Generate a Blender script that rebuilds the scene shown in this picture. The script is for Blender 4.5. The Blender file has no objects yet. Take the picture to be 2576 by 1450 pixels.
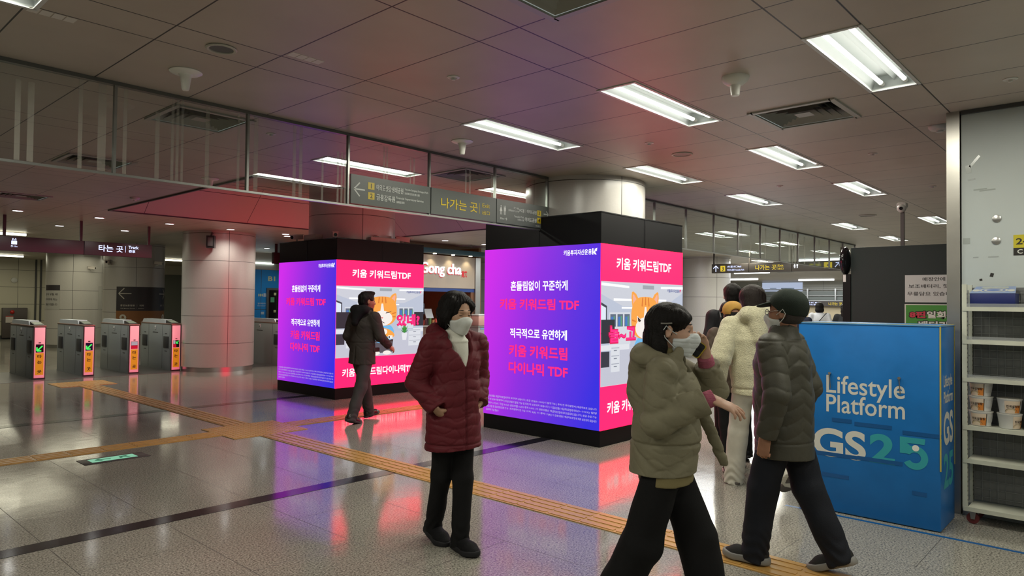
import bpy, bmesh, math, random
import numpy as np
from mathutils import Matrix, Vector
random.seed(7)
SC = bpy.context.scene
COL = SC.collection
PI = math.pi

# ---------------------------------------------------------------- camera, world, exposure
FOC, YAW, PITCH, ROLL, EYE = 1757.94, 0.73932, 0.02167, 0.01027, 1.55      # focal length in pixels of a 2576 wide frame
cam_data = bpy.data.cameras.new('camera')
cam_data.sensor_fit = 'HORIZONTAL'
cam_data.sensor_width = 36.0
cam_data.lens = 36.0 * FOC / 2576.0
cam_data.clip_end = 200
cam = bpy.data.objects.new('camera', cam_data)
COL.objects.link(cam)
_F = Vector((math.cos(YAW), math.sin(YAW), 0))
_R = Vector((math.sin(YAW), -math.cos(YAW), 0))
_fw = _F * math.cos(PITCH) + Vector((0, 0, math.sin(PITCH)))
_up = _R.cross(_fw)
_x = _R * math.cos(ROLL) + _up * math.sin(ROLL)
_y = -_R * math.sin(ROLL) + _up * math.cos(ROLL)
_M = Matrix((( _x.x, _y.x, -_fw.x), (_x.y, _y.y, -_fw.y), (_x.z, _y.z, -_fw.z))).to_4x4()
_M.translation = (0, 0, EYE)
cam.matrix_world = _M
SC.camera = cam
SC.view_settings.view_transform = 'Standard'
SC.view_settings.look = 'None'
SC.view_settings.gamma = 1.0
SC.view_settings.use_curve_mapping = False
SC.view_settings.exposure = 0.0
TUBE_L = 6.0         # visible glow of the fluorescent tubes
LAMP_W = 23.0        # what each twin tube fitting sheds into the hall
SCREEN_L = 3.3       # LED walls
world = bpy.data.worlds.new('world')
SC.world = world
world.use_nodes = True
world.node_tree.nodes['Background'].inputs[0].default_value = (0.90, 1.0, 0.94, 1)
world.node_tree.nodes['Background'].inputs[1].default_value = 0.25
SC.cycles.use_adaptive_sampling = True
SC.cycles.adaptive_threshold = 0.02
SC.cycles.max_bounces = 6
SC.cycles.diffuse_bounces = 3
SC.cycles.glossy_bounces = 4
SC.cycles.transmission_bounces = 4
SC.cycles.transparent_max_bounces = 12
SC.cycles.caustics_reflective = False
SC.cycles.caustics_refractive = False
SC.cycles.sample_clamp_indirect = 4.0

# ---------------------------------------------------------------- materials
def srgb(r, g, b):
    f = lambda c: (c / 255 / 12.92) if c / 255 <= 0.04045 else ((c / 255 + 0.055) / 1.055) ** 2.4
    return (f(r), f(g), f(b), 1.0)
_mats = {}
class NT:
    """small node-tree writer"""
    def __init__(self, m):
        self.t = m.node_tree
    def n(self, typ, **kw):
        x = self.t.nodes.new(typ)
        for k, v in kw.items():
            setattr(x, k, v)
        return x
    def l(self, a, b):
        self.t.links.new(a, b)
    def val(self, sock, v):
        if hasattr(v, 'is_linked') or isinstance(v, bpy.types.NodeSocket):
            self.l(v, sock)
        else:
            sock.default_value = v
    def math(self, op, a, b=None, c=None):
        x = self.n('ShaderNodeMath', operation=op)
        for i, v in enumerate((a, b, c)):
            if v is not None:
                self.val(x.inputs[i], v)
        return x.outputs[0]
    def mix(self, fac, a, b):
        x = self.n('ShaderNodeMix', data_type='RGBA')
        self.val(x.inputs[0], fac)
        self.val(x.inputs[6], a)
        self.val(x.inputs[7], b)
        return x.outputs[2]
    def coords(self):
        tc = self.n('ShaderNodeNewGeometry')
        s = self.n('ShaderNodeSeparateXYZ')
        self.l(tc.outputs['Position'], s.inputs[0])
        return tc.outputs['Position'], s.outputs[0], s.outputs[1], s.outputs[2]
    def noise(self, vec, scale, detail=3, rough=0.5):
        x = self.n('ShaderNodeTexNoise')
        if vec is not None:
            self.l(vec, x.inputs['Vector'])
        x.inputs['Scale'].default_value = scale
        x.inputs['Detail'].default_value = detail
        x.inputs['Roughness'].default_value = rough
        return x.outputs['Fac']
    def ramp(self, fac, stops):
        x = self.n('ShaderNodeValToRGB')
        self.l(fac, x.inputs[0])
        e = x.color_ramp.elements
        while len(e) < len(stops):
            e.new(0.5)
        for q, (p, c) in zip(e, stops):
            q.position = p
            q.color = c
        return x.outputs[0]
    def line(self, coord, period, offset, width):
        """1 on joint lines of the given width repeating along coord"""
        a = self.math('SUBTRACT', coord, offset - width / 2)
        a = self.math('FLOORED_MODULO', a, period)
        return self.math('LESS_THAN', a, width)

def mat(name, col, rough=0.5, metal=0.0, spec=0.5, bump=0.0, bscale=60, vary=0.0, vscale=8, emit=None, el=1.0, sheen=0.0, coat=0.0, alpha=1.0):
    if name in _mats:
        return _mats[name]
    m = bpy.data.materials.new(name)
    m.use_nodes = True
    b = m.node_tree.nodes['Principled BSDF']
    b.inputs['Base Color'].default_value = col
    b.inputs['Roughness'].default_value = rough
    b.inputs['Metallic'].default_value = metal
    b.inputs['Specular IOR Level'].default_value = spec
    b.inputs['Sheen Weight'].default_value = sheen
    b.inputs['Coat Weight'].default_value = coat
    b.inputs['Alpha'].default_value = alpha
    t = NT(m)
    if bump or vary:
        pos = t.n('ShaderNodeTexCoord').outputs['Object']
    if vary:
        f = t.noise(pos, vscale, 4)
        dark = tuple(c * (1 - vary) for c in col[:3]) + (1,)
        lite = tuple(min(1, c * (1 + vary)) for c in col[:3]) + (1,)
        t.l(t.ramp(f, [(0.3, dark), (0.7, lite)]), b.inputs['Base Color'])
    if bump:
        bp = t.n('ShaderNodeBump')
        bp.inputs['Strength'].default_value = bump
        bp.inputs['Distance'].default_value = 0.01
        t.l(t.noise(pos, bscale, 4), bp.inputs['Height'])
        t.l(bp.outputs[0], b.inputs['Normal'])
    if emit:
        b.inputs['Emission Color'].default_value = emit
        b.inputs['Emission Strength'].default_value = el
    _mats[name] = m
    return m

def glow(name, col, strength):
    if name in _mats:
        return _mats[name]
    m = bpy.data.materials.new(name)
    m.use_nodes = True
    b = m.node_tree.nodes['Principled BSDF']
    b.inputs['Base Color'].default_value = (0.02, 0.02, 0.02, 1)
    b.inputs['Roughness'].default_value = 0.4
    b.inputs['Specular IOR Level'].default_value = 0.2
    b.inputs['Emission Color'].default_value = col
    b.inputs['Emission Strength'].default_value = strength
    _mats[name] = m
    return m

# ---------------------------------------------------------------- objects
def tag(o, label=None, cat=None, group=None, kind=None):
    if label: o['label'] = label
    if cat: o['category'] = cat
    if group: o['group'] = group
    if kind: o['kind'] = kind
    return o

def thing(name, label, cat, loc=(0, 0, 0), group=None):
    o = bpy.data.objects.new(name, None)
    o.empty_display_size = 0.1
    COL.objects.link(o)
    o.location = loc
    return tag(o, label, cat, group)

def worldloc(o):
    v = Vector((0, 0, 0))
    while o is not None:
        v = v + o.location
        o = o.parent
    return v

class MB:
    """collects shapes given in world coordinates; build() links them as one mesh object"""
    def __init__(self):
        self.v = []
        self.f = []
        self.s = []
        self.mi = []
        self.cur = 0
    def add(self, vs, fs, smooth=False):
        k = len(self.v)
        self.v += [tuple(p) for p in vs]
        self.f += [tuple(i + k for i in f) for f in fs]
        self.s += [smooth] * len(fs)
        self.mi += [self.cur] * len(fs)
        return self
    def box(self, a, b):
        (x0, y0, z0), (x1, y1, z1) = a, b
        x0, x1 = min(x0, x1), max(x0, x1); y0, y1 = min(y0, y1), max(y0, y1); z0, z1 = min(z0, z1), max(z0, z1)
        v = [(x0, y0, z0), (x1, y0, z0), (x1, y1, z0), (x0, y1, z0), (x0, y0, z1), (x1, y0, z1), (x1, y1, z1), (x0, y1, z1)]
        return self.add(v, [(3, 2, 1, 0), (4, 5, 6, 7), (0, 1, 5, 4), (1, 2, 6, 5), (2, 3, 7, 6), (3, 0, 4, 7)])
    def bevbox(self, a, b, r=0.01, seg=2):
        bm = bmesh.new()
        bmesh.ops.create_cube(bm, size=1)
        d = [max(abs(q - p), 1e-4) for p, q in zip(a, b)]
        c = [(p + q) / 2 for p, q in zip(a, b)]
        for v in bm.verts:
            v.co = Vector((v.co.x * d[0] + c[0], v.co.y * d[1] + c[1], v.co.z * d[2] + c[2]))
        bmesh.ops.bevel(bm, geom=bm.edges[:], offset=min(r, min(d) * 0.45), segments=seg, profile=0.5, affect='EDGES')
        self.bm(bm, True)
        return self
    def bm(self, bm, smooth=False):
        bm.verts.index_update()
        self.add([v.co[:] for v in bm.verts], [[v.index for v in f.verts] for f in bm.faces], smooth)
        bm.free()
    def prism(self, pts, d):
        """polygon pts (3d) extruded by vector d"""
        n = len(pts)
        d = Vector(d)
        v = [Vector(p) for p in pts]
        w = v + [p + d for p in v]
        nrm = Vector((0, 0, 0))
        for i in range(n):
            nrm += v[i].cross(v[(i + 1) % n])
        flip = nrm.dot(d) > 0
        f = [tuple(range(n)), tuple(range(2 * n - 1, n - 1, -1))]
        f += [(i, i + n, (i + 1) % n + n, (i + 1) % n) for i in range(n)]
        if flip:
            f = [tuple(reversed(q)) for q in f]
        return self.add(w, f)
    def frame_axes(self, d):
        d = Vector(d).normalized()
        a = Vector((0, 0, 1)) if abs(d.z) < 0.9 else Vector((1, 0, 0))
        x = d.cross(a).normalized()
        return x, d.cross(x).normalized(), d
    def lathe(self, c, axis, prof, seg=24, cap=True):
        """prof: (radius, height) along axis from c"""
        x, y, d = self.frame_axes(axis)
        c = Vector(c)
        v, f = [], []
        for r, h in prof:
            for i in range(seg):
                t = 2 * PI * i / seg
                v.append(c + d * h + (x * math.cos(t) + y * math.sin(t)) * r)
        for k in range(len(prof) - 1):
            for i in range(seg):
                j = (i + 1) % seg
                f.append((k * seg + i, k * seg + j, (k + 1) * seg + j, (k + 1) * seg + i))
        if cap:
            f.append(tuple(range(seg - 1, -1, -1)))
            f.append(tuple((len(prof) - 1) * seg + i for i in range(seg)))
        return self.add(v, f, True)
    def rod(self, a, b, r, seg=10, r2=None):
        a, b = Vector(a), Vector(b)
        L = (b - a).length
        return self.lathe(a, b - a, [(r, 0), (r if r2 is None else r2, L)], seg)
    def tube(self, pts, r, seg=8):
        pts = [Vector(p) for p in pts]
        v, f = [], []
        x = None
        for i, p in enumerate(pts):
            d = (pts[min(i + 1, len(pts) - 1)] - pts[max(i - 1, 0)]).normalized()
            if x is None:
                x, _, _ = self.frame_axes(d)
            x = (x - d * x.dot(d)).normalized()
            y = d.cross(x)
            for k in range(seg):
                t = 2 * PI * k / seg
                v.append(p + (x * math.cos(t) + y * math.sin(t)) * r)
        for i in range(len(pts) - 1):
            for k in range(seg):
                j = (k + 1) % seg
                f.append((i * seg + k, i * seg + j, (i + 1) * seg + j, (i + 1) * seg + k))
        f.append(tuple(range(seg - 1, -1, -1)))
        f.append(tuple((len(pts) - 1) * seg + k for k in range(seg)))
        return self.add(v, f, True)
    def ball(self, c, r, seg=16, rings=10):
        if not hasattr(r, '__len__'):
            r = (r, r, r)
        v, f = [], []
        for i in range(rings + 1):
            a = PI * i / rings
            for k in range(seg):
                t = 2 * PI * k / seg
                v.append((c[0] + r[0] * math.sin(a) * math.cos(t), c[1] + r[1] * math.sin(a) * math.sin(t), c[2] + r[2] * math.cos(a)))
        for i in range(rings):
            for k in range(seg):
                j = (k + 1) % seg
                f.append((i * seg + k, (i + 1) * seg + k, (i + 1) * seg + j, i * seg + j))
        return self.add(v, f, True)
    def build(self, name, m, parent=None, loc=None, sharp=True):
        me = bpy.data.meshes.new(name)
        if loc is None:
            loc = Vector((0, 0, 0))
            if parent is None and self.v:
                a = np.array(self.v)
                loc = Vector(((a[:, 0].min() + a[:, 0].max()) / 2, (a[:, 1].min() + a[:, 1].max()) / 2, a[:, 2].min()))
        loc = Vector(loc)
        base = worldloc(parent) if parent is not None else loc
        me.from_pydata([(p[0] - base.x, p[1] - base.y, p[2] - base.z) for p in self.v], [], self.f)
        ms = m if isinstance(m, (list, tuple)) else [m]
        for q in ms:
            me.materials.append(q)
        me.polygons.foreach_set('use_smooth', self.s)
        me.polygons.foreach_set('material_index', self.mi)
        me.update()
        if sharp and any(self.s):
            try:
                me.set_sharp_from_angle(angle=math.radians(40))
            except Exception:
                pass
        o = bpy.data.objects.new(name, me)
        COL.objects.link(o)
        if parent is not None:
            o.parent = parent
        else:
            o.location = loc
        return o

def box(name, m, a, b, parent=None):
    return MB().box(a, b).build(name, m, parent)
def struct(o, label=None):
    o['kind'] = 'structure'
    if label:
        o['label'] = label
    return o
def copy_tree(o, parent=None):
    c = o.copy()
    COL.objects.link(c)
    c.parent = parent
    for ch in list(o.children):
        copy_tree(ch, c)
    return c

# ---------------------------------------------------------------- lettering and flat marks on a plane
_glyphs = {}
def text_mesh(body, bold=0.0, spacing=1.0, line=1.0, shear=0.0, res=3):
    c = bpy.data.curves.new('lettering', 'FONT')
    c.body = body
    c.offset = bold
    c.space_character = spacing
    c.space_line = line
    c.shear = shear
    c.resolution_u = res
    o = bpy.data.objects.new('lettering', c)
    me = bpy.data.meshes.new_from_object(o)
    bpy.data.objects.remove(o)
    bpy.data.curves.remove(c)
    return me

class Plane:
    """a wall plane: origin, right axis, up axis; normal points to the reader"""
    def __init__(self, o, r, u=(0, 0, 1)):
        self.o, self.r, self.u = Vector(o), Vector(r).normalized(), Vector(u).normalized()
        self.n = self.r.cross(self.u)
    def at(self, a, b, h=0.0):
        return self.o + self.r * a + self.u * b + self.n * h

def text(name, body, pl, cx, cy, w, h, m, parent, bold=0.0, off=0.003, spacing=1.0, line=1.0, depth=0.0, fit='both', shear=0.0, res=3, letters=False):
    """lettering fitted to a w x h box centred at (cx, cy) on the plane"""
    key = (body, bold, spacing, line, shear, res)
    if key not in _glyphs:
        me = text_mesh(*key)
        co = np.zeros(len(me.vertices) * 3)
        me.vertices.foreach_get('co', co)
        _glyphs[key] = (co.reshape(-1, 3), [tuple(p.vertices) for p in me.polygons])
        bpy.data.meshes.remove(me)
    co, fs = _glyphs[key]
    x0, x1, y0, y1 = co[:, 0].min(), co[:, 0].max(), co[:, 1].min(), co[:, 1].max()
    sx, sy = w / (x1 - x0), h / (y1 - y0)
    if fit == 'w': sy = sx
    if fit == 'h': sx = sy
    P = (co[:, 0] - (x0 + x1) / 2) * sx + cx
    Q = (co[:, 1] - (y0 + y1) / 2) * sy + cy
    if letters:
        # every raised letter is a piece of its own
        up = list(range(len(P)))
        def root(i):
            while up[i] != i:
                i = up[i]
            return i
        for f in fs:
            for i in f[1:]:
                up[root(i)] = root(f[0])
        groups = {}
        for f in fs:
            groups.setdefault(root(f[0]), []).append(f)
        first = None
        for gf in groups.values():
            o = _letter_mesh(name, pl, P, Q, gf, off, depth, m, parent)
            first = first or o
        return first
    return _letter_mesh(name, pl, P, Q, fs, off, depth, m, parent)

def _letter_mesh(name, pl, P, Q, fs, off, depth, m, parent):
    used = sorted(set(i for f in fs for i in f))
    if len(used) < len(P):
        idx = {u: k for k, u in enumerate(used)}
        P, Q = [P[u] for u in used], [Q[u] for u in used]
        fs = [tuple(idx[i] for i in f) for f in fs]
    b = MB()
    b.add([pl.at(p, q, off + depth) for p, q in zip(P, Q)], fs)
    if depth > 0:
        from collections import Counter
        edges = Counter()
        for f in fs:
            for i in range(len(f)):
                edges[tuple(sorted((f[i], f[(i + 1) % len(f)])))] += 1
        low = [pl.at(p, q, off) for p, q in zip(P, Q)]
        k = len(b.v)
        b.v += [tuple(p) for p in low]
        for f in fs:
            for i in range(len(f)):
                a, c = f[i], f[(i + 1) % len(f)]
                if edges[tuple(sorted((a, c)))] == 1:
                    b.f.append((a, k + a, k + c, c))
                    b.s.append(False)
                    b.mi.append(0)
    return b.build(name, m, parent, sharp=False)

def poly(name, pl, pts, m, parent, off=0.002, thick=0.0015):
    b = MB()
    b.prism([pl.at(x, y, off) for x, y in pts], pl.n * thick)
    return b.build(name, m, parent)
def rect(name, pl, x0, y0, x1, y1, m, parent, off=0.002, thick=0.0015):
    return poly(name, pl, [(x0, y0), (x1, y0), (x1, y1), (x0, y1)], m, parent, off, thick)
def oval(cx, cy, rx, ry, n=28, a0=0.0, a1=2 * PI, rot=0.0):
    r = []
    full = abs(a1 - a0 - 2 * PI) < 1e-6
    for i in range(n if full else n + 1):
        t = a0 + (a1 - a0) * i / n
        x, y = rx * math.cos(t), ry * math.sin(t)
        r.append((cx + x * math.cos(rot) - y * math.sin(rot), cy + x * math.sin(rot) + y * math.cos(rot)))
    return r
def arrow_mb(pl, tip, tail, w, head, off=0.003):
    """line arrow with an open head"""
    b = MB()
    tip, tail = Vector(tip), Vector(tail)
    d = (tip - tail).normalized()
    s = Vector((-d.y, d.x))
    def stroke(p, q):
        e = (q - p).normalized()
        t = Vector((-e.y, e.x)) * w / 2
        pts = [p - t, q - t, q + t, p + t]
        b.prism([pl.at(x.x, x.y, off) for x in pts], pl.n * 0.0015)
    stroke(tail, tip - d * w * 0.5)
    stroke(tip - d * head + s * head, tip)
    stroke(tip - d * head - s * head, tip)
    return b
# ---------------------------------------------------------------- surface materials of the hall
H = 3.05
GV = 5.268            # the plane of the glass barrier
def m_ceiling():
    m = bpy.data.materials.new('painted metal ceiling panels'); m.use_nodes = True
    t = NT(m); b = m.node_tree.nodes['Principled BSDF']
    pos, x, y, z = t.coords()
    ju = t.line(x, 0.623, 1.555, 0.009)
    jv = t.math('MAXIMUM', t.line(y, 1.40, 1.12, 0.010), t.line(y, 1.40, 1.43, 0.010))
    j = t.math('MAXIMUM', ju, jv)
    base = t.ramp(t.noise(pos, 2.5, 4), [(0.3, (0.435, 0.385, 0.32, 1)), (0.7, (0.485, 0.43, 0.36, 1))])
    t.l(t.mix(j, base, (0.02, 0.018, 0.016, 1)), b.inputs['Base Color'])
    b.inputs['Roughness'].default_value = 0.42
    b.inputs['Specular IOR Level'].default_value = 0.5
    bp = t.n('ShaderNodeBump'); bp.inputs['Strength'].default_value = 0.06; bp.inputs['Distance'].default_value = 0.02
    t.l(t.noise(pos, 1.4, 2), bp.inputs['Height']); t.l(bp.outputs[0], b.inputs['Normal'])
    return m
def m_floor():
    m = bpy.data.materials.new('polished granite floor tiles'); m.use_nodes = True
    t = NT(m); b = m.node_tree.nodes['Principled BSDF']
    pos, x, y, z = t.coords()
    jx = t.line(x, 0.69, 1.30, 0.004)
    jy = t.line(y, 1.38, 0.35, 0.004)
    row = t.math('FLOORED_MODULO', t.math('FLOOR', t.math('DIVIDE', t.math('SUBTRACT', x, 1.30), 0.69)), 2.0)
    ys = t.math('ADD', y, t.math('MULTIPLY', row, 0.69))
    jy = t.line(ys, 1.38, 0.35, 0.004)
    j = t.math('MAXIMUM', jx, jy)
    n1 = t.noise(pos, 85, 3, 0.75)
    n2 = t.noise(pos, 1.3, 3)
    sp = t.ramp(n1, [(0.36, (0.075, 0.071, 0.060, 1)), (0.46, (0.25, 0.238, 0.203, 1)), (0.54, (0.345, 0.328, 0.28, 1)), (0.66, (0.51, 0.485, 0.42, 1))])
    tint = t.ramp(n2, [(0.3, (0.86, 0.86, 0.86, 1)), (0.7, (1, 1, 1, 1))])
    x2 = t.n('ShaderNodeMix', data_type='RGBA', blend_type='MULTIPLY'); x2.inputs[0].default_value = 1
    t.l(sp, x2.inputs[6]); t.l(tint, x2.inputs[7])
    t.l(t.mix(j, x2.outputs[2], (0.06, 0.055, 0.05, 1)), b.inputs['Base Color'])
    r = t.math('MULTIPLY_ADD', t.noise(pos, 3.0, 3), 0.10, 0.06)
    t.l(t.math('ADD', r, t.math('MULTIPLY', j, 0.4)), b.inputs['Roughness'])
    b.inputs['Specular IOR Level'].default_value = 0.55
    bp = t.n('ShaderNodeBump'); bp.inputs['Strength'].default_value = 0.05; bp.inputs['Distance'].default_value = 0.01
    t.l(t.noise(pos, 7, 2), bp.inputs['Height']); t.l(bp.outputs[0], b.inputs['Normal'])
    return m
def m_panelwall(name, col, pv=0.65, ph=1.3, axis=0, rough=0.35):
    m = bpy.data.materials.new(name); m.use_nodes = True
    t = NT(m); b = m.node_tree.nodes['Principled BSDF']
    pos, x, y, z = t.coords()
    j = t.math('MAXIMUM', t.line(z, pv, 0.02, 0.012), t.line((x, y)[axis], ph, 0.4, 0.012))
    t.l(t.mix(j, col, (0.06, 0.06, 0.05, 1)), b.inputs['Base Color'])
    b.inputs['Roughness'].default_value = rough
    return m
def m_column(name, cx, cy, col=(0.50, 0.48, 0.45, 1), a0=0.6):
    m = bpy.data.materials.new(name); m.use_nodes = True
    t = NT(m); b = m.node_tree.nodes['Principled BSDF']
    pos, x, y, z = t.coords()
    ang = t.math('ARCTAN2', t.math('SUBTRACT', y, cy), t.math('SUBTRACT', x, cx))
    j = t.math('MAXIMUM', t.line(z, 0.597, 0.012, 0.009), t.line(ang, PI / 2, a0, 0.013))
    base = t.ramp(t.noise(pos, 40, 2), [(0.3, tuple(c * 0.96 for c in col[:3]) + (1,)), (0.7, col)])
    t.l(t.mix(j, base, (0.05, 0.045, 0.04, 1)), b.inputs['Base Color'])
    b.inputs['Roughness'].default_value = 0.28
    b.inputs['Specular IOR Level'].default_value = 0.6
    return m
M_CEIL, M_FLOOR = m_ceiling(), m_floor()
M_STEEL = mat('brushed stainless steel', (0.56, 0.56, 0.54, 1), 0.28, 0.9, bump=0.02, bscale=200)
M_DSTEEL = mat('dull steel', (0.30, 0.30, 0.30, 1), 0.35, 0.9)
M_WHITE = mat('white enamel', (0.72, 0.74, 0.72, 1), 0.35)
M_OFFW = mat('off white plastic', (0.62, 0.62, 0.58, 1), 0.4)
M_BLACK = mat('matt black panel', (0.007, 0.007, 0.008, 1), 0.5, spec=0.2)
M_BLACKG = mat('gloss black', (0.01, 0.01, 0.012, 1), 0.12)
M_DARK = mat('dark grey metal', (0.06, 0.06, 0.06, 1), 0.4)
M_TUBE = glow('lit fluorescent tube', (1.0, 0.99, 0.90, 1), TUBE_L)
M_DOWN = glow('lit downlight lens', (0.95, 0.97, 1.0, 1), 9.0)
M_BEIGE = m_panelwall('beige wall panels', (0.56, 0.53, 0.42, 1), 0.65, 2.2, 0)
M_GREYW = m_panelwall('grey wall panels', (0.42, 0.42, 0.38, 1), 0.8, 1.6, 1)

# ---------------------------------------------------------------- floor and ceiling
fl = MB(); fl.box((-9, -9, -0.1), (46, 34, 0))
struct(fl.build('floor', M_FLOOR))
M_STRIP = mat('dark granite strip', (0.018, 0.017, 0.020, 1), 0.12, bump=0.02)
for k, (v0, v1) in enumerate(((5.045, 5.205), (10.09, 10.27))):
    struct(box('trim_%d' % (k + 1), M_STRIP, (-9, v0, 0.0), (18, v1, 0.002)))
struct(box('trim_3', mat('dark floor band under the gates', (0.10, 0.095, 0.09, 1), 0.3, bump=0.05), (-2, 15.35, 0.0), (14, 17.6, 0.0025)))

FIX_W, FIX_L = 0.28, 1.28
FIX = []      # (u of the near end, v centre, z, label)
for u, v, lab in (
    (-0.31, 4.115, 'lit twin tube ceiling light at the upper left corner before the glass barrier'),
    (4.03, 4.115, 'twin tube ceiling light just before the glass barrier, left of the big column'),
    (6.49, 4.115, 'twin tube ceiling light right above the nearer advertising pillar'),
    (8.97, 4.115, 'twin tube ceiling light behind the nearer advertising pillar in the row along the glass'),
    (13.22, 4.115, 'small distant twin tube ceiling light, fourth in the row along the glass'),
    (16.25, 4.115, 'farthest twin tube ceiling light in the row along the glass, behind the camera pole'),
    (4.01, 2.70, 'twin tube ceiling light with red glint on its frame, between cone detector and glass row'),
    (6.46, 2.70, 'twin tube ceiling light beyond the square vent, second in the middle row'),
    (8.90, 2.70, 'twin tube ceiling light in the middle row, third one going away'),
    (13.10, 2.70, 'distant twin tube ceiling light half hidden by the steel post'),
    (3.97, 1.275, 'largest nearest twin tube ceiling light near the white wall'),
    (4.03, 6.42, 'added twin tube ceiling light just behind the glass, left above the exit sign'),  # this and the next are added to light the farther pillar's column
    (6.49, 6.42, 'added twin tube ceiling light just behind the glass beside the big column'),
    (13.3, 6.85, 'twin tube ceiling light beyond the glass, above the far exit sign'),
    (16.3, 6.85, 'twin tube ceiling light beyond the glass near the pale column'),
    (12.4, 9.6, 'twin tube ceiling light beyond the glass in front of the tea shop'),
    (9.0, 6.9, 'added twin tube ceiling light just beyond the glass behind the nearer pillar'),  # hidden fitting, added to lift the dark area beyond the glass
    (18.2, 8.2, 'added twin tube ceiling light before the pale column and the far exit sign'),  # added together with the next one to brighten the pale column
    (19.3, 6.6, 'added twin tube ceiling light beside the far exit sign beyond the glass'),
    (22.4, 9.6, 'twin tube ceiling light in the far hall behind the pale column'),
    (24.8, 5.6, 'twin tube ceiling light in the far hall beyond the glass'),
    (3.97, -0.13, 'added unseen twin tube ceiling light over the snack rack'),  # from here on unseen fittings, added as fill for floor and walls
    (1.52, -1.53, 'added unseen twin tube ceiling light over the open floor behind the viewer'),
    (-0.31, 2.70, 'added twin tube ceiling light above and behind the viewer, second row from the glass'),
    (-2.77, 4.115, 'added twin tube ceiling light in the row along the glass, out of view at left'),
    (-2.77, 1.275, 'added unseen twin tube ceiling light behind the viewer, third row from the glass'),
    (-0.94, -0.13, 'added unseen twin tube ceiling light right above the spot of the viewer'),
    (-0.94, -2.93, 'added unseen twin tube ceiling light far behind the viewer at the right'),
    (3.97, -2.93, 'added unseen twin tube ceiling light over the far end of the white wall'),
):
    FIX.append((u, v, H, lab))
DIFF = [(2.23, 1.70, 'square ceiling air diffuser cut by the top edge'), (5.26, 1.69, 'square ceiling air diffuser between the lights near the white wall'),
        (2.22, 5.52, 'square ceiling air diffuser just behind the glass, right of the widest pane'), (2.24, 8.20, 'square ceiling air diffuser farther behind the glass at far left'),
        (5.38, 5.62, 'square ceiling air diffuser behind the glass above the exit sign'), (2.40, 11.95, 'square ceiling air diffuser over the way to the gates'),
        (12.6, 12.9, 'square ceiling air diffuser in front of the tea shop'), (9.6, 6.3, 'square ceiling air diffuser behind the glass right of the big column'), (30.5, 11.6, 'square ceiling air diffuser in the far hall')]
DW = 0.59
holes = [(u, u + FIX_L, v - FIX_W / 2, v + FIX_W / 2) for u, v, z, l in FIX]
holes += [(u, u + DW, v, v + DW) for u, v, l in DIFF]
RC = (4.10, 10.05, 7.85, 12.90)       # the raised bay in front of the gates
holes.append(RC)
def holed_sheet(x0, x1, y0, y1, z, holes):
    xs = sorted(set([x0, x1] + [q for h in holes for q in h[:2]]))
    ys = sorted(set([y0, y1] + [q for h in holes for q in h[2:]]))
    b = MB(); idx = {}
    def vid(i, j):
        if (i, j) not in idx:
            idx[(i, j)] = len(b.v); b.v.append((xs[i], ys[j], z))
        return idx[(i, j)]
    for i in range(len(xs) - 1):
        for j in range(len(ys) - 1):
            cx, cy = (xs[i] + xs[i + 1]) / 2, (ys[j] + ys[j + 1]) / 2
            if any(h[0] < cx < h[1] and h[2] < cy < h[3] for h in holes):
                continue
            b.f.append((vid(i, j), vid(i, j + 1), vid(i + 1, j + 1), vid(i + 1, j))); b.s.append(False); b.mi.append(0)
    return b
cb = holed_sheet(-9, 46, -9, 34, H, holes)
# the raised bay: sloped sides and its own top
zt = 3.62; s = 0.62
a0, a1, b0, b1 = RC
lo = [(a0, b0, H), (a1, b0, H), (a1, b1, H), (a0, b1, H)]
hi = [(a0 + s, b0 + s, zt), (a1 - s, b0 + s, zt), (a1 - s, b1 - s, zt), (a0 + s, b1 - s, zt)]
cb.cur = 1
cb.add(lo + hi, [(0, 1, 5, 4), (1, 2, 6, 5), (2, 3, 7, 6), (3, 0, 4, 7), (4, 5, 6, 7)])
def m_bay():
    m = bpy.data.materials.new('painted bay panels'); m.use_nodes = True
    t = NT(m); b = m.node_tree.nodes['Principled BSDF']
    pos, x, y, z = t.coords()
    j = t.math('MAXIMUM', t.line(x, 1.87, 0.9, 0.009), t.line(y, 1.87, 1.2, 0.009))
    t.l(t.mix(j, (0.47, 0.43, 0.38, 1), (0.05, 0.04, 0.04, 1)), b.inputs['Base Color'])
    b.inputs['Roughness'].default_value = 0.5
    return m
struct(cb.build('ceiling', [M_CEIL, m_bay()]))
# dark edge line round the bay
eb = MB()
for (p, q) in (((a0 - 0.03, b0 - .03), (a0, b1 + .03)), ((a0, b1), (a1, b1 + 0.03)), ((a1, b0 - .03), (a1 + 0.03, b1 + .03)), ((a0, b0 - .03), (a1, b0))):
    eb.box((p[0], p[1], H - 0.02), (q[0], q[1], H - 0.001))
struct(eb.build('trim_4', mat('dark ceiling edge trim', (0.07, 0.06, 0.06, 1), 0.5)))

# ---------------------------------------------------------------- outer walls
struct(box('wall_far_left', M_BEIGE, (-9, 31.9, 0), (46, 32.2, H)))
struct(box('wall_far_right', m_panelwall('far hall wall', (0.50, 0.49, 0.42, 1), 0.9, 2.0, 1), (43.4, -9, 0), (43.7, 31.9, H)))
struct(box('baseboard_far_left', M_DARK, (-9, 31.86, 0), (43.4, 31.9, 0.14)))
struct(box('wall_left', M_GREYW, (-9.3, -9, 0), (-9, 32.2, H)))
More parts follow.
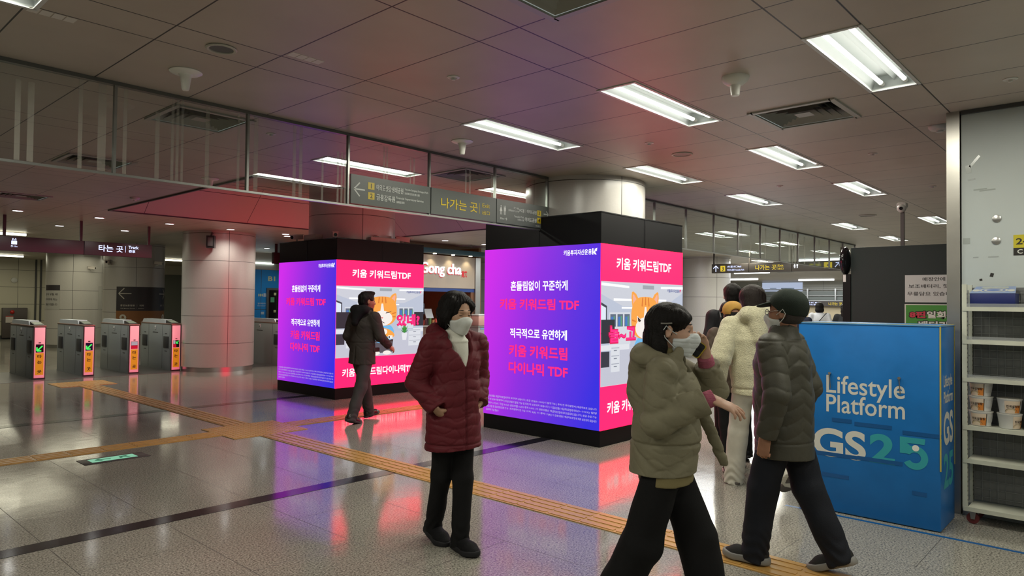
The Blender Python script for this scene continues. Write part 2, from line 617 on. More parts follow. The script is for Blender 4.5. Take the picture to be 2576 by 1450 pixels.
# white shop wall at the right with its steel edge post
M_WWALL = mat('scuffed white wall panel', (0.46, 0.50, 0.49, 1), 0.55, vary=0.05, vscale=1.5)
struct(box('wall_right', M_WWALL, (6.22, -6.0, 0), (6.34, 1.05, H)))
po = MB().box((6.20, 1.058, 0), (6.36, 1.145, H))
tag(po.build('steel_edge_post', mat('worn steel cladding', (0.40, 0.385, 0.35, 1), 0.33, 0.85, bump=0.12, bscale=3, vary=0.12, vscale=3)), 'floor to ceiling stainless steel post at the end of the white wall', 'post')
struct(box('trim_5', M_DARK, (6.195, -6.0, H - 0.03), (6.22, 1.05, H - 0.001)))

# ---------------------------------------------------------------- ceiling lights (each fitting a thing: housing, reflector, tubes)
M_REFL = mat('white reflector', (0.42, 0.45, 0.44, 1), 0.4)
M_FRAME = mat('light fitting frame', (0.62, 0.64, 0.62, 1), 0.35)
def ceiling_light(u, v, z, label, watt=None):
    t = thing('ceiling_light', label, 'ceiling light', (u + FIX_L / 2, v, z), 'twin tube ceiling lights')
    x0, x1, y0, y1 = u, u + FIX_L, v - FIX_W / 2, v + FIX_W / 2
    f = MB(); w = 0.018
    f.box((x0 - w, y0 - w, z - 0.006), (x1 + w, y0 + 0.004, z - 0.0005)); f.box((x0 - w, y1 - 0.004, z - 0.006), (x1 + w, y1 + w, z - 0.0005))
    f.box((x0 - w, y0, z - 0.006), (x0 + 0.004, y1, z - 0.0005)); f.box((x1 - 0.004, y0, z - 0.006), (x1 + w, y1, z - 0.0005))
    f.build('frame', M_FRAME, t)
    r = MB(); d = 0.095; i = 0.03; yc = v
    # open trough with a centre ridge
    prof = [(y0, z), (y0 + i, z + d), (yc - 0.03, z + d), (yc, z + d * 0.55), (yc + 0.03, z + d), (y1 - i, z + d), (y1, z)]
    vs = [(x0, a, b) for a, b in prof] + [(x1, a, b) for a, b in prof]
    n = len(prof)
    r.add(vs, [(k, k + n, k + n + 1, k + 1) for k in range(n - 1)] + [tuple(range(n)), tuple(reversed(range(n, 2 * n)))])
    r.build('reflector', M_REFL, t)
    for sgn in (-1, 1):
        yy = v + sgn * 0.072
        tb = MB().rod((x0 + 0.055, yy, z + 0.035), (x1 - 0.055, yy, z + 0.035), 0.0135, 12).build('tube', M_TUBE, t)
        e = MB()
        for xx, dx in ((x0 + 0.004, 0.05), (x1 - 0.004, -0.05)):
            e.rod((xx, yy, z + 0.035), (xx + dx, yy, z + 0.035), 0.016, 12)
        e.build('lamp_holder', M_OFFW, tb)
    ld = bpy.data.lights.new('tube_light', 'AREA'); ld.shape = 'RECTANGLE'; ld.size = FIX_L - 0.11; ld.size_y = 0.19; ld.energy = LAMP_W if watt is None else watt; ld.color = (1.0, 0.97, 0.83)
    lo = bpy.data.objects.new('tube_light', ld); COL.objects.link(lo); lo.location = (u + FIX_L / 2, v, z + 0.012)
    return t
for q in FIX:
    ceiling_light(*q, watt=46.0 if q[0] > 12 and q[1] > 5.3 else None)
ceiling_light(6.25, 12.02, 3.615, 'twin tube light up in the raised ceiling bay above the farther pillar', 44.0)
ceiling_light(4.78, 12.02, 3.615, 'added twin tube light up in the left end of the raised ceiling bay', 36.0)  # added to lighten the slopes of the bay
ceiling_light(8.0, 10.5, 3.615, 'added twin tube light up in the right end of the raised bay, behind the exit sign', 60.0)  # added out of sight to throw light on the farther column

def diffuser(u, v, label):
    t = thing('air_diffuser', label, 'air vent', (u + DW / 2, v + DW / 2, H), 'square ceiling air diffusers')
    f = MB(); w = 0.03
    for (p, q) in (((u - w, v - w), (u + DW + w, v + 0.01)), ((u - w, v + DW - 0.01), (u + DW + w, v + DW + w)), ((u - w, v), (u + 0.01, v + DW)), ((u + DW - 0.01, v), (u + DW + w, v + DW))):
        f.box((p[0], p[1], H - 0.012), (q[0], q[1], H - 0.0005))
    f.build('frame', mat('diffuser paint', (0.40, 0.40, 0.36, 1), 0.4), t)
    c = MB()
    for k, ins in enumerate((0.02, 0.075, 0.13, 0.185)):
        o, z0, z1, dd = ins, H - 0.002, H + 0.055, 0.05
        A = [(u + o, v + o), (u + DW - o, v + o), (u + DW - o, v + DW - o), (u + o, v + DW - o)]
        o2 = o + dd
        B = [(u + o2, v + o2), (u + DW - o2, v + o2), (u + DW - o2, v + DW - o2), (u + o2, v + DW - o2)]
        # louvres: lip low on the inside, high outside
        c.add([(x, y, z0) for x, y in A] + [(x, y, z1) for x, y in B], [(i, (i + 1) % 4, (i + 1) % 4 + 4, i + 4) for i in range(4)])
    c.add([(u + 0.235, v + 0.235, H - 0.002), (u + DW - 0.235, v + 0.235, H - 0.002), (u + DW - 0.235, v + DW - 0.235, H - 0.002), (u + 0.235, v + DW - 0.235, H - 0.002)], [(0, 1, 2, 3)])
    c.build('louvres', mat('diffuser louvre paint', (0.30, 0.30, 0.26, 1), 0.4), t)
    MB().box((u, v, H + 0.06), (u + DW, v + DW, H + 0.07)).build('duct_box', M_BLACK, t)
    return t
for q in DIFF:
    diffuser(*q)

# small ceiling fittings
def lathe_thing(name, label, cat, x, y, prof, m, group=None, z=H):
    o = MB().lathe((x, y, z), (0, 0, -1), prof, 28).build(name, m, None, (x, y, z))
    return tag(o, label, cat, group)
CONE = [(0.0, 0.0), (0.10, 0.0), (0.102, 0.006), (0.085, 0.016), (0.045, 0.022), (0.036, 0.035), (0.030, 0.07), (0.024, 0.115), (0.019, 0.125), (0.0, 0.127)]
CONE2 = [(0.0, 0.0), (0.088, 0.0), (0.088, 0.010), (0.078, 0.03), (0.055, 0.048), (0.036, 0.055), (0.032, 0.075), (0.027, 0.118), (0.020, 0.124), (0.0, 0.124)]
M_CONE = mat('white cone plastic', (0.80, 0.80, 0.74, 1), 0.3)
for x, y, pr, lab in ((1.915, 4.665, CONE, 'white funnel shaped ceiling antenna left of the round speaker'), (4.45, 4.70, CONE, 'white funnel shaped ceiling antenna by the glass above the exit sign'),
                      (4.35, 2.0, CONE2, 'white bell shaped ceiling antenna between two twin tube lights'), (3.83, 8.55, CONE, 'white funnel shaped ceiling antenna behind the glass barrier'),
                      (6.9, 7.0, CONE, 'white funnel shaped ceiling antenna behind the glass beside the far pillar')):
    lathe_thing('ceiling_antenna', lab, 'antenna', x, y, pr, M_CONE, 'ceiling antennas')
def speaker(x, y, r, lab, m):
    t = thing('ceiling_speaker', lab, 'speaker', (x, y, H), 'round ceiling speakers')
    MB().lathe((x, y, H), (0, 0, -1), [(r - 0.014, -0.001), (r, 0.0), (r + 0.004, 0.006), (r - 0.004, 0.012), (r - 0.016, 0.010), (r - 0.018, 0.0)], 36, False).build('rim', mat('speaker rim', (0.46, 0.45, 0.38, 1), 0.4), t)
    MB().lathe((x, y, H), (0, 0, -1), [(0, 0.004), (r - 0.014, 0.004), (r - 0.014, 0.001)], 36, False).build('grille', m, t)
speaker(1.875, 4.07, 0.085, 'round grey ceiling speaker with cream rim at upper left', mat('speaker mesh', (0.13, 0.14, 0.13, 1), 0.6, bump=0.4, bscale=300))
speaker(6.24, 3.42, 0.10, 'round ceiling speaker above the nearer advertising pillar', mat('pink grey speaker mesh', (0.35, 0.34, 0.32, 1), 0.6))
speaker(12.37, 3.40, 0.13, 'round ceiling speaker near the camera pole', mat('pink grey speaker mesh', (0.35, 0.34, 0.32, 1), 0.6))
SPR = [(0, 0), (0.042, 0.0), (0.042, 0.004), (0.026, 0.008), (0.022, 0.004), (0.014, 0.006), (0.012, 0.02), (0, 0.022)]
for x, y, lab in ((3.14, 3.41, 'small white sprinkler in the pink lit ceiling, upper middle'), (5.62, 3.42, 'small white sprinkler just left of the round speaker over the nearer pillar'), (8.67, 3.40, 'tiny sprinkler left of the third middle row light'),
                  (7.40, 1.99, 'tiny sprinkler right of the second middle row light'), (5.54, 0.66, 'small sprinkler at the upper right above the white wall'), (9.86, 1.97, 'tiny sprinkler beside the steel post top'), (3.15, 5.82, 'small sprinkler behind the glass, left of its reflected tubes')):
    lathe_thing('sprinkler', lab, 'sprinkler', x, y, SPR, M_OFFW, 'ceiling sprinklers')
DET = [(0, 0), (0.055, 0.0), (0.055, 0.012), (0.045, 0.03), (0.02, 0.036), (0.018, 0.05), (0, 0.052)]
for x, y, lab in ((6.62, 1.27, 'smoke detector beside the top of the steel post'), (3.84, 11.05, 'smoke detector in front of the raised ceiling bay'), (12.9, 11.9, 'smoke detector before the tea shop')):
    lathe_thing('smoke_detector', lab, 'smoke detector', x, y, [(r * (1.5 if x == 6.62 else 1.2), h) for r, h in DET], M_OFFW, 'smoke detectors')
def slot_vent(x, y, lab):
    t = thing('sticker_strip', lab, 'sticker', (x, y, H))
    for k in range(4):
        MB().box((x + k * 0.056, y, H - 0.0015), (x + k * 0.056 + 0.050, y + 0.075, H - 0.0002)).build('label_card', mat('pale ceiling sticker', (0.68, 0.66, 0.60, 1), 0.5), t)
slot_vent(0.95, 4.24, 'row of four pale stickers on the ceiling at upper left')
slot_vent(2.19, 3.80, 'row of four pale stickers on the ceiling right of the round speaker')

# downlights over the gates
for x, y, lab in ((3.11, 14.31, 'leftmost lit downlight before the gates'), (4.37, 14.31, 'second lit downlight before the gates'), (5.61, 14.28, 'third lit downlight, left of the pink column'), (6.87, 14.32, 'lit downlight above the front of the pink column'),
                  (4.32, 16.55, 'lit downlight behind the hanging track sign'), (5.55, 16.52, 'lit downlight above the right gates'), (8.13, 14.3, 'lit downlight between pink column and far pillar'), (8.4, 14.7, 'small lit downlight beside the far pillar cameras'),
                  (11.35, 12.55, 'lit downlight over the left of the tea shop sign'), (12.7, 12.55, 'lit downlight over the right of the tea shop sign'), (3.1, 16.6, 'lit downlight over the leftmost gate'), (9.4, 15.2, 'lit downlight before the elevator'), (11.2, 19.3, 'lit downlight right in front of the blue elevator wall'), (10.0, 18.6, 'lit downlight before the left of the blue elevator wall')):
    t = thing('downlight', lab, 'downlight', (x, y, H), 'ceiling downlights')
    MB().lathe((x, y, H), (0, 0, -1), [(0.075, -0.001), (0.095, 0.0), (0.095, 0.008), (0.078, 0.010), (0.076, 0.002)], 24, False).build('rim', M_OFFW, t)
    MB().lathe((x, y, H), (0, 0, -1), [(0, 0.006), (0.076, 0.006), (0.076, 0.0015)], 24, False).build('lens', M_DOWN, t)
    ld = bpy.data.lights.new('downlight_beam', 'SPOT'); ld.energy = 42; ld.color = (1.0, 0.97, 0.86); ld.spot_size = math.radians(150); ld.spot_blend = 0.8; ld.shadow_soft_size = 0.05
    lo = bpy.data.objects.new('downlight_beam', ld); COL.objects.link(lo); lo.location = (x, y, H - 0.03)

# ---------------------------------------------------------------- columns
def column(name, x, y, r, label, a0, top=H, kick=True):
    t = thing(name, label, 'column', (x, y, 0), 'round clad columns')
    t['kind'] = 'structure'
    MB().lathe((x, y, 0.1 if kick else 0), (0, 0, 1), [(r, 0), (r, top - (0.1 if kick else 0))], 64).build('shaft', m_column('column cladding', x, y, a0=a0), t)
    if kick:
        MB().lathe((x, y, 0), (0, 0, 1), [(r - 0.02, 0), (r - 0.02, 0.1)], 64).build('kick_plate', M_STEEL, t)
column('column', 7.133, 5.268, 0.75, 'pale round column rising out of the nearer advertising pillar', -1.9)
column('column', 7.165, 10.346, 0.74, 'round column rising out of the farther advertising pillar', -1.95, 3.62)
column('column', 7.19, 15.50, 0.762, 'pink lit round column beside the right ticket gate', -1.75)
column('column', 7.19, 20.6, 0.745, 'shaded round column with black arrow board, behind the gates', -1.85)
column('column', 7.17, 25.7, 0.79, 'farthest round column at left with a notice, behind the gates', -1.9)
column('column', 20.4, 10.35, 0.76, 'pale round column behind the hanging yellow exit sign', -2.2)
# ---------------------------------------------------------------- tactile paving
M_TACT = mat('ochre tactile tile', (0.52, 0.30, 0.085, 1), 0.3, bump=0.05, bscale=80, vary=0.08)
def tact_strip(label, a, b, along, tile=0.30):
    """bar tiles from corner a to corner b; along = 0 (x) or 1 (y)"""
    mb = MB()
    mb.box((a[0], a[1], 0.0), (b[0], b[1], 0.006))
    L0, L1 = a[along], b[along]
    o = 1 - along
    n = int(round((L1 - L0) / tile))
    w = (b[o] - a[o]) / 4
    for k in range(n):
        s0, s1 = L0 + k * tile + 0.012, L0 + (k + 1) * tile - 0.012
        for q in range(4):
            c = a[o] + (q + 0.5) * w
            p0, p1 = [0, 0, 0.006], [0, 0, 0.010]
            p0[along], p1[along] = s0, s1
            p0[o], p1[o] = c - w * 0.23, c + w * 0.23
            mb.box(p0, p1)
    o_ = mb.build('tactile_paving', M_TACT)
    return tag(o_, label, 'tactile paving', 'yellow tactile guide paving')
def tact_pad(label, a, b):
    mb = MB(); mb.box((a[0], a[1], 0.0), (b[0], b[1], 0.0065))
    nx, ny = int((b[0] - a[0]) / 0.0575), int((b[1] - a[1]) / 0.0575)
    for i in range(nx):
        for j in range(ny):
            x, y = a[0] + (i + .5) * (b[0] - a[0]) / nx, a[1] + (j + .5) * (b[1] - a[1]) / ny
            mb.lathe((x, y, 0.0065), (0, 0, 1), [(0.017, 0), (0.012, 0.0045)], 8)
    return tag(mb.build('tactile_paving', M_TACT), label, 'tactile paving', 'yellow tactile guide paving')
tact_strip('long yellow tactile strip from the crossing past the woman in red', (4.0, -1.5), (4.31, 7.528), 1)
tact_strip('yellow tactile strip running from the crossing up to the ticket gates', (4.0, 8.372), (4.31, 13.935), 1)
tact_strip('yellow tactile strip from the left edge to the crossing, behind the green floor exit light', (-2.3, 7.83), (3.70, 8.13), 0)
tact_strip('yellow tactile strip from the crossing in front of the farther pillar, under the walking man', (4.62, 7.83), (11.0, 8.13), 0)
tact_pad('square of dotted yellow tactile tiles at the crossing of the strips', (3.70, 7.53), (4.62, 8.37))
tact_pad('dotted yellow tactile tiles in front of the ticket gates', (3.72, 13.95), (4.62, 14.75))

# floor exit light
t = thing('floor_exit_light', 'green glowing exit plate set in the floor beside the tactile strip', 'floor exit light', (2.44, 7.43, 0))
MB().bevbox((2.16, 7.31, 0.0), (2.74, 7.57, 0.004), 0.002).build('surround', mat('floor light surround', (0.05, 0.045, 0.045, 1), 0.4), t)
pn = MB().box((2.24, 7.37, 0.004), (2.64, 7.52, 0.006)).build('lens', glow('pale green lens', (0.22, 0.55, 0.36, 1), 0.9), t)
PF = Plane((2.44, 7.445, 0.006), (1, 0, 0), (0, 1, 0))
M_EXG = glow('dark green exit symbol', (0.03, 0.22, 0.12, 1), 0.6)
arrow_mb(PF, (-0.15, 0), (-0.02, 0), 0.022, 0.045, 0.0004).build('arrow', M_EXG, pn)
MB().prism([PF.at(x, y, 0.0004) for x, y in [(0.05, -0.045), (0.07, -0.045), (0.085, 0.0), (0.11, -0.02), (0.13, -0.045), (0.145, -0.04), (0.12, 0.02), (0.14, 0.03), (0.135, 0.045), (0.06, 0.03)]], (0, 0, 0.001)).build('running_figure', M_EXG, pn)

# ---------------------------------------------------------------- glass smoke barrier
def m_glass():
    m = bpy.data.materials.new('barrier glass'); m.use_nodes = True
    t = NT(m); nt = m.node_tree
    nt.nodes.remove(nt.nodes['Principled BSDF'])
    out = nt.nodes['Material Output']
    tr = t.n('ShaderNodeBsdfTransparent'); tr.inputs[0].default_value = (0.86, 0.90, 0.88, 1)
    gl = t.n('ShaderNodeBsdfGlossy'); gl.inputs['Roughness'].default_value = 0.0; gl.inputs[0].default_value = (0.9, 0.92, 0.9, 1)
    ge = t.n('ShaderNodeNewGeometry')
    dp = t.n('ShaderNodeVectorMath', operation='DOT_PRODUCT'); t.l(ge.outputs['Normal'], dp.inputs[0]); t.l(ge.outputs['Incoming'], dp.inputs[1])
    cs = t.math('SUBTRACT', 1.0, t.math('ABSOLUTE', dp.outputs['Value']))
    fr = t.math('MULTIPLY_ADD', t.math('POWER', cs, 5.0), 0.94, 0.06)
    mx = t.n('ShaderNodeMixShader')
    t.l(fr, mx.inputs[0]); t.l(tr.outputs[0], mx.inputs[1]); t.l(gl.outputs[0], mx.inputs[2])
    t.l(mx.outputs[0], out.inputs['Surface'])
    return m
def m_film():
    m = bpy.data.materials.new('faded tape film'); m.use_nodes = True
    t = NT(m); nt = m.node_tree
    b = nt.nodes['Principled BSDF']
    b.inputs['Base Color'].default_value = (0.50, 0.49, 0.42, 1); b.inputs['Roughness'].default_value = 0.5
    b.inputs['Alpha'].default_value = 0.22
    return m
M_GLASS, M_FILM = m_glass(), m_film()
M_POST = mat('barrier frame steel', (0.34, 0.35, 0.33, 1), 0.3, 0.85)
GB = 2.417
def barrier(label, posts, x0, x1, notch):
    t = thing('glass_smoke_barrier', label, 'glass barrier', ((x0 + x1) / 2, GV, GB))
    xs = [x0] + [p for p in posts if x0 < p < x1] + [x1]
    for a, b in zip(xs[:-1], xs[1:]):
        pts = [(a, GB), (b, GB), (b, H - 0.004), (a, H - 0.004)]
        n0, n1, nz = notch
        if a < n0 < b:
            pts = [(a, GB), (n0, GB), (n0, nz), (b, nz), (b, H - 0.004), (a, H - 0.004)]
        elif a < n1 < b:
            pts = [(a, nz), (n1, nz), (n1, GB), (b, GB), (b, H - 0.004), (a, H - 0.004)]
        MB().prism([(x, GV - 0.004, z) for x, z in pts], (0, 0.008, 0)).build('pane', M_GLASS, t)
    for p in xs:
        z0 = GB if not (notch[0] < p < notch[1]) else notch[2]
        MB().box((p - 0.009, GV - 0.016, z0), (p + 0.009, GV + 0.016, H - 0.004)).build('post', M_POST, t)
    lo0, lo1 = (x0, min(x1, notch[0])) if x0 < notch[0] else (max(x0, notch[1]), x1)
    MB().box((lo0, GV - 0.014, GB - 0.016), (lo1, GV + 0.014, GB)).build('bottom_rail', M_POST, t)
    MB().box((x0, GV - 0.024, H - 0.026), (x1, GV + 0.024, H - 0.001)).build('top_rail', mat('barrier top rail', (0.16, 0.165, 0.155, 1), 0.35, 0.8), t)
    return t
NOTCH = (6.235, 8.031, 2.563)
gl = barrier('long hanging glass barrier left of the big column, carrying the exit sign', [-1.15, -0.20, 0.75, 1.69, 2.65, 3.59, 4.54, 5.48], -2.1, 6.375, NOTCH)
for a, w, z0, z1 in ((1.13, .03, GB, 2.93), (1.20, .035, GB, 2.93), (1.48, .025, GB, H - .03), (1.61, .05, GB, H - .03), (1.755, .025, GB, H - .03), (1.97, .03, GB, 2.9), (2.075, .02, GB, H - .03), (2.11, .02, GB, H - .03), (2.145, .018, GB, H - .03), (2.33, .03, GB, H - .03), (2.575, .022, GB, H - .03), (2.72, .035, GB, H - .03),
                     (3.06, .03, GB, H - .03), (3.12, .03, GB, H - .03), (3.33, .02, GB, 2.8), (3.485, .02, GB, 2.87), (3.525, .02, GB, 2.87), (3.56, .02, GB, 2.85), (3.985, .02, 2.69, H - .05), (4.02, .02, 2.69, H - .05), (4.30, .018, 2.69, 2.95), (4.345, .018, 2.69, 2.95), (5.04, .02, 2.69, 2.95), (5.10, .02, 2.69, 2.95), (5.43, .02, 2.69, 2.95)):
    MB().box((a - w / 2, GV - 0.0052, z0 + 0.004), (a + w / 2, GV - 0.0042, z1)).build('tape_strip', M_FILM, gl)
gr = barrier('hanging glass barrier going away to the right of the big column', [8.81, 9.74, 10.67, 11.58, 12.52, 13.45, 14.38, 15.34, 16.27, 17.2, 18.1], 7.886, 18.1, NOTCH)
for a in (11.70, 12.10, 12.48, 12.75, 13.92, 14.08, 14.23, 14.75, 15.61):
    MB().box((a - 0.03, GV - 0.0052, GB + 0.004), (a + 0.03, GV - 0.0042, H - 0.06)).build('tape_strip', M_FILM, gr)

# ---------------------------------------------------------------- exit sign on the glass
SG = thing('exit_sign', 'long grey and yellow exit sign along the bottom of the glass barrier', 'sign', (4.9, GV, 2.43))
M_SIGN = mat('grey green sign face', (0.10, 0.115, 0.105, 1), 0.35)
M_SY = mat('sign yellow', (0.62, 0.47, 0.02, 1), 0.4)
M_SW = mat('sign white', (0.62, 0.66, 0.62, 1), 0.4)
M_SK = mat('sign black ink', (0.01, 0.01, 0.01, 1), 0.4)
PG = Plane((0, GV - 0.031, 0), (1, 0, 0))
panels = []
for a, b in ((3.605, 4.534), (4.546, 5.474), (5.486, 6.37)):
    pts = [(a, 2.427), (b, 2.427), (b, 2.688), (a, 2.688)] if b < 6.2 else [(a, 2.427), (6.235, 2.427), (6.235, 2.565), (b, 2.565), (b, 2.688), (a, 2.688)]
    panels.append(MB().prism([(x, GV - 0.031, z) for x, z in pts], (0, 0.0135, 0)).build('sign_panel', M_SIGN, SG))
A, Bp, Cp = panels
arrow_mb(PG, (3.636, 2.558), (3.754, 2.558), 0.013, 0.062, 0.0005).build('arrow', M_SW, A)
def badge(pl, s, x0, y0, x1, y1, par, off=0.0005):
    q = rect('number_badge', pl, x0, y0, x1, y1, M_SY, par, off)
    text('digit', s, pl, (x0 + x1) / 2, (y0 + y1) / 2, (x1 - x0) * 0.38, (y1 - y0) * 0.68, M_SK, par, 0.02, off + 0.002, fit='h')
badge(PG, '1', 3.787, 2.573, 3.858, 2.637, A)
badge(PG, '2', 3.789, 2.483, 3.860, 2.547, A)
text('lettering', '여의도샛강생태공원', PG, 4.035, 2.603, 0.315, 0.056, M_SW, A, 0.015)
text('lettering', 'Yeouido Saetgang Ecological Park', PG, 4.356, 2.622, 0.295, 0.024, M_SW, A, 0.01)
text('lettering', '汝矣島샛강生態公園', PG, 4.300, 2.586, 0.185, 0.022, M_SW, A, 0.01)
text('lettering', '금융감독원', PG, 3.988, 2.512, 0.215, 0.058, M_SW, A, 0.015)
text('lettering', 'Financial Supervisory Service', PG, 4.277, 2.530, 0.335, 0.028, M_SW, A, 0.01)
text('lettering', '金融監督院', PG, 4.160, 2.493, 0.098, 0.022, M_SW, A, 0.01)
text('lettering', '나가는 곳', PG, 4.930, 2.553, 0.515, 0.105, M_SY, Bp, 0.012)
rect('divider', PG, 5.216, 2.495, 5.2205, 2.607, M_SY, Bp, 0.0005)
text('lettering', 'Exit', PG, 5.316, 2.588, 0.113, 0.042, M_SY, Bp, 0.01)
text('lettering', '出口', PG, 5.317, 2.512, 0.113, 0.042, M_SY, Bp, 0.01)
def wc(pl, cx, cy, w, h, par, m, off=0.0005):
    b = MB()
    for s, dress in ((-1, True), (1, False)):
        x = cx + s * w * 0.30
        q = lambda pts: b.prism([pl.at(a, c, off) for a, c in pts], pl.n * 0.0012)
        q(oval(x, cy + h * 0.42, h * 0.075, h * 0.075, 14))
        if dress:
            q([(x - h * .06, cy + h * .32), (x + h * .06, cy + h * .32), (x + h * .20, cy - h * .12), (x - h * .20, cy - h * .12)])
        else:
            q([(x - h * .14, cy + h * .32), (x + h * .14, cy + h * .32), (x + h * .14, cy - h * .05), (x + h * .08, cy - h * .12), (x - h * .08, cy - h * .12), (x - h * .14, cy - h * .05)])
        for d in (-0.055, 0.055):
            q([(x + d * h - h * .035, cy - h * .12), (x + d * h + h * .035, cy - h * .12), (x + d * h + h * .035, cy - h * .48), (x + d * h - h * .035, cy - h * .48)])
    b.prism([pl.at(a, c, off) for a, c in ((cx - h * .012, cy - h * .48), (cx + h * .012, cy - h * .48), (cx + h * .012, cy + h * .48), (cx - h * .012, cy + h * .48))], pl.n * 0.0012)
    b.build('toilet_symbol', m, par)
wc(PG, 5.582, 2.571, 0.105, 0.105, Cp, M_SW)
text('lettering', '30m', PG, 5.567, 2.478, 0.066, 0.022, M_SW, Cp, 0.01)
arrow_mb(PG, (5.648, 2.478), (5.610, 2.478), 0.005, 0.014, 0.0005).build('arrow', M_SW, Cp)
text('lettering', 'IFC몰│여의도공원', PG, 6.000, 2.598, 0.30, 0.046, M_SW, Cp, 0.015)
text('lettering', 'IFC Mall', PG, 5.800, 2.613, 0.085, 0.024, M_SW, Cp, 0.005)
text('lettering', '國際金融中心商場', PG, 5.757, 2.580, 0.175, 0.022, M_SW, Cp, 0.005)
text('lettering', '여의도공원', PG, 6.048, 2.505, 0.205, 0.048, M_SW, Cp, 0.015)
text('lettering', 'Yeouido Park', PG, 5.846, 2.522, 0.165, 0.024, M_SW, Cp, 0.005)
text('lettering', '汝矣島公園', PG, 5.875, 2.489, 0.110, 0.022, M_SW, Cp, 0.005)
badge(PG, '3', 6.164, 2.565, 6.230, 2.630, Cp)
badge(PG, '4', 6.164, 2.480, 6.230, 2.545, Cp)
text('lettering', '4번출구', PG, 6.175, 2.448, 0.085, 0.020, M_SW, Cp, 0.005)
arrow_mb(PG, (6.364, 2.598), (6.28, 2.598), 0.010, 0.035, 0.0005).build('arrow', M_SW, Cp)

# ---------------------------------------------------------------- LED advertising pillars
def m_purple(name, plo, axis_r, w):
    m = bpy.data.materials.new(name); m.use_nodes = True
    t = NT(m); b = m.node_tree.nodes['Principled BSDF']
    pos, x, y, z = t.coords()
    c, sgn, o = axis_r
    s = t.math('MULTIPLY_ADD', (x, y)[c], sgn / w, -sgn * o / w)         # 0 at the reader's left edge, 1 at the right
    zz = t.math('MULTIPLY_ADD', z, -0.5, 1.0)
    f = t.math('ADD', t.math('MULTIPLY', s, 0.85), t.math('MULTIPLY', zz, 0.25))
    wv = t.n('ShaderNodeTexWave'); wv.inputs['Scale'].default_value = 0.35; wv.inputs['Distortion'].default_value = 2.0; wv.inputs['Detail'].default_value = 0
    t.l(pos, wv.inputs['Vector'])
    f = t.math('ADD', f, t.math('MULTIPLY', wv.outputs['Fac'], 0.06))
    col = t.ramp(f, [(0.05, srgb(200, 42, 224)), (0.45, srgb(136, 44, 214)), (0.75, srgb(90, 46, 212)), (1.0, srgb(52, 44, 214))])
    t.l(col, b.inputs['Emission Color']); b.inputs['Emission Strength'].default_value = 1.12
    b.inputs['Base Color'].default_value = (0.01, 0.01, 0.01, 1); b.inputs['Roughness'].default_value = 0.4; b.inputs['Specular IOR Level'].default_value = 0.15
    return m
PK = (1.0, 0.0046, 0.056, 1)
M_PINK = glow('hot pink LED field', PK, SCREEN_L)
M_LW = glow('white LED lettering', (0.95, 0.97, 1.0, 1), 1.15)
M_LP = glow('pink LED lettering', srgb(255, 36, 120), 1.35)
M_LPE = glow('deep pink LED letter edge', srgb(225, 20, 90), 1.0)
M_TINY = glow('small print LED lettering', srgb(205, 190, 245), 0.8)
def g(name, r, gg, b, s=1.0):
    return glow(name, srgb(r, gg, b), s)
SMALL = ('이 금융상품은 예금자보호법에 따라 보호되지 않습니다 | 원금 손실(0~100%)이 발생 가능 | 투자 전 투자설명서 | 예금자보호 않습니다',
         '투자 전 금융상품설명서 | 원금 손실이 발생 가능 및 투자자 보호되지 않습니다 | 이 금융상품은 예금자보호법에 따라 (0~100%) 발생',
         '총보수 0.720% 가입 0.46% 금융상품 0.65% 투자 0.03% | 이 금융상품은 예금자보호법에 따라 보호되지 않습니다 | 원금 손실 가능',
         '원금 손실 및 금융상품 발생 가능 | 투자설명서 전 가입 17 지 4(5) 이 투자 7(8) | 이 금융상품은 예금자보호법에 따라 보호되지 않습니다',
         '금융투자 가입 총보수')
def purple_content(scr, pl):
    o = 0.004
    text('lettering', '키움투자자산운용', pl, 1.450, 2.123, 0.39, 0.062, M_LW, scr, 0.02, o)
    b = MB()
    for pts in ([(1.652, 2.09), (1.668, 2.09), (1.668, 2.16), (1.652, 2.16)], [(1.668, 2.115), (1.690, 2.142), (1.682, 2.150), (1.719, 2.163), (1.712, 2.124), (1.703, 2.133), (1.690, 2.118), (1.712, 2.09), (1.690, 2.09), (1.668, 2.115)][:-1]):
        b.prism([pl.at(x, y, o) for x, y in pts], pl.n * 0.001)
    b.build('company_mark', M_LW, scr)
    text('lettering', '흔들림없이 꾸준하게', pl, 0.882, 1.757, 0.868, 0.118, M_LW, scr, 0.022, o)
    for m, bold, off in ((M_LPE, 0.034, o), (M_LP, 0.020, o + 0.001)):
        text('lettering', '키움 키워드림 TDF', pl, 0.874, 1.539, 1.20 + bold * 0.3, 0.128 + bold * 0.1, m, scr, bold, off)
        text('lettering', '키움 키워드림', pl, 0.876, 0.982, 0.88 + bold * 0.3, 0.142 + bold * 0.1, m, scr, bold, off)
        text('lettering', '다이나믹 TDF', pl, 0.878, 0.778, 0.89 + bold * 0.3, 0.136 + bold * 0.1, m, scr, bold, off)
    text('lettering', '적극적으로 유연하게', pl, 0.878, 1.192, 0.870, 0.116, M_LW, scr, 0.022, o)
    for k, sline in enumerate(SMALL):
        w = 1.68 if k < 4 else 0.22
        n = 5 if k < 4 else 1
        st = -(-len(sline) // n)
        for i in range(n):
            seg = sline[i * st:(i + 1) * st].strip()
            x0, x1 = 0.05 + w * i * st / len(sline), 0.05 + w * min(len(sline), (i + 1) * st) / len(sline)
            text('small_print', seg, pl, (x0 + x1) / 2, 0.405 - k * 0.043, (x1 - x0) * 0.98, 0.028, M_TINY, scr, 0.012, o, res=1)
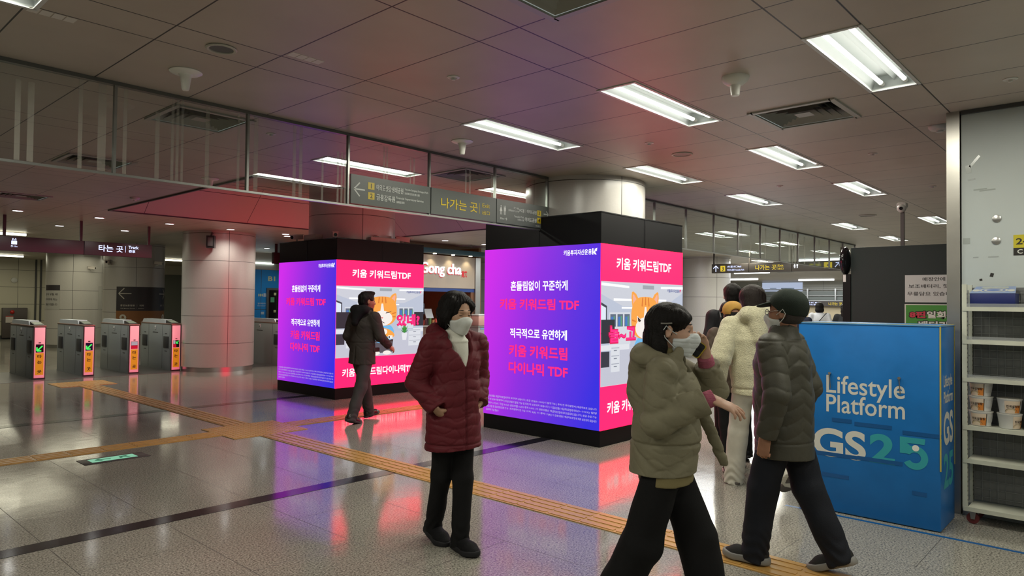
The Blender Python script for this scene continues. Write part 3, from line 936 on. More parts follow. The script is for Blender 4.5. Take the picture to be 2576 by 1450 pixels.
def pink_content(scr, pl, W, caption, cx, ccy, cw, ch, eyes_open):
    o = 0.003
    text('lettering', '키움 키워드림TDF', pl, 0.894, 2.006, 1.20, 0.135, M_LW, scr, 0.026, o)
    text('lettering', '키움 키워드림다이나믹TDF', pl, 0.895, 0.41, 1.53, 0.135, M_LW, scr, 0.026, o)
    # the office picture: flat layers of light, about 1 mm apart
    pic = rect('office_picture', pl, 0.0, 0.652, W, 1.80, g('office back wall', 188, 196, 214), scr, o - 0.0015)
    L = lambda name, pts, m, off: poly(name, pl, pts, m, pic, o + off, 0.0006)
    R = lambda x0, y0, x1, y1: [(x0, y0), (x1, y0), (x1, y1), (x0, y1)]
    L('picture_ceiling', [(0, 1.80), (W, 1.80), (W, 1.70), (1.35, 1.53), (0.42, 1.53), (0, 1.66)], g('office ceiling', 205, 208, 218), 0)
    L('picture_floor', [(0, 0.652), (W, 0.652), (W, 0.98), (1.3, 1.06), (0.4, 1.06), (0, 0.98)], g('office floor', 196, 198, 212), 0)
    for pts in ([(0.0, 1.785), (0.55, 1.76), (0.55, 1.735), (0, 1.755)], [(1.25, 1.765), (W, 1.775), (W, 1.745), (1.25, 1.74)], [(0.24, 1.615), (1.38, 1.61), (1.38, 1.588), (0.24, 1.59)], [(0.4, 1.52), (1.25, 1.515), (1.25, 1.495), (0.4, 1.50)]):
        L('picture_lamp', pts, g('office lamp white', 252, 252, 255, 1.1), 0.0008)
    L('picture_vent', R(0.84, 1.73, 1.09, 1.775), g('office vent grey', 160, 165, 175), 0.0008)
    L('picture_window', [(0.0, 1.22), (0.11, 1.24), (0.11, 1.53), (0, 1.57)], g('office window frame', 60, 66, 78), 0.0008)
    L('picture_window', [(0.0, 1.24), (0.09, 1.255), (0.09, 1.51), (0, 1.54)], g('office window light', 225, 235, 248), 0.0014)
    for x0, x1 in ((0.16, 0.58), (1.24, 1.56)):
        L('picture_cabinet', R(x0, 1.10, x1, 1.46), g('office cabinet', 214, 218, 226), 0.0008)
        for k in range(3):
            w = (x1 - x0) / 3
            L('picture_shelf', R(x0 + k * w + .015, 1.30, x0 + (k + 1) * w - .015, 1.44), g('office shelf shade', 96, 108, 128), 0.0014)
            L('picture_binder', R(x0 + k * w + .03, 1.305, x0 + k * w + .075, 1.41), g('office binder blue', 70, 120, 190), 0.002)
            L('picture_binder', R(x0 + k * w + .08, 1.305, x0 + k * w + .10, 1.42), g('office binder green', 90, 160, 120), 0.002)
    L('picture_desk', R(0.0, 1.04, 0.56, 1.10), g('office desk top', 226, 228, 234), 0.002)
    L('picture_desk', R(1.56, 1.04, W, 1.10), g('office desk top', 226, 228, 234), 0.002)
    L('picture_monitor', R(0.0, 1.12, 0.26, 1.38), g('office monitor', 42, 46, 56), 0.0026)
    L('picture_monitor', R(1.58, 1.14, W, 1.38), g('office monitor', 42, 46, 56), 0.0026)
    L('picture_chair', R(0.0, 0.86, 0.16, 1.03), g('office chair dark', 52, 54, 66), 0.0026)
    for x0, x1 in ((0.19, 0.36), (1.46, 1.73)):
        L('picture_drawers', R(x0, 0.80, x1, 1.08), g('office drawers', 220, 223, 230), 0.003)
        for k in range(3):
            L('picture_drawer_line', R(x0 + .01, 0.885 + k * 0.088, x1 - .01, 0.892 + k * 0.088), g('drawer line', 150, 155, 170), 0.0036)
            L('picture_drawer_handle', R((x0 + x1) / 2 - .03, 0.855 + k * 0.088, (x0 + x1) / 2 + .03, 0.865 + k * 0.088), g('drawer handle', 120, 125, 140), 0.0036)
    L('picture_pot', [(1.33, 0.90), (1.41, 0.90), (1.43, 1.02), (1.31, 1.02)], g('plant pot', 232, 232, 238), 0.003)
    for k in range(7):
        a = PI * (0.12 + 0.76 * k / 6)
        ln = 0.15 + 0.03 * (k % 2)
        bx, by = 1.37, 1.02
        ex, ey = bx + ln * math.cos(a) * 0.55, by + ln * math.sin(a)
        nx, ny = -math.sin(a) * 0.016, math.cos(a) * 0.010
        L('picture_leaf', [(bx, by), ((bx + ex) / 2 + nx, (by + ey) / 2 + ny), (ex, ey), ((bx + ex) / 2 - nx, (by + ey) / 2 - ny)], g('plant leaf %d' % (k % 2), 52 + 20 * (k % 2), 128 + 24 * (k % 2), 62), 0.004)
    # an ordinary ginger cat in shirt and tie
    C = lambda pts, m, off: L('ginger_cat', pts, m, 0.005 + off)
    org, dor, wht = g('ginger fur', 250, 166, 72), g('dark ginger stripe', 222, 122, 48), g('white fur', 246, 238, 232)
    C([(0.70, 0.70), (1.10, 0.70), (1.13, 0.92), (0.66, 0.92)], g('grey trousers', 88, 84, 92), 0)
    for x in (0.77, 1.00):
        C(oval(x, 0.70, 0.085, 0.035, 18), wht, 0.0006)
    C(oval(0.895, 1.03, 0.25, 0.17, 30), g('light blue shirt', 112, 186, 236), 0.0006)
    C([(0.68, 0.885), (1.12, 0.885), (1.12, 0.91), (0.68, 0.91)], g('belt', 60, 44, 40), 0.0012)
    C([(0.87, 1.12), (0.93, 1.12), (0.955, 0.94), (0.90, 0.90), (0.85, 0.94)], g('dark red tie', 150, 34, 44), 0.0012)
    C(oval(0.78, 1.03, 0.15, 0.062, 22, rot=0.35), org, 0.0018); C(oval(1.01, 1.03, 0.15, 0.062, 22, rot=-0.35), org, 0.0024)
    C(oval(0.85, 1.055, 0.05, 0.045, 16), wht, 0.003); C(oval(0.95, 1.05, 0.05, 0.045, 16), wht, 0.003)
    C(R(1.02, 0.93, 1.11, 0.985), wht, 0.003); C(R(1.03, 0.94, 1.055, 0.975), g('badge photo', 60, 60, 70), 0.0036)
    for s in (-1, 1):
        x = 0.888
        C([(x + s * .12, 1.58), (x + s * .275, 1.50), (x + s * .30, 1.62), (x + s * .292, 1.69), (x + s * .265, 1.70), (x + s * .20, 1.67)], org, 0.003)
        C([(x + s * .165, 1.58), (x + s * .26, 1.53), (x + s * .275, 1.66), (x + s * .25, 1.665)], g('ear pink', 246, 176, 150), 0.0036)
    head = [(0.888 + 0.305 * math.copysign(abs(math.cos(t)) ** 0.72, math.cos(t)), 1.395 + 0.245 * math.copysign(abs(math.sin(t)) ** 0.78, math.sin(t))) for t in [2 * PI * k / 48 for k in range(48)]]
    C(head, org, 0.0042)
    C(oval(0.888, 1.275, 0.215, 0.125, 30), wht, 0.0048)
    C([(0.845, 1.36), (0.931, 1.36), (0.905, 1.52), (0.871, 1.52)], wht, 0.0048)
    for pts in ([(0.875, 1.54), (0.901, 1.54), (0.895, 1.635), (0.881, 1.635)], [(0.80, 1.53), (0.825, 1.525), (0.835, 1.625), (0.815, 1.63)], [(0.976, 1.53), (0.951, 1.525), (0.941, 1.625), (0.961, 1.63)], [(0.60, 1.36), (0.68, 1.345), (0.68, 1.36), (0.60, 1.38)], [(1.176, 1.36), (1.096, 1.345), (1.096, 1.36), (1.176, 1.38)], [(0.61, 1.29), (0.68, 1.29), (0.68, 1.305), (0.605, 1.31)], [(1.166, 1.29), (1.096, 1.29), (1.096, 1.305), (1.171, 1.31)]):
        C(pts, dor, 0.0048)
    ink = g('cat ink', 58, 40, 34)
    for s in (-1, 1):
        x = 0.888
        if eyes_open:
            C([(x + s * .085, 1.365), (x + s * .185, 1.42), (x + s * .175, 1.355), (x + s * .13, 1.335)], wht, 0.0054)
            C([(x + s * .10, 1.365), (x + s * .17, 1.405), (x + s * .16, 1.355), (x + s * .12, 1.345)], ink, 0.006)
        else:
            C([(x + s * .07, 1.355), (x + s * .13, 1.365), (x + s * .20, 1.395), (x + s * .14, 1.383), (x + s * .08, 1.372)], ink, 0.0054)
        C([(x, 1.225), (x + s * .05, 1.200), (x + s * .045, 1.19), (x, 1.213)], ink, 0.0054)
    C([(0.865, 1.295), (0.911, 1.295), (0.888, 1.265)], g('cat nose pink', 232, 128, 128), 0.0054)
    text('lettering', '키움투자자산운용', pl, 1.555, 1.722, 0.30, 0.042, g('navy lettering', 40, 60, 140), pic, 0.02, o + 0.002)
    poly('company_mark', pl, [(1.715, 1.70), (1.745, 1.745), (1.705, 1.735)], g('mark magenta', 230, 30, 110), pic, o + 0.002, 0.0006)
    text('lettering', caption, pl, cx, ccy, cw + .03, ch + .03, M_LPE, pic, 0.055, o + 0.0125)
    text('lettering', caption, pl, cx, ccy, cw, ch, M_LP, pic, 0.026, o + 0.0135)
def ad_pillar(label, U, V, WU, WV, capt, eyes):
    t = thing('advertising_pillar', label, 'advertising pillar', (U + WU / 2, V + WV / 2, 0), 'LED advertising pillars')
    Z0, Z1, Z2 = 0.176, 2.213, 2.5616
    x0, x1, y0, y1 = U + 0.006, U + WU - 0.006, V + 0.006, V + WV - 0.006
    base = MB().box((x0, y0, 0), (x1, y1, Z0)).build('plinth', M_BLACK, t)
    cap = MB().box((x0, y0, Z1), (x1, y1, Z2 - 0.01)).build('cap', M_BLACK, t)
    seam = MB()
    for f in (0.5,):
        seam.box((U + 0.003, V + WV * f - 0.003, Z1), (U + 0.0065, V + WV * f + 0.003, Z2 - 0.01)); seam.box((U + WU * f - 0.003, V + 0.003, Z1), (U + WU * f + 0.003, V + 0.0065, Z2 - 0.01))
    seam.box((U + 0.002, V + 0.002, Z2 - 0.012), (U + WU - 0.002, V + WV - 0.002, Z2))
    seam.build('cap_edge', M_BLACKG, cap)
    MB().box((x0 + 0.03, y0 + 0.03, Z0), (x1 - 0.03, y1 - 0.03, Z1)).build('core', M_BLACK, t)
    e = 0.008
    mp = m_purple('purple LED gradient', None, (1, -1, V + WV), WV)
    s1 = MB().box((U, V + e, Z0 + 0.002), (U + 0.03, V + WV - 0.002, Z1 - 0.002)).build('purple_screen', mp, t)
    s2 = MB().box((U + 0.002, V, Z0 + 0.002), (U + WU - 0.002, V + 0.03, Z1 - 0.002)).build('pink_screen', M_PINK, t)
    s3 = MB().box((U + WU - 0.03, V + 0.031, Z0 + 0.002), (U + WU, V + WV - 0.002, Z1 - 0.002)).build('purple_screen', m_purple('purple LED gradient', None, (1, 1, V), WV), t)
    s4 = MB().box((U + 0.031, V + WV - 0.03, Z0 + 0.002), (U + WU - 0.031, V + WV, Z1 - 0.002)).build('pink_screen', M_PINK, t)
    purple_content(s1, Plane((U, V + WV, 0), (0, -1, 0)))
    pink_content(s2, Plane((U, V, 0), (1, 0, 0)), WU - 0.004, *capt, eyes)
    return t
ad_pillar('nearer square LED advertising pillar, between the two women', 6.237, 4.384, 1.792, 1.769, ('놀~고', 0.403, 1.215, 0.52, 0.175), True)
ad_pillar('farther square LED advertising pillar behind the walking man in dark coat', 6.269, 9.461, 1.792, 1.769, ('있네?', 1.445, 1.24, 0.48, 0.175), False)

# security cameras on the farther pillar
def bullet_cam(x, y, z, yaw, label, long=0.24):
    t = thing('security_camera', label, 'security camera', (x, y, z), 'security cameras on the pillar top')
    d = Vector((math.cos(yaw), math.sin(yaw), -0.12)).normalized(); s = Vector((-d.y, d.x, 0)).normalized(); up = d.cross(s) * -1
    up = s.cross(d) * -1 if up.z < 0 else up
    c = Vector((x, y, z + 0.075))
    b = MB(); hw, hh = 0.042, 0.036
    pts = [c - d * long * .5 + s * a * hw + up * e * hh for a, e in ((-1, -1), (1, -1), (1, 1), (-1, 1))]
    b.prism(pts, d * long); body = b.build('housing', mat('cream camera housing', (0.60, 0.55, 0.50, 1), 0.4), t)
    b = MB(); b.prism([c - d * (long * .5) + s * a * (hw + .012) + up * (hh + e) for a, e in ((-1, 0.004), (1, 0.004), (1, .012), (-1, .012))], d * (long + 0.05)); b.build('sun_shield', mat('cream camera housing', (0.6, 0.55, 0.5, 1), 0.4), t)
    MB().rod(c + d * (long * .5), c + d * (long * .5 + 0.004), 0.028, 16).build('lens', M_BLACKG, t)
    MB().tube([c - up * hh, c - up * (hh + 0.02), (x, y, z)], 0.012).build('bracket', M_OFFW, t)
for args in ((6.32, 10.75, 2.5616, 3.5, 'leftmost security camera on the farther pillar top'), (6.42, 9.75, 2.5616, 4.2, 'security camera at the front corner of the farther pillar top'), (7.05, 9.72, 2.5616, 5.3, 'security camera over the pink face of the farther pillar'), (7.70, 9.60, 2.5616, 5.5, 'rightmost security camera on the farther pillar top')):
    bullet_cam(*args)
tag(MB().bevbox((6.30, 10.15, 2.5616), (6.46, 10.5, 2.66), 0.01).build('junction_box', mat('grey beige box', (0.36, 0.34, 0.30, 1), 0.5)), 'beige junction box between the cameras on the farther pillar top', 'box')
tag(MB().bevbox((6.95, 9.50, 2.5616), (7.55, 9.58, 2.63), 0.01).build('cable_duct', mat('grey beige box', (0.36, 0.34, 0.30, 1), 0.5)), 'long beige cable duct along the front of the farther pillar top', 'cable duct')

# ---------------------------------------------------------------- ticket gates
M_GATE = mat('brushed gate steel', (0.38, 0.42, 0.43, 1), 0.4, 0.45, bump=0.02, bscale=150)
M_GEND = mat('pink glowing gate end plate', (0.80, 0.78, 0.77, 1), 0.35, emit=srgb(255, 92, 128), el=0.55)  # pink light on the plates is put in as their own emission
M_STK = mat('orange yellow sticker', (0.72, 0.36, 0.03, 1), 0.45, emit=srgb(235, 145, 15), el=0.40)  # emission put into the sticker to lift its brightness, no lamp behind
M_INK = mat('black print', (0.015, 0.012, 0.01, 1), 0.5)
M_PADF = mat('black flap pad', (0.03, 0.032, 0.035, 1), 0.45)
def gate(x, y0, y1, w, kind, label):
    t = thing('ticket_gate', label, 'ticket gate', (x + w / 2, (y0 + y1) / 2, 0), 'ticket gates')
    MB().bevbox((x, y0 + 0.01, 0.0), (x + w, y1, 1.0), 0.006).build('body', M_GATE, t)
    MB().bevbox((x - 0.008, y0 - 0.004, 1.0), (x + w + 0.008, y1 + 0.004, 1.03), 0.008).build('top_rim', mat('copper brown rim', (0.36, 0.24, 0.20, 1), 0.35, 0.6), t)
    # raised console
    c = MB(); a, b = y0 + 0.45, y1 - 0.12
    c.prism([(x + 0.01, a - 0.07, 1.03), (x + 0.01, b + 0.08, 1.03), (x + 0.01, b, 1.11), (x + 0.01, a, 1.11)], (w - 0.02, 0, 0))
    c.build('console', mat('pale console', (0.55, 0.60, 0.62, 1), 0.35), t)
    r = MB(); r.prism([(x + 0.015, y0 + 0.05, 1.03), (x + 0.015, y0 + 0.36, 1.03), (x + 0.015, y0 + 0.36, 1.095), (x + 0.015, y0 + 0.05, 1.04)], (w - 0.03, 0, 0))
    rd = r.build('card_reader', M_DARK, t)
    q = MB(); q.prism([(x + 0.03, y0 + 0.09, 1.0483), (x + 0.03, y0 + 0.32, 1.0888), (x + w - 0.03, y0 + 0.32, 1.0888), (x + w - 0.03, y0 + 0.09, 1.0483)], (0, -0.0005, 0.003))
    q.build('reader_screen', glow('pale reader screen', (0.55, 0.6, 0.4, 1), 0.35), rd)
    # side: panel lines, flap pads, slots
    for sx, d in ((x, -1), (x + w, 1)):
        s = MB()
        for yy in (y0 + 0.5, y1 - 0.47, y0 + 0.1):
            s.box((sx, yy - 0.004, 0.03), (sx + d * 0.0015, yy + 0.004, 0.99))
        for yy, ww, zz in ((y0 + 0.30, 0.10, 0.80), (y1 - 0.26, 0.10, 0.80), ((y0 + y1) / 2 + 0.02, 0.30, 0.815), (y0 + 0.30, 0.13, 0.42), (y1 - 0.26, 0.13, 0.42)):
            s.box((sx, yy - ww / 2, zz - 0.008), (sx + d * 0.002, yy + ww / 2, zz + 0.008))
        s.build('panel_seams', M_DARK, t)
        for yy in (y0 + 0.28, y1 - 0.25):
            MB().bevbox((sx - d * 0.002, yy - 0.14, 0.49), (sx + d * 0.012, yy + 0.14, 0.745), 0.006).build('flap_pad', M_PADF, t)
        h = MB().bevbox((sx - d * 0.002, (y0 + y1) / 2 - 0.02, 0.885), (sx + d * 0.012, (y0 + y1) / 2 + 0.045, 0.965), 0.004).build('sensor_box', M_WHITE, t)
        MB().rod((sx + d * 0.011, (y0 + y1) / 2 + 0.012, 0.915), (sx + d * 0.015, (y0 + y1) / 2 + 0.012, 0.915), 0.013, 12).build('sensor_eye', M_BLACKG, h)
    # end plate facing the hall
    P = Plane((x, y0 + 0.004, 0), (1, 0, 0))
    MB().box((x - 0.006, y0 + 0.004, 0.0), (x + w + 0.006, y0 + 0.03, 1.0)).build('end_frame', M_DARK, t)
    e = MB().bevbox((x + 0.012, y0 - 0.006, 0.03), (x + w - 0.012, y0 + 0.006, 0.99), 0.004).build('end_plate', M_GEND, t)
    P = Plane((x + w / 2, y0 - 0.006, 0), (1, 0, 0))
    rect('sticker', P, -0.068, 0.085, 0.068, 0.505, M_STK, e, 0.0004)
    for s_, z in (('타', 0.44), ('는', 0.33), ('곳', 0.15)):
        text('lettering', s_, P, 0, z, 0.072, 0.066, M_INK, e, 0.03, 0.0024)
    d = rect('status_display', P, -0.064, 0.515, 0.064, 0.67, M_BLACKG, e, 0.0004)
    gr_ = glow('green arrow light', (0.05, 0.85, 0.12, 1), 1.2); rd_ = glow('red sign light', (0.55, 0.0, 0.02, 1), 1.0)
    if kind == 'green':
        arrow_mb(P, (-0.045, 0.545), (0.045, 0.64), 0.024, 0.05, 0.003).build('arrow', gr_, d)
    else:
        rect('stop_field', P, -0.06, 0.518, 0.06 if kind == 'red' else 0.0, 0.585, rd_, d, 0.0025)
        rect('picture_field', P, -0.06, 0.59, 0.06 if kind == 'red' else -0.02, 0.665, glow('mixed picture light', (0.55, 0.45, 0.5, 1), 0.7), d, 0.0025)
        if kind == 'mixed':
            arrow_mb(P, (0.0, 0.60), (0.05, 0.655), 0.014, 0.03, 0.004).build('arrow', gr_, d)
    rect('maker_mark', P, -0.02, 0.69, 0.02, 0.708, M_INK, e, 0.0004)
    return t
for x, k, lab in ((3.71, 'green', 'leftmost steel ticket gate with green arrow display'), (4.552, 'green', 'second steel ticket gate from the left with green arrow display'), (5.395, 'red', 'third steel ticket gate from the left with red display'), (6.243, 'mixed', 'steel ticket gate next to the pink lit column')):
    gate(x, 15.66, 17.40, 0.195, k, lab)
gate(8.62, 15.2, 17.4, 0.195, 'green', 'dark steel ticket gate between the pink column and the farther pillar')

# hanging sign over the gates
t = thing('track_sign', 'dark maroon hanging sign with white track lettering over the gates', 'sign', (3.9, 15.2, 2.40))
M_MAR = mat('dark maroon sign case', (0.050, 0.028, 0.036, 1), 0.45)
MB().bevbox((1.75, 15.14, 2.40), (4.37, 15.26, 2.665), 0.006).build('case', M_MAR, t)
cs = MB().bevbox((4.376, 15.14, 2.40), (5.61, 15.26, 2.665), 0.006).build('case', M_MAR, t)
M_SLW = glow('cool white sign lettering', (0.62, 0.68, 1.0, 1), 1.5)
PT = Plane((0, 15.14, 0), (1, 0, 0))
text('lettering', '타는 곳', PT, 4.842, 2.545, 0.44, 0.13, M_SLW, cs, 0.015, 0.001)
rect('divider', PT, 5.104, 2.485, 5.111, 2.615, M_SLW, cs, 0.001)
text('lettering', 'Track', PT, 5.257, 2.593, 0.19, 0.062, M_SLW, cs, 0.02, 0.001)
text('lettering', '乘車', PT, 5.228, 2.512, 0.125, 0.06, M_SLW, cs, 0.02, 0.001)
b = MB()
b.prism([PT.at(x, y, 0.001) for x, y in ((3.205, 2.52), (3.292, 2.52), (3.292, 2.585), (3.205, 2.585))], PT.n * 0.001)
for x in (3.225, 3.249, 3.273):
    b.prism([PT.at(a, c, 0.001) for a, c in oval(x, 2.60, 0.009, 0.009, 10)], PT.n * 0.001)
for s in (-1, 1):
    b.prism([PT.at(3.249 + s * 0.02 + dx, 2.615 + dy, 0.001) for dx, dy in ((-0.014, 0), (0.014, 0), (0, 0.02))], PT.n * 0.001)
b.build('elevator_symbol', M_SLW, t)
text('lettering', '15m', PT, 3.272, 2.484, 0.055, 0.026, M_SLW, t, 0.01, 0.001)
arrow_mb(PT, (3.215, 2.50), (3.215, 2.466), 0.007, 0.016, 0.001).build('arrow', M_SLW, t)
for x in (2.2, 3.11, 4.33, 5.565):
    MB().box((x - 0.022, 15.18, 2.66), (x + 0.022, 15.22, H - 0.001)).build('hanger', M_MAR, t)
# small hanging sign partly behind the farther pillar
t = thing('hanging_sign', 'dark maroon hanging sign end showing left of the farther pillar', 'sign', (10.0, 17.0, 2.52))
MB().bevbox((9.31, 16.94, 2.52), (11.6, 17.06, 2.82), 0.006).build('case', M_MAR, t)
for x in (9.40, 11.4):
    MB().box((x - 0.03, 16.98, 2.82), (x + 0.03, 17.02, H - 0.001)).build('hanger', M_MAR, t)
# wall speaker on the pink column
t = thing('column_speaker', 'small black speaker on a bracket high on the pink column', 'speaker', (6.72, 14.88, 2.65))
import_dir = Vector((6.74 - 7.19, 14.88 - 15.5, 0)).normalized()
def orient_box(c, d, up, l, w, h):
    d, up = Vector(d).normalized(), Vector(up).normalized(); s = d.cross(up).normalized(); up = s.cross(d)
    c = Vector(c)
    pts = [c - d * l / 2 + s * a * w / 2 + up * e * h / 2 for a, e in ((-1, -1), (1, -1), (1, 1), (-1, 1))]
    return pts, d * l
c0 = Vector((7.19, 15.5, 2.79)) + import_dir * 0.90
pts, dv = orient_box(c0, import_dir, (0, 0, 1), 0.15, 0.16, 0.26)
MB().prism(pts, dv).build('cabinet', mat('black plastic', (0.02, 0.02, 0.022, 1), 0.4), t)
pts, dv = orient_box(c0 + import_dir * 0.078, import_dir, (0, 0, 1), 0.008, 0.10, 0.18)
MB().prism(pts, dv).build('grille', mat('grey grille', (0.10, 0.10, 0.10, 1), 0.6), t)
MB().tube([c0 + Vector((0, 0, 0.13)), c0 - import_dir * 0.08 + Vector((0, 0, 0.2)), c0 - import_dir * 0.16 + Vector((0, 0, 0.2))], 0.02).build('bracket', M_DARK, t)

# boards wrapped on the columns behind the gates
class Cyl:
    """reader's plane bent round a column: a = arc length to the right from angle a0"""
    def __init__(self, c, r, a0):
        self.c, self.r, self.a0 = c, r, a0
        self.n = Vector((0, 0, 0))
    def at(self, a, b, h=0.0):
        t = self.a0 + a / self.r
        return Vector((self.c[0] + (self.r + h) * math.cos(t), self.c[1] + (self.r + h) * math.sin(t), b))
    def sheet(self, name, x0, x1, z0, z1, m, parent, off=0.004, n=16):
        b = MB(); v = []
        for i in range(n + 1):
            a = x0 + (x1 - x0) * i / n
            v += [self.at(a, z0, off), self.at(a, z1, off), self.at(a, z1, 0.0005), self.at(a, z0, 0.0005)]
        f = []
        for i in range(n):
            k = i * 4
            f += [(k, k + 4, k + 5, k + 1), (k + 1, k + 5, k + 6, k + 2), (k + 3, k + 2, k + 6, k + 7), (k, k + 3, k + 7, k + 4)]
        f += [(0, 1, 2, 3), (n * 4, n * 4 + 3, n * 4 + 2, n * 4 + 1)]
        b.add(v, f, True)
        return b.build(name, m, parent)
def toward(c):
    return math.atan2(-c[1], -c[0])
cF = (7.19, 20.6); CF = Cyl(cF, 0.746, toward(cF))
t = thing('direction_board', 'black board with two white arrows and orange foot wrapped on a column', 'sign', (cF[0], cF[1] - 0.8, 0.85))
bd = CF.sheet('board', -0.43, 1.10, 1.24, 1.88, mat('black board', (0.035, 0.03, 0.033, 1), 0.4), t)
ft = CF.sheet('foot_board', -0.43, 1.10, 0.86, 1.24, mat('orange brown board', (0.25, 0.10, 0.03, 1), 0.45), t)
M_PALE = mat('pale print', (0.55, 0.52, 0.45, 1), 0.5)
def cyl_stroke(b, cy, p, q, w, off):
    p, q = Vector(p), Vector(q); e = (q - p).normalized(); s = Vector((-e.y, e.x)) * w / 2
    n = 8; v = []
    for i in range(n + 1):
        x = p.lerp(q, i / n)
        v += [cy.at((x - s).x, (x - s).y, off), cy.at((x + s).x, (x + s).y, off)]
    b.add(v, [(2 * i, 2 * i + 2, 2 * i + 3, 2 * i + 1) for i in range(n)])
def cyl_arrow(cy, x0, x1, z, hd, par):
    b = MB(); d = 1 if x1 > x0 else -1
    cyl_stroke(b, cy, (x0, z), (x1, z), 0.022, 0.0055)
    cyl_stroke(b, cy, (x1 - d * hd, z + hd), (x1, z), 0.022, 0.0055); cyl_stroke(b, cy, (x1 - d * hd, z - hd), (x1, z), 0.022, 0.0055)
    b.build('arrow', M_PALE, par)
cyl_arrow(CF, -0.06, -0.37, 1.70, 0.14, bd)
cyl_arrow(CF, 0.70, 1.02, 1.70, 0.14, bd)
text('lettering', '중앙보훈병원 │ 개화', CF, -0.04, 1.385, 0.56, 0.055, M_PALE, bd, 0.01, 0.0055)
text('lettering', 'VHS Medical Center │ Gaehwa', CF, -0.04, 1.31, 0.56, 0.035, M_PALE, bd, 0.005, 0.0055)
text('lettering', '방면 │ 행', CF, 0.86, 1.385, 0.22, 0.055, M_PALE, bd, 0.01, 0.0055)
text('lettering', '9', CF, -0.25, 1.02, 0.17, 0.26, M_PALE, ft, 0.02, 0.014)
text('lettering', '9', CF, 0.90, 1.02, 0.17, 0.26, M_PALE, ft, 0.02, 0.014)
cE = (7.17, 25.7); CE = Cyl(cE, 0.791, toward(cE))
t = thing('notice_board', 'white notice with dark heading on the farthest column at left', 'notice', (cE[0], cE[1] - 0.8, 1.2))
nb = CE.sheet('board', -1.02, -0.40, 1.20, 1.80, mat('grey white notice', (0.42, 0.41, 0.38, 1), 0.5), t)
CE.sheet('heading', -1.02, -0.40, 1.80, 1.97, mat('black board', (0.035, 0.03, 0.033, 1), 0.4), t)
for k, s_ in enumerate(('문이 닫힐 때', '무리하게 타는', '행동은 위험합니다')):
    text('lettering', s_, CE, -0.72, 1.68 - k * 0.16, 0.50, 0.07, M_INK, nb, 0.01, 0.0055)
for k, (cc, rr, aa) in enumerate(((cF, 0.746, -0.85), (cF, 0.746, 0.75), (cE, 0.791, 0.55))):
    an = toward(cc) + aa
    bullet_cam(cc[0] + (rr + 0.09) * math.cos(an), cc[1] + (rr + 0.09) * math.sin(an), 2.46, an + 0.6, ('security camera on the left side of the column with the arrow board', 'security camera on the right side of the column with the arrow board', 'security camera on the farthest column, behind the track sign')[k], 0.2)
    b = MB(); b.rod((cc[0] + (rr - 0.01) * math.cos(an), cc[1] + (rr - 0.01) * math.sin(an), 2.47), (cc[0] + (rr + 0.1) * math.cos(an), cc[1] + (rr + 0.1) * math.sin(an), 2.47), 0.02)
    b.build('wall_arm', M_OFFW, bpy.data.objects[[o.name for o in COL.objects if o.name.startswith('security_camera')][-1]])
nb2 = CE.sheet('side_board', 0.78, 1.0, 1.20, 1.97, mat('grey white notice', (0.42, 0.41, 0.38, 1), 0.5), t)
# ---------------------------------------------------------------- blue covered counter at the right
M_BLUE = mat('blue printed cover', (0.009, 0.15, 0.46, 1), 0.40, spec=0.35, bump=0.45, bscale=4, vary=0.08, vscale=4)
M_BLW = mat('printed white', (0.62, 0.62, 0.57, 1), 0.45)
M_TEAL = mat('printed teal', (0.03, 0.33, 0.38, 1), 0.45)
M_DBLUE = mat('blue tape', (0.006, 0.085, 0.27, 1), 0.35)
t = thing('covered_counter', 'chest high box in blue printed cover reading Lifestyle Platform beside the cap man', 'counter', (5.8, 1.7, 0))
U0, U1, V0, V1, ZT = 5.56, 6.02, 1.065, 2.03, 1.42
bm = bmesh.new()
bmesh.ops.create_grid(bm, x_segments=1, y_segments=1, size=1)
bm.free()
b = MB().bevbox((U0, V0, 0.004), (U1, V1, ZT), 0.012, 2)
body = b.build('cover', M_BLUE, t)
tp = MB().bevbox((U0 - 0.004, V0 - 0.004, ZT - 0.006), (U1 + 0.004, V1 + 0.004, ZT + 0.006), 0.004).build('top_sheet', mat('blue top sheet', (0.05, 0.24, 0.55, 1), 0.3), t)
PL = Plane((U0, 0, 0), (0, -1, 0))            # reader's right = -y, so a = -v
PS = Plane((0, V0, 0), (1, 0, 0))
text('lettering', 'Lifestyle', PL, -1.553, 0.942, 0.535, 0.178, M_BLW, body, 0.009, 0.001, res=8)
text('lettering', 'Platform', PL, -1.553, 0.818, 0.535, 0.135, M_BLW, body, 0.009, 0.001, fit='both')
text('lettering', 'GS', PL, -1.730, 0.520, 0.375, 0.215, M_BLW, body, 0.03, 0.001, res=10)
text('lettering', '2', PL, -1.434, 0.524, 0.168, 0.212, M_TEAL, body, 0.035, 0.001, res=10)
# the 5 with its white dot
cx5, cz5 = -1.222, 0.492
o5 = [(-1.158, 0.630), (-1.318, 0.630), (-1.318, 0.515), (-1.272, 0.515)]
o5 += [(cx5 + 0.037 * math.cos(math.radians(q)), cz5 + 0.038 * math.sin(math.radians(q))) for q in range(150, -151, -12)]
o5 += [(cx5 + 0.081 * math.cos(math.radians(q)), cz5 + 0.083 * math.sin(math.radians(q))) for q in range(-150, 113, 10)]
o5 += [(-1.272, 0.590), (-1.163, 0.590)]
b = MB().prism([PL.at(x, z, 0.001) for x, z in o5], PL.n * 0.001)
b.build('lettering', M_TEAL, body)
poly('dot', PL, oval(-1.218, 0.560, 0.022, 0.022, 20), mat('printed white bright', (0.75, 0.75, 0.7, 1), 0.4), body, 0.002, 0.001)
text('lettering', 'Lifestyle\nPlatform', PS, 5.80, 0.975, 0.30, 0.20, M_BLW, body, 0.02, 0.001)
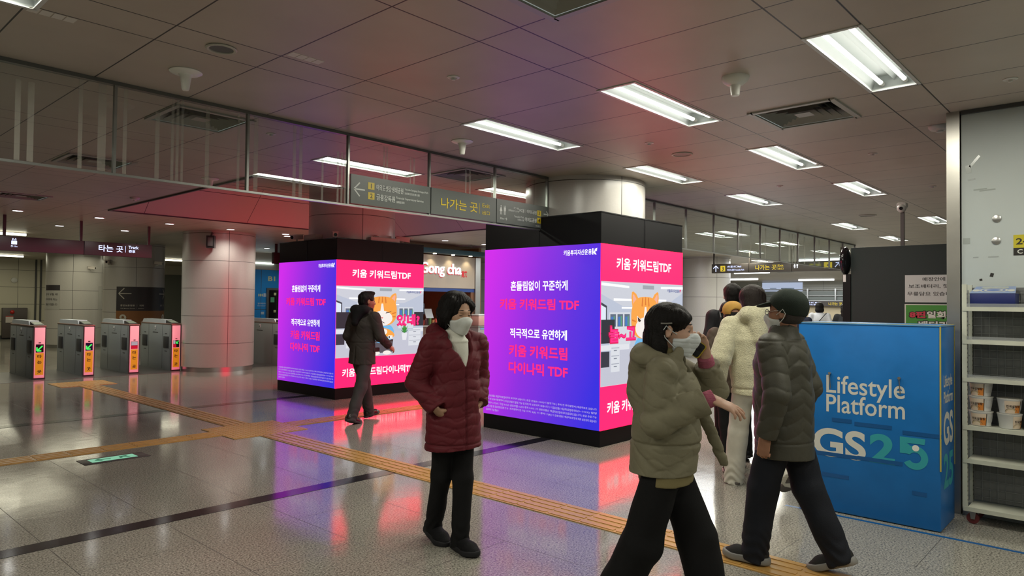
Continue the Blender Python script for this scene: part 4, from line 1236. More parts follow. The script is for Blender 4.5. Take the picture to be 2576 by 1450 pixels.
text('lettering', 'GS', PS, 5.80, 0.695, 0.31, 0.235, M_BLW, body, 0.03, 0.001, res=8)
text('lettering', '25', PS, 5.80, 0.40, 0.31, 0.245, M_TEAL, body, 0.03, 0.001, res=8)
for (y0, y1, z) in ((1.37, 1.62, 0.683), (1.64, 1.78, 0.695), (1.06, 1.30, 0.66), (1.30, 1.60, 0.435), (1.60, 1.92, 0.432), (1.15, 1.24, 0.245), (1.66, 1.85, 0.275)):
    MB().box((U0 - 0.0022, y0, z - 0.014), (U0 - 0.0005, y1, z + 0.014)).build('tape_patch', M_DBLUE, body)
M_YT = mat('yellow edge tape', (0.42, 0.36, 0.08, 1), 0.5)
e = MB()
e.box((U0 - 0.003, V0 - 0.003, 0.42), (U0 + 0.006, V0 + 0.006, ZT)); e.box((U0 - 0.003, V0 - 0.003, ZT), (U0 + 0.006, V1, ZT + 0.0075)); e.box((U0, V0 - 0.003, ZT), (U1, V0 + 0.006, ZT + 0.0075)); e.box((U1 - 0.006, V0 - 0.003, 0.4), (U1 + 0.003, V0 + 0.006, ZT))
e.build('edge_tape', M_YT, t)
for y in (1.795, 1.321):
    h = MB().rod((U0, y, 1.043), (U0 - 0.014, y, 1.043), 0.010, 12).build('hook', M_STEEL, t)
    MB().tube([(U0 - 0.010, y, 1.043), (U0 - 0.012, y - 0.004, 0.985), (U0 - 0.010, y - 0.008, 0.93)], 0.0035).build('wire', M_DSTEEL, h)
tag(MB().box((5.47, -2.2, 0.0), (5.505, 2.1, 0.0012)).build('floor_tape', M_DBLUE), 'blue tape line on the floor in front of blue box and rack', 'tape')

# ---------------------------------------------------------------- snack rack
M_RACK = mat('ivory rack enamel', (0.52, 0.53, 0.44, 1), 0.4, vary=0.06)
M_WIRE = mat('rack wire', (0.24, 0.25, 0.25, 1), 0.4, 0.3)
RV0, RV1, RU0, RU1 = -0.32, 1.005, 5.95, 6.185
t = thing('snack_rack', 'ivory wheeled wire rack with shelves in front of the white wall', 'rack', (6.07, 0.35, 0))
for u in (RU0, RU1 - 0.03):
    for v in (RV1 - 0.03, RV0):
        p = MB().box((u, v, 0.105), (u + 0.03, v + 0.03, 1.72)).build('upright', M_RACK, t)
        hs = MB()
        for k in range(46):
            z = 0.16 + k * 0.033
            hs.box((u + 0.030, v + 0.009, z), (u + 0.0306, v + 0.021, z + 0.012)); hs.box((u + 0.011, v - 0.0006, z), (u + 0.021, v, z + 0.012))
        hs.build('slot_pattern', M_BLACK, p)['kind'] = 'stuff'
for z in (1.555, 1.318, 1.045, 0.700, 0.462, 0.118):
    s_ = MB(); s_.box((RU0 + 0.004, RV0 + 0.031, z - 0.012), (RU1 - 0.004, RV1 - 0.031, z)); s_.box((RU0 - 0.004, RV0 + 0.005, z - 0.028), (RU0 + 0.012, RV1 - 0.005, z + 0.002))
    sh = s_.build('shelf', M_RACK, t)
    if z in (1.555, 1.318, 1.045):
        MB().box((RU0 - 0.003, RV0 + 0.03, z + 0.002), (RU0, RV1 - 0.03, z + 0.026)).build('clear_rail', mat('clear rail', (0.4, 0.42, 0.42, 1), 0.1, alpha=0.35), sh)
w = MB()
for k in range(27):
    y = RV0 + 0.05 + k * 0.0475
    w.rod((RU1 - 0.012, y, 0.13), (RU1 - 0.012, y, 1.68), 0.002, 6)
for k in range(26):
    z = 0.16 + k * 0.06
    w.rod((RU1 - 0.014, RV0 + 0.03, z), (RU1 - 0.014, RV1 - 0.03, z), 0.002, 6)
w.build('back_mesh', M_WIRE, t)
w = MB()
for k in range(5):
    u = RU0 + 0.045 + k * 0.035
    w.rod((u, RV1 - 0.012, 0.13), (u, RV1 - 0.012, 1.68), 0.002, 6)
for k in range(14):
    w.rod((RU0 + 0.03, RV1 - 0.014, 0.16 + k * 0.115), (RU1 - 0.03, RV1 - 0.014, 0.16 + k * 0.115), 0.002, 6)
w.build('side_mesh', M_WIRE, t)
MB().box((RU1 - 0.004, RV0 + 0.03, 0.13), (RU1 - 0.001, RV1 - 0.03, 1.70)).build('back_sheet', mat('grey back sheet', (0.13, 0.135, 0.135, 1), 0.6), t)
for u in (RU0 + 0.03, RU1 - 0.04):
    for v in (RV1 - 0.06, RV0 + 0.06):
        c = MB().bevbox((u - 0.022, v - 0.022, 0.085), (u + 0.022, v + 0.022, 0.106), 0.004)
        c.prism([(u - 0.02, v - 0.02, 0.09), (u - 0.02, v + 0.02, 0.09), (u - 0.02, v + 0.012, 0.035), (u - 0.02, v - 0.012, 0.035)], (0.004, 0, 0)); c.prism([(u + 0.016, v - 0.02, 0.09), (u + 0.016, v + 0.02, 0.09), (u + 0.016, v + 0.012, 0.035), (u + 0.016, v - 0.012, 0.035)], (0.004, 0, 0))
        ca = c.build('caster', M_DSTEEL, t)
        MB().rod((u - 0.013, v, 0.042), (u + 0.013, v, 0.042), 0.0395, 18).build('wheel', mat('dark red wheel', (0.10, 0.012, 0.012, 1), 0.5), ca)
# blue gift carton on the top shelf
t = thing('gift_carton', 'dark blue gift carton with patterned lid on the top shelf of the rack', 'carton', (6.05, 0.83, 1.5555))
MB().bevbox((5.975, 0.69, 1.5555), (6.16, 0.96, 1.655), 0.003).build('box', mat('navy carton', (0.012, 0.02, 0.12, 1), 0.4), t)
lid = MB().prism([(5.973, 0.688, 1.655), (5.973, 0.962, 1.655), (6.155, 0.945, 1.705), (6.155, 0.705, 1.705)], (0, 0, 0.003)).build('lid', mat('pale blue carton lid', (0.20, 0.27, 0.46, 1), 0.35), t)
n_ = Vector((-0.05, 0, 0.18)).normalized()
PB = Plane((5.973, 0.825, 1.658), (0, -1, 0), (0.182, 0, 0.05))
for r0, m in ((0.085, mat('cream ornament', (0.5, 0.5, 0.44, 1), 0.4)), (0.072, mat('blue ornament', (0.10, 0.16, 0.38, 1), 0.4)), (0.058, mat('cream ornament', (0.5, 0.5, 0.44, 1), 0.4)), (0.044, mat('blue ornament', (0.10, 0.16, 0.38, 1), 0.4))):
    poly('ornament', PB, oval(0, 0.075, r0, r0 * 0.72, 28), m, lid, 0.0006 + (0.085 - r0) * 0.02, 0.0004)
for s in (-1, 1):
    poly('ornament', PB, oval(s * 0.105, 0.07, 0.022, 0.03, 18), mat('cream ornament', (0.5, 0.5, 0.44, 1), 0.4), lid, 0.0006, 0.0004)
poly('window_film', PB, [(-0.085, 0.125), (0.085, 0.125), (0.075, 0.172), (-0.075, 0.172)], mat('crumpled clear film', (0.38, 0.42, 0.40, 1), 0.15, bump=0.6, bscale=60), lid, 0.0006, 0.002)
# instant noodle cups
M_CUP = mat('white cup card', (0.60, 0.60, 0.58, 1), 0.45)
M_CUPL = mat('cream cup label', (0.62, 0.50, 0.38, 1), 0.5)
M_CUPO = mat('orange cup print', (0.60, 0.20, 0.03, 1), 0.5)
M_CUPB = mat('dark bowl print', (0.05, 0.04, 0.03, 1), 0.5)
M_CUPS = mat('noodle print', (0.45, 0.36, 0.16, 1), 0.5)
class Cone(Cyl):
    def at(self, a, b, h=0.0):
        t = self.a0 + a / 0.07
        r = 0.060 + 0.013 * (b / 0.1) + h
        return Vector((self.c[0] + r * math.cos(t), self.c[1] + r * math.sin(t), self.c[2] + b))
def cup(x, y, z, face, label):
    t = thing('noodle_cup', label, 'noodle cup', (x, y, z), 'instant noodle cups on the rack')
    MB().lathe((x, y, z), (0, 0, 1), [(0.056, 0), (0.060, 0.003), (0.073, 0.096), (0.076, 0.100), (0.076, 0.105)], 28).build('cup', M_CUP, t)
    ld = MB().lathe((x, y, z + 0.105), (0, 0, 1), [(0.0765, -0.002), (0.0765, 0.001)], 28).build('lid', mat('foil lid', (0.55, 0.53, 0.48, 1), 0.3), t)
    cy = Cone((x, y, z), 0.07, face)
    p = cy.sheet('label', -0.052, 0.052, 0.006, 0.092, M_CUPL, t, 0.0012, 10)
    cy.sheet('label_frame', 0.048, 0.053, 0.006, 0.092, M_CUPB, p, 0.0018, 3)
    cy.sheet('print', 0.012, 0.048, 0.010, 0.062, M_CUPO, p, 0.0018, 6)
    b = MB(); b.add([cy.at(px, py, 0.0021) for px, py in oval(-0.012, 0.014, 0.040, 0.030, 20, 0, PI)], [tuple(range(21))]); b.build('bowl_print', M_CUPB, p)
    b = MB(); b.add([cy.at(px, py, 0.0026) for px, py in oval(-0.012, 0.014, 0.034, 0.024, 20, 0, PI)], [tuple(range(21))]); b.build('noodle_print', M_CUPS, p)
    text('lettering', '진국설렁탕', cy, 0.0, 0.056, 0.085, 0.019, M_INK, p, 0.02, 0.003)
    cy.sheet('back_label', 0.066, 0.130, 0.030, 0.080, mat('pale back label', (0.48, 0.48, 0.47, 1), 0.5), t, 0.0012, 8)
toc = math.radians(188)
k = 0
for cy_, row in ((0.905, 'left'), (0.735, 'middle'), (0.560, 'right')):
    for j in range(3):
        if (row == 'right' and j == 2) or (row == 'middle' and j == 2):
            continue
        nm = ('bottom', 'middle', 'top')[j]
        lab = '%s noodle cup in the stack nearest the rack upright' % nm if row == 'left' else '%s noodle cup in the %s stack' % (nm, 'second' if row == 'middle' else 'third')
        cup(6.045, cy_, 0.7005 + j * 0.1065, toc + (-0.35 if row == 'left' else (0.1, 0.9, 0.4)[(j + k) % 3] if row == 'middle' else 0.8) + (0.12 if j == 0 else -0.1), lab + ' on the rack')
    k += 1

# ---------------------------------------------------------------- things on the white wall
for z, lab in ((2.104, 'upper round steel bolt cap on the white wall'), (1.874, 'lower round steel bolt cap on the white wall')):
    y = 0.828 if z > 2 else 0.832
    tag(MB().lathe((6.22, y, z + 0.107 if z > 2 else z + 0.173), (-1, 0, 0), [(0.028, 0), (0.028, 0.006), (0.026, 0.0072), (0.0, 0.0075)], 24).build('bolt_cap', M_STEEL), lab, 'bolt cap', 'bolt caps on the white wall')
PW = Plane((6.22, 0, 0), (0, -1, 0))
t = thing('hours_sticker', 'yellow and black sticker on the white wall at the right edge', 'sticker', (6.22, 0.55, 1.936))
sy = rect('yellow_field', PW, -0.728, 1.99, -0.40, 2.085, mat('yellow sticker', (0.52, 0.44, 0.02, 1), 0.4), t, 0.0005)
sb = rect('black_field', PW, -0.728, 1.935, -0.40, 1.99, M_INK, t, 0.0005)
text('lettering', '24', PW, -0.672, 2.037, 0.082, 0.046, M_INK, sy, 0.02, 0.0025)
text('lettering', 'C C T V', PW, -0.620, 1.963, 0.17, 0.032, M_BLW, sb, 0.02, 0.0025)
M_TAPE = mat('old clear tape', (0.36, 0.39, 0.37, 1), 0.15)
M_TAPD = mat('torn grey tape', (0.33, 0.355, 0.345, 1), 0.35)
for k, (a, z, w, h, r, lab) in enumerate(((-0.965, 2.655, 0.10, 0.018, 0.9, 'torn clear tape slanting near the top of the white wall'), (-1.005, 2.60, 0.035, 0.06, 0.15, 'crumpled clear tape near the top left of the white wall'), (-0.985, 2.52, 0.05, 0.012, 0.15, 'short bent grey tape on the white wall'), (-0.93, 2.44, 0.085, 0.010, 0.05, 'pale tape line on the upper white wall'),
                                          (-0.885, 2.43, 0.10, 0.010, 0.06, 'long pale tape line beside the shorter one on the wall'), (-0.86, 1.795, 0.022, 0.028, -0.25, 'small dark square sticker on the white wall below the bolts'), (-0.928, 1.76, 0.018, 0.016, 0.2, 'small black mark on the white wall above the gift carton'), (-1.018, 2.055, 0.045, 0.045, 0.0, 'pale square tape outline on the white wall'), (-0.96, 1.93, 0.035, 0.008, 0.05, 'short grey tape mark below the bolts'), (-0.85, 1.93, 0.065, 0.009, 0.03, 'grey tape mark under the lower bolt cap'))):
    c, s = math.cos(r), math.sin(r)
    pts = [(a + x * c - y * s, z + x * s + y * c) for x, y in ((-w / 2, -h / 2), (w / 2, -h / 2), (w / 2, h / 2), (-w / 2, h / 2))]
    o = MB().prism([PW.at(x, y, 0.0003) for x, y in pts], PW.n * 0.0008).build('tape_mark', M_INK if 'dark' in lab or 'black' in lab else (M_TAPE if 'clear' in lab or 'pale' in lab else M_TAPD))
    tag(o, lab, 'tape mark')

# ---------------------------------------------------------------- dark partition with posters, screen and camera pole behind the counter
t = thing('dark_partition', 'tall dark grey shop partition behind the blue box', 'partition', (8.75, 1.2, 0))
MB().bevbox((8.70, -0.4, 0), (8.80, 2.575, 2.238), 0.006).build('panel', mat('dark grey felt panel', (0.026, 0.034, 0.033, 1), 0.7, spec=0.2, bump=0.1), t)
MB().box((8.69, 2.576, 0), (8.81, 2.66, 1.93)).build('edge_post', M_BLACK, t)
MB().box((8.684, 2.625, 1.84), (8.690, 2.655, 1.925)).build('switch_plate', M_WHITE, t)
sc = MB(); sc.ball((8.72, 2.640, 2.085), (0.12, 0.060, 0.17), 20, 14)
sc.build('dome_screen', mat('black gloss screen', (0.008, 0.008, 0.01, 1), 0.08, bump=0.3, bscale=12), t)
PD = Plane((8.70, 0, 0), (0, -1, 0))
t = thing('paper_notice', 'white paper notice with three black lines on the dark partition', 'notice', (8.7, 1.8, 1.6))
pn = rect('sheet', PD, -2.008, 1.605, -1.50, 1.905, mat('white paper', (0.50, 0.52, 0.51, 1), 0.6), t, 0.001)
text('lettering', '매장안에', PD, -1.728, 1.858, 0.215, 0.042, M_INK, pn, 0.015, 0.003)
text('lettering', '보조배터리, 핫팩', PD, -1.752, 1.781, 0.44, 0.044, M_INK, pn, 0.015, 0.003)
text('lettering', '무릎담요 있습니다', PD, -1.745, 1.699, 0.48, 0.044, M_INK, pn, 0.015, 0.003)
t = thing('green_poster', 'green poster with red and white lettering under the white paper notice', 'poster', (8.7, 1.8, 1.2))
g1 = rect('border', PD, -2.012, 1.15, -1.48, 1.585, M_BLW, t, 0.001)
g2 = rect('sheet', PD, -2.000, 1.16, -1.49, 1.575, mat('green poster', (0.05, 0.24, 0.03, 1), 0.5), t, 0.0028)
M_PRED = mat('poster red', (0.50, 0.03, 0.06, 1), 0.5)
text('lettering', '8핀', PD, -1.885, 1.470, 0.175, 0.090, M_INK, g2, 0.09, 0.005); text('lettering', '8핀', PD, -1.885, 1.470, 0.155, 0.072, M_PRED, g2, 0.045, 0.006)
text('lettering', '일회용', PD, -1.655, 1.470, 0.30, 0.095, M_INK, g2, 0.09, 0.005); text('lettering', '일회용', PD, -1.655, 1.470, 0.28, 0.078, M_BLW, g2, 0.04, 0.006)
text('lettering', '배터리', PD, -1.735, 1.365, 0.30, 0.085, M_INK, g2, 0.09, 0.005); text('lettering', '배터리', PD, -1.735, 1.365, 0.28, 0.070, M_BLW, g2, 0.04, 0.006)
t = thing('pole_camera', 'small security camera on a dark pole above the dark partition', 'security camera', (8.95, 2.09, 2.238))
MB().box((8.93, 2.072, 0.0), (8.966, 2.108, 2.69)).build('pole', mat('brown pole', (0.07, 0.05, 0.05, 1), 0.5), t)
MB().bevbox((8.89, 2.04, 2.69), (8.99, 2.14, 2.75), 0.015).build('mount', M_OFFW, t)
MB().ball((8.91, 2.09, 2.685), (0.05, 0.05, 0.05)).build('camera_ball', M_OFFW, t)
MB().lathe((8.865, 2.085, 2.678), (-1, 0, -0.2), [(0.02, 0), (0.02, 0.006), (0, 0.007)], 14).build('lens', M_BLACKG, t)

# ---------------------------------------------------------------- tea shop
M_SHOPW = mat('tea shop beige board', (0.42, 0.37, 0.30, 1), 0.55)
t = thing('tea_shop_front', 'beige tea shop front with white Gong cha lettering between the two pillars', 'shop front', (11.4, 13.5, 0))
fb = MB().box((9.3, 13.50, 1.925), (13.30, 13.62, 2.765)).build('sign_board', M_SHOPW, t)
PQ = Plane((0, 13.50, 0), (1, 0, 0))
M_GW = glow('white sign letter face', (0.95, 0.97, 1, 1), 1.3); M_GR = glow('red glowing letter side', (0.75, 0.02, 0.03, 1), 0.9); M_GRD = mat('red letter', (0.45, 0.01, 0.015, 1), 0.4)
text('lettering', 'Gong cha', PQ, 12.075, 2.370, 1.40, 0.36, M_GR, fb, 0.03, 0.004, letters=True)
text('lettering', 'Gong cha', PQ, 12.060, 2.385, 1.40, 0.36, M_GW, fb, 0.010, 0.03, depth=0.03, letters=True)
text('lettering', '貢茶', PQ, 12.905, 2.305, 0.21, 0.18, M_GR, fb, 0.03, 0.01)
bd = MB().box((9.3, 13.16, 2.79), (13.66, 13.50, 2.905)).build('teal_canopy', mat('dark teal board', (0.012, 0.075, 0.10, 1), 0.4), t)
for x in (11.72, 12.35, 12.98):
    MB().lathe((x, 13.34, 2.79), (0, 0, -1), [(0.045, 0), (0.045, 0.014), (0.036, 0.016)], 18).build('spot_lamp', glow('warm spot lens', (1.0, 0.86, 0.6, 1), 14.0), bd)
    ld = bpy.data.lights.new('spot_lamp_light', 'SPOT'); ld.energy = 10; ld.color = (1.0, 0.80, 0.50); ld.spot_size = math.radians(95); ld.spot_blend = 0.6; ld.shadow_soft_size = 0.03
    lo = bpy.data.objects.new('spot_lamp_light', ld); COL.objects.link(lo); lo.location = (x, 13.34, 2.765); lo.rotation_euler = (math.radians(12), 0, 0)
MB().box((13.31, 13.47, 0), (13.49, 13.65, 2.765)).build('steel_post', M_STEEL, t)
MB().box((9.3, 13.515, 1.83), (13.30, 13.60, 1.92)).build('blue_blind_roll', mat('blue blind', (0.02, 0.06, 0.25, 1), 0.4), t)
MB().box((13.18, 13.52, 0.97), (13.30, 13.60, 1.83)).build('brown_jamb', mat('brown wood', (0.16, 0.07, 0.03, 1), 0.5), t)
struct(box('wall_tea_shop_back', mat('warm brown shop wall', (0.30, 0.14, 0.05, 1), 0.5), (9.3, 16.2, 0), (13.6, 16.3, H)))
struct(box('wall_tea_shop_side', mat('warm brown shop wall', (0.30, 0.14, 0.05, 1), 0.5), (13.6, 13.66, 0), (13.7, 16.3, H)))
for nm, x0, x1, z, lab in (('shelf', 10.6, 12.4, 1.45, 'wooden shelf on the tea shop back wall'), ('shelf', 12.2, 13.5, 1.25, 'lower wooden shelf on the tea shop back wall')):
    tag(MB().box((x0, 15.85, z), (x1, 16.2, z + 0.03)).build('wall_shelf', mat('honey wood', (0.45, 0.20, 0.05, 1), 0.4)), lab, 'shelf')
for k, (x, c) in enumerate(((11.6, (0.5, 0.2, 0.04, 1)), (11.8, (0.3, 0.05, 0.03, 1)), (12.0, (0.55, 0.4, 0.2, 1)), (12.2, (0.2, 0.1, 0.05, 1)), (12.9, (0.5, 0.25, 0.08, 1)), (13.2, (0.4, 0.12, 0.05, 1)))):
    z = 1.48 if x < 12.4 else 1.28
    tag(MB().lathe((x, 16.0, z), (0, 0, 1), [(0.06, 0), (0.065, 0.01), (0.065, 0.17), (0.05, 0.19), (0.05, 0.21)], 16).build('tea_tin', mat('tea tin %d' % k, c, 0.35)), ('orange', 'dark red', 'cream', 'brown', 'tan', 'rust red')[k] + ' tea tin on a shelf at the back of the tea shop', 'tin', 'tea tins at the back of the shop')
ct = thing('shop_counter', 'grey tea shop counter behind the woman in red', 'counter', (11.0, 13.9, 0))
MB().box((9.6, 13.70, 0), (12.95, 14.2, 0.92)).build('body', mat('brown counter front', (0.16, 0.10, 0.07, 1), 0.5), ct)
MB().box((9.55, 13.66, 0.92), (13.0, 14.25, 0.955)).build('worktop', mat('grey worktop', (0.35, 0.34, 0.32, 1), 0.3), ct)
cb_ = thing('side_cabinet', 'pale grey cabinet at the right end of the tea shop', 'cabinet', (13.28, 13.3, 0))
MB().box((12.98, 13.02, 0), (13.40, 13.44, 0.90)).build('body', mat('pale grey cabinet', (0.36, 0.36, 0.34, 1), 0.4), cb_)
MB().box((12.96, 13.0, 0.90), (13.42, 13.46, 0.94)).build('top', M_STEEL, cb_)
MB().box((13.06, 13.014, 0.845), (13.34, 13.02, 0.885)).build('blue_label', mat('pale blue label', (0.2, 0.35, 0.6, 1), 0.5), cb_)
t = thing('drink_dispenser', 'pink and white drink dispenser on the pale grey cabinet', 'dispenser', (13.3, 13.25, 0.94))
MB().bevbox((13.07, 13.1, 0.94), (13.37, 13.4, 1.21), 0.02).build('tank', mat('pale pink plastic', (0.62, 0.36, 0.30, 1), 0.3), t)
MB().bevbox((13.06, 13.09, 1.21), (13.38, 13.41, 1.25), 0.01).build('lid', M_WHITE, t)
t = thing('till_monitor', 'dark till monitor on the tea shop counter by the pillar edge', 'monitor', (11.72, 13.85, 0.955))
MB().bevbox((11.50, 13.80, 1.24), (11.80, 13.84, 1.52), 0.01).build('screen', mat('dark blue screen', (0.03, 0.05, 0.09, 1), 0.2), t)
MB().box((11.68, 13.81, 0.955), (11.74, 13.87, 1.26)).build('stand', M_DARK, t)
t = thing('card_terminal', 'silver tilted till display beside the dark monitor', 'till', (11.95, 13.82, 0.955))
MB().prism([(11.83, 13.76, 1.14), (12.08, 13.76, 1.14), (12.08, 13.86, 1.38), (11.83, 13.86, 1.38)], (0, 0.03, 0)).build('display', mat('silver display', (0.45, 0.47, 0.48, 1), 0.25, 0.5), t)
MB().rod((11.95, 13.86, 0.955), (11.95, 13.84, 1.2), 0.025).build('stand', M_DARK, t)
rnd = random.Random(3)
for k in range(9):
    x, y = 11.90 + (k % 5) * 0.105 + rnd.random() * 0.02, 13.96 + (k // 5) * 0.12
    c = ((0.6, 0.1, 0.08, 1), (0.65, 0.62, 0.55, 1), (0.15, 0.3, 0.1, 1), (0.5, 0.25, 0.1, 1))[k % 4]
    o = MB().lathe((x, y, 0.955), (0, 0, 1), [(0.034, 0), (0.046, 0.13 + 0.03 * (k % 3)), (0.048, 0.135 + 0.03 * (k % 3))], 14).build('drink_cup', mat('cup colour %d' % (k % 4), c, 0.4))
    tag(o, ('red', 'cream', 'green', 'orange')[k % 4] + ' drink cup in the cluster on the tea shop counter', 'cup', 'cups on the tea shop counter')
# step ladder
t = thing('step_ladder', 'silver step ladder with black treads leaning beside the tea shop post', 'ladder', (13.68, 13.3, 0))
for s in (13.56, 13.88):
    MB().tube([(s, 13.15, 0.02), (s + (0.0), 13.32, 1.25), (s + 0.06 * (1 if s < 13.7 else -1), 13.36, 1.40), (13.72, 13.37, 1.46)], 0.016).build('rail', M_WHITE, t)
    MB().rod((s, 13.75, 0.02), (s, 13.36, 1.2), 0.014).build('rear_rail', M_WHITE, t)
for z in (0.25, 0.52, 0.80, 1.05):
    MB().box((13.57, 13.15 + z * 0.14, z), (13.87, 13.36 + z * 0.1, z + 0.03)).build('tread', M_BLACK, t)
# stair flank with its light line beyond the shop
t = thing('stair_balustrade', 'sloping stair side with a bright light line beyond the tea shop', 'stair', (15.3, 16.5, 0))
MB().prism([(14.2, 16.6, 0), (17.6, 16.6, 0), (17.6, 16.6, 0.75), (14.2, 16.6, 2.55)], (0, 0.12, 0)).build('panel', M_GREYW, t)
MB().prism([(14.2, 16.58, 2.40), (17.6, 16.58, 0.60), (17.6, 16.58, 0.42), (14.2, 16.58, 2.22)], (0, 0.02, 0)).build('light_line', glow('handrail light', (0.95, 0.98, 1, 1), 2.2), t)
struct(box('wall_stair', M_GREYW, (13.75, 18.5, 0), (22, 18.7, H)))

# ---------------------------------------------------------------- elevator lobby and wall behind the gates
M_EBLUE = m_panelwall('blue elevator wall', (0.02, 0.25, 0.66, 1), 1.25, 0.95, 0)
struct(box('wall_elevator', M_EBLUE, (9.6, 20.5, 0), (15, 20.7, 2.52)))
struct(box('trim_6', M_GREYW, (9.6, 20.5, 2.52), (15, 20.7, H)))
PE = Plane((0, 20.5, 0), (1, 0, 0))
t = thing('elevator_sign', 'pale B1 lettering and elevator notices on the blue wall', 'sign', (11.0, 20.5, 1.3))
M_EL = mat('pale green lettering', (0.60, 0.62, 0.36, 1), 0.5); M_ELW = mat('pale blue lettering', (0.42, 0.55, 0.70, 1), 0.5)
text('lettering', 'B1', PE, 11.20, 2.245, 0.24, 0.15, M_EL, t, 0.03, 0.001)
for k in range(3):
    MB().prism([PE.at(x, y, 0.001) for x, y in oval(10.78 + k * 0.055, 1.72, 0.02, 0.045, 12)], PE.n * 0.002).build('person_symbol', M_EL, t)
rect('wheelchair_symbol', PE, 10.93, 1.67, 11.04, 1.78, M_ELW, t, 0.001)
text('lettering', '엘리베이터', PE, 10.88, 1.46, 0.27, 0.055, M_ELW, t, 0.02, 0.001)
text('lettering', 'Elevator', PE, 10.88, 1.39, 0.27, 0.035, M_ELW, t, 0.01, 0.001)
rect('emblem', PE, 10.86, 1.12, 10.96, 1.20, M_ELW, t, 0.001)
struct(box('door_1', M_DSTEEL, (11.02, 20.44, 0), (12.6, 20.5, 1.95)))
d = thing('elevator_door', 'elevator door with dark glass in a steel frame', 'elevator door', (11.8, 20.43, 0))
MB().box((11.09, 20.42, 0.05), (11.34, 20.44, 1.88)).build('leaf', M_BLACKG, d)
MB().box((11.36, 20.42, 0.05), (12.0, 20.44, 1.88)).build('leaf', M_BLACKG, d)
for z in (1.72, 1.18):
    rect('sticker', Plane((0, 20.42, 0), (1, 0, 0)), 11.24, z, 11.32, z + .08, M_EL, d, 0.001)
rect('call_display', Plane((0, 20.42, 0), (1, 0, 0)), 11.13, 1.50, 11.26, 1.66, mat('green card', (0.1, 0.35, 0.2, 1), 0.4), d, 0.001)
tag(MB().rod((10.0, 20.478, 2.72), (11.25, 20.478, 2.72), 0.022).build('tube_lamp', glow('distant tube', (0.9, 1, 0.95, 1), 5.0)), 'single bare tube lamp above the blue elevator wall', 'lamp')
PV = Plane((0, 31.9, 0), (1, 0, 0))
t = thing('hose_cabinet', 'dark fire hose cabinet with red lamp on the far beige wall at left', 'hose cabinet', (6.9, 31.8, 0.05))
MB().bevbox((6.50, 31.72, 0.05), (7.29, 31.895, 1.18), 0.01).build('case', mat('brown metal case', (0.075, 0.06, 0.055, 1), 0.4), t)
MB().lathe((6.80, 31.72, 1.02), (0, -1, 0), [(0.07, 0), (0.07, 0.03), (0.03, 0.07), (0, 0.075)], 18).build('red_lamp', mat('red lamp', (0.45, 0.015, 0.01, 1), 0.3), t)
PC = Plane((0, 31.72, 0), (1, 0, 0))
q = rect('notice', PC, 6.60, 0.62, 6.84, 0.88, mat('white notice', (0.55, 0.5, 0.46, 1), 0.5), t, 0.001); rect('notice_heading', PC, 6.60, 0.84, 6.84, 0.88, mat('red heading', (0.4, 0.05, 0.04, 1), 0.5), q, 0.003)
tag(MB().lathe((6.87, 31.89, 2.23), (0, -1, 0), [(0.10, 0), (0.10, 0.04), (0.05, 0.07), (0, 0.07)], 18).build('wall_bell', M_OFFW), 'small round device on the far beige wall at left', 'bell')
struct(box('door_2', mat('grey green shutter', (0.16, 0.17, 0.14, 1), 0.5), (12.2, 31.84, 0), (14.9, 31.9, 2.64)))
tag(MB().box((7.545, 31.86, 0), (7.60, 31.895, H - .001)).build('cable_pipe', M_DARK), 'left thin dark pipe on the far beige wall', 'pipe')
tag(MB().box((7.71, 31.86, 0), (7.765, 31.895, H - .001)).build('cable_pipe', M_DARK), 'right thin dark pipe on the far beige wall', 'pipe')
for x, y, lab in ((6.6, 23.2, 'bare tube lamp between the two farthest columns'), (3.0, 19.0, 'bare tube lamp behind the leftmost gate'), (2.6, 24.5, 'bare tube lamp far beyond the left gates'), (9.6, 26.5, 'bare tube lamp beyond the columns in front of the grey shutter'), (5.2, 29.0, 'bare tube lamp near the far beige wall')):
    tag(MB().rod((x, y, H - 0.05), (x + 1.3, y, H - 0.05), 0.03).build('tube_lamp', glow('warm distant tube', (1.0, 0.97, 0.75, 1), 5.0)), lab, 'lamp', 'tube lamps behind the gates')
    ld = bpy.data.lights.new('tube_light', 'AREA'); ld.energy = 40; ld.color = (1.0, 0.95, 0.70); ld.size = 3.0
    lo = bpy.data.objects.new('tube_light', ld); COL.objects.link(lo); lo.location = (x + 0.65, y, H - 0.16)

# ---------------------------------------------------------------- far right: hanging exit sign and the end of the hall
t = thing('far_exit_sign', 'long brown hanging exit sign in front of the pale column at right', 'sign', (18.7, 7.4, 2.46))
M_BRN = mat('dark brown sign case', (0.055, 0.045, 0.036, 1), 0.5)
M_SYL = glow('lit sign yellow', (0.75, 0.55, 0.03, 1), 1.0)
PX = Plane((18.60, 0, 0), (0, -1, 0))
cs = []
for a, b_ in ((-9.24, -8.15), (-8.14, -6.98), (-6.97, -5.66)):
    cs.append(MB().bevbox((18.60, -b_, 2.46), (18.74, -a, 2.72), 0.006).build('case', M_BRN, t))
arrow_mb(PX, (-9.11, 2.67), (-9.11, 2.50), 0.022, 0.075, 0.001).build('arrow', M_SLW, cs[0])
q = rect('number_badge', PX, -8.97, 2.505, -8.83, 2.665, M_SYL, cs[0], 0.001); text('digit', '3', PX, -8.90, 2.585, 0.06, 0.11, M_SK, q, 0.02, 0.003)
text('lettering', 'IFC몰 IFC Mall', PX, -8.56, 2.635, 0.40, 0.058, M_SLW, cs[0], 0.015, 0.001)
text('lettering', '여의도공원 Yeouido Park', PX, -8.52, 2.545, 0.50, 0.058, M_SLW, cs[0], 0.015, 0.001)
text('lettering', '나가는 곳', PX, -7.67, 2.59, 0.58, 0.14, M_SYL, cs[1], 0.015, 0.001)
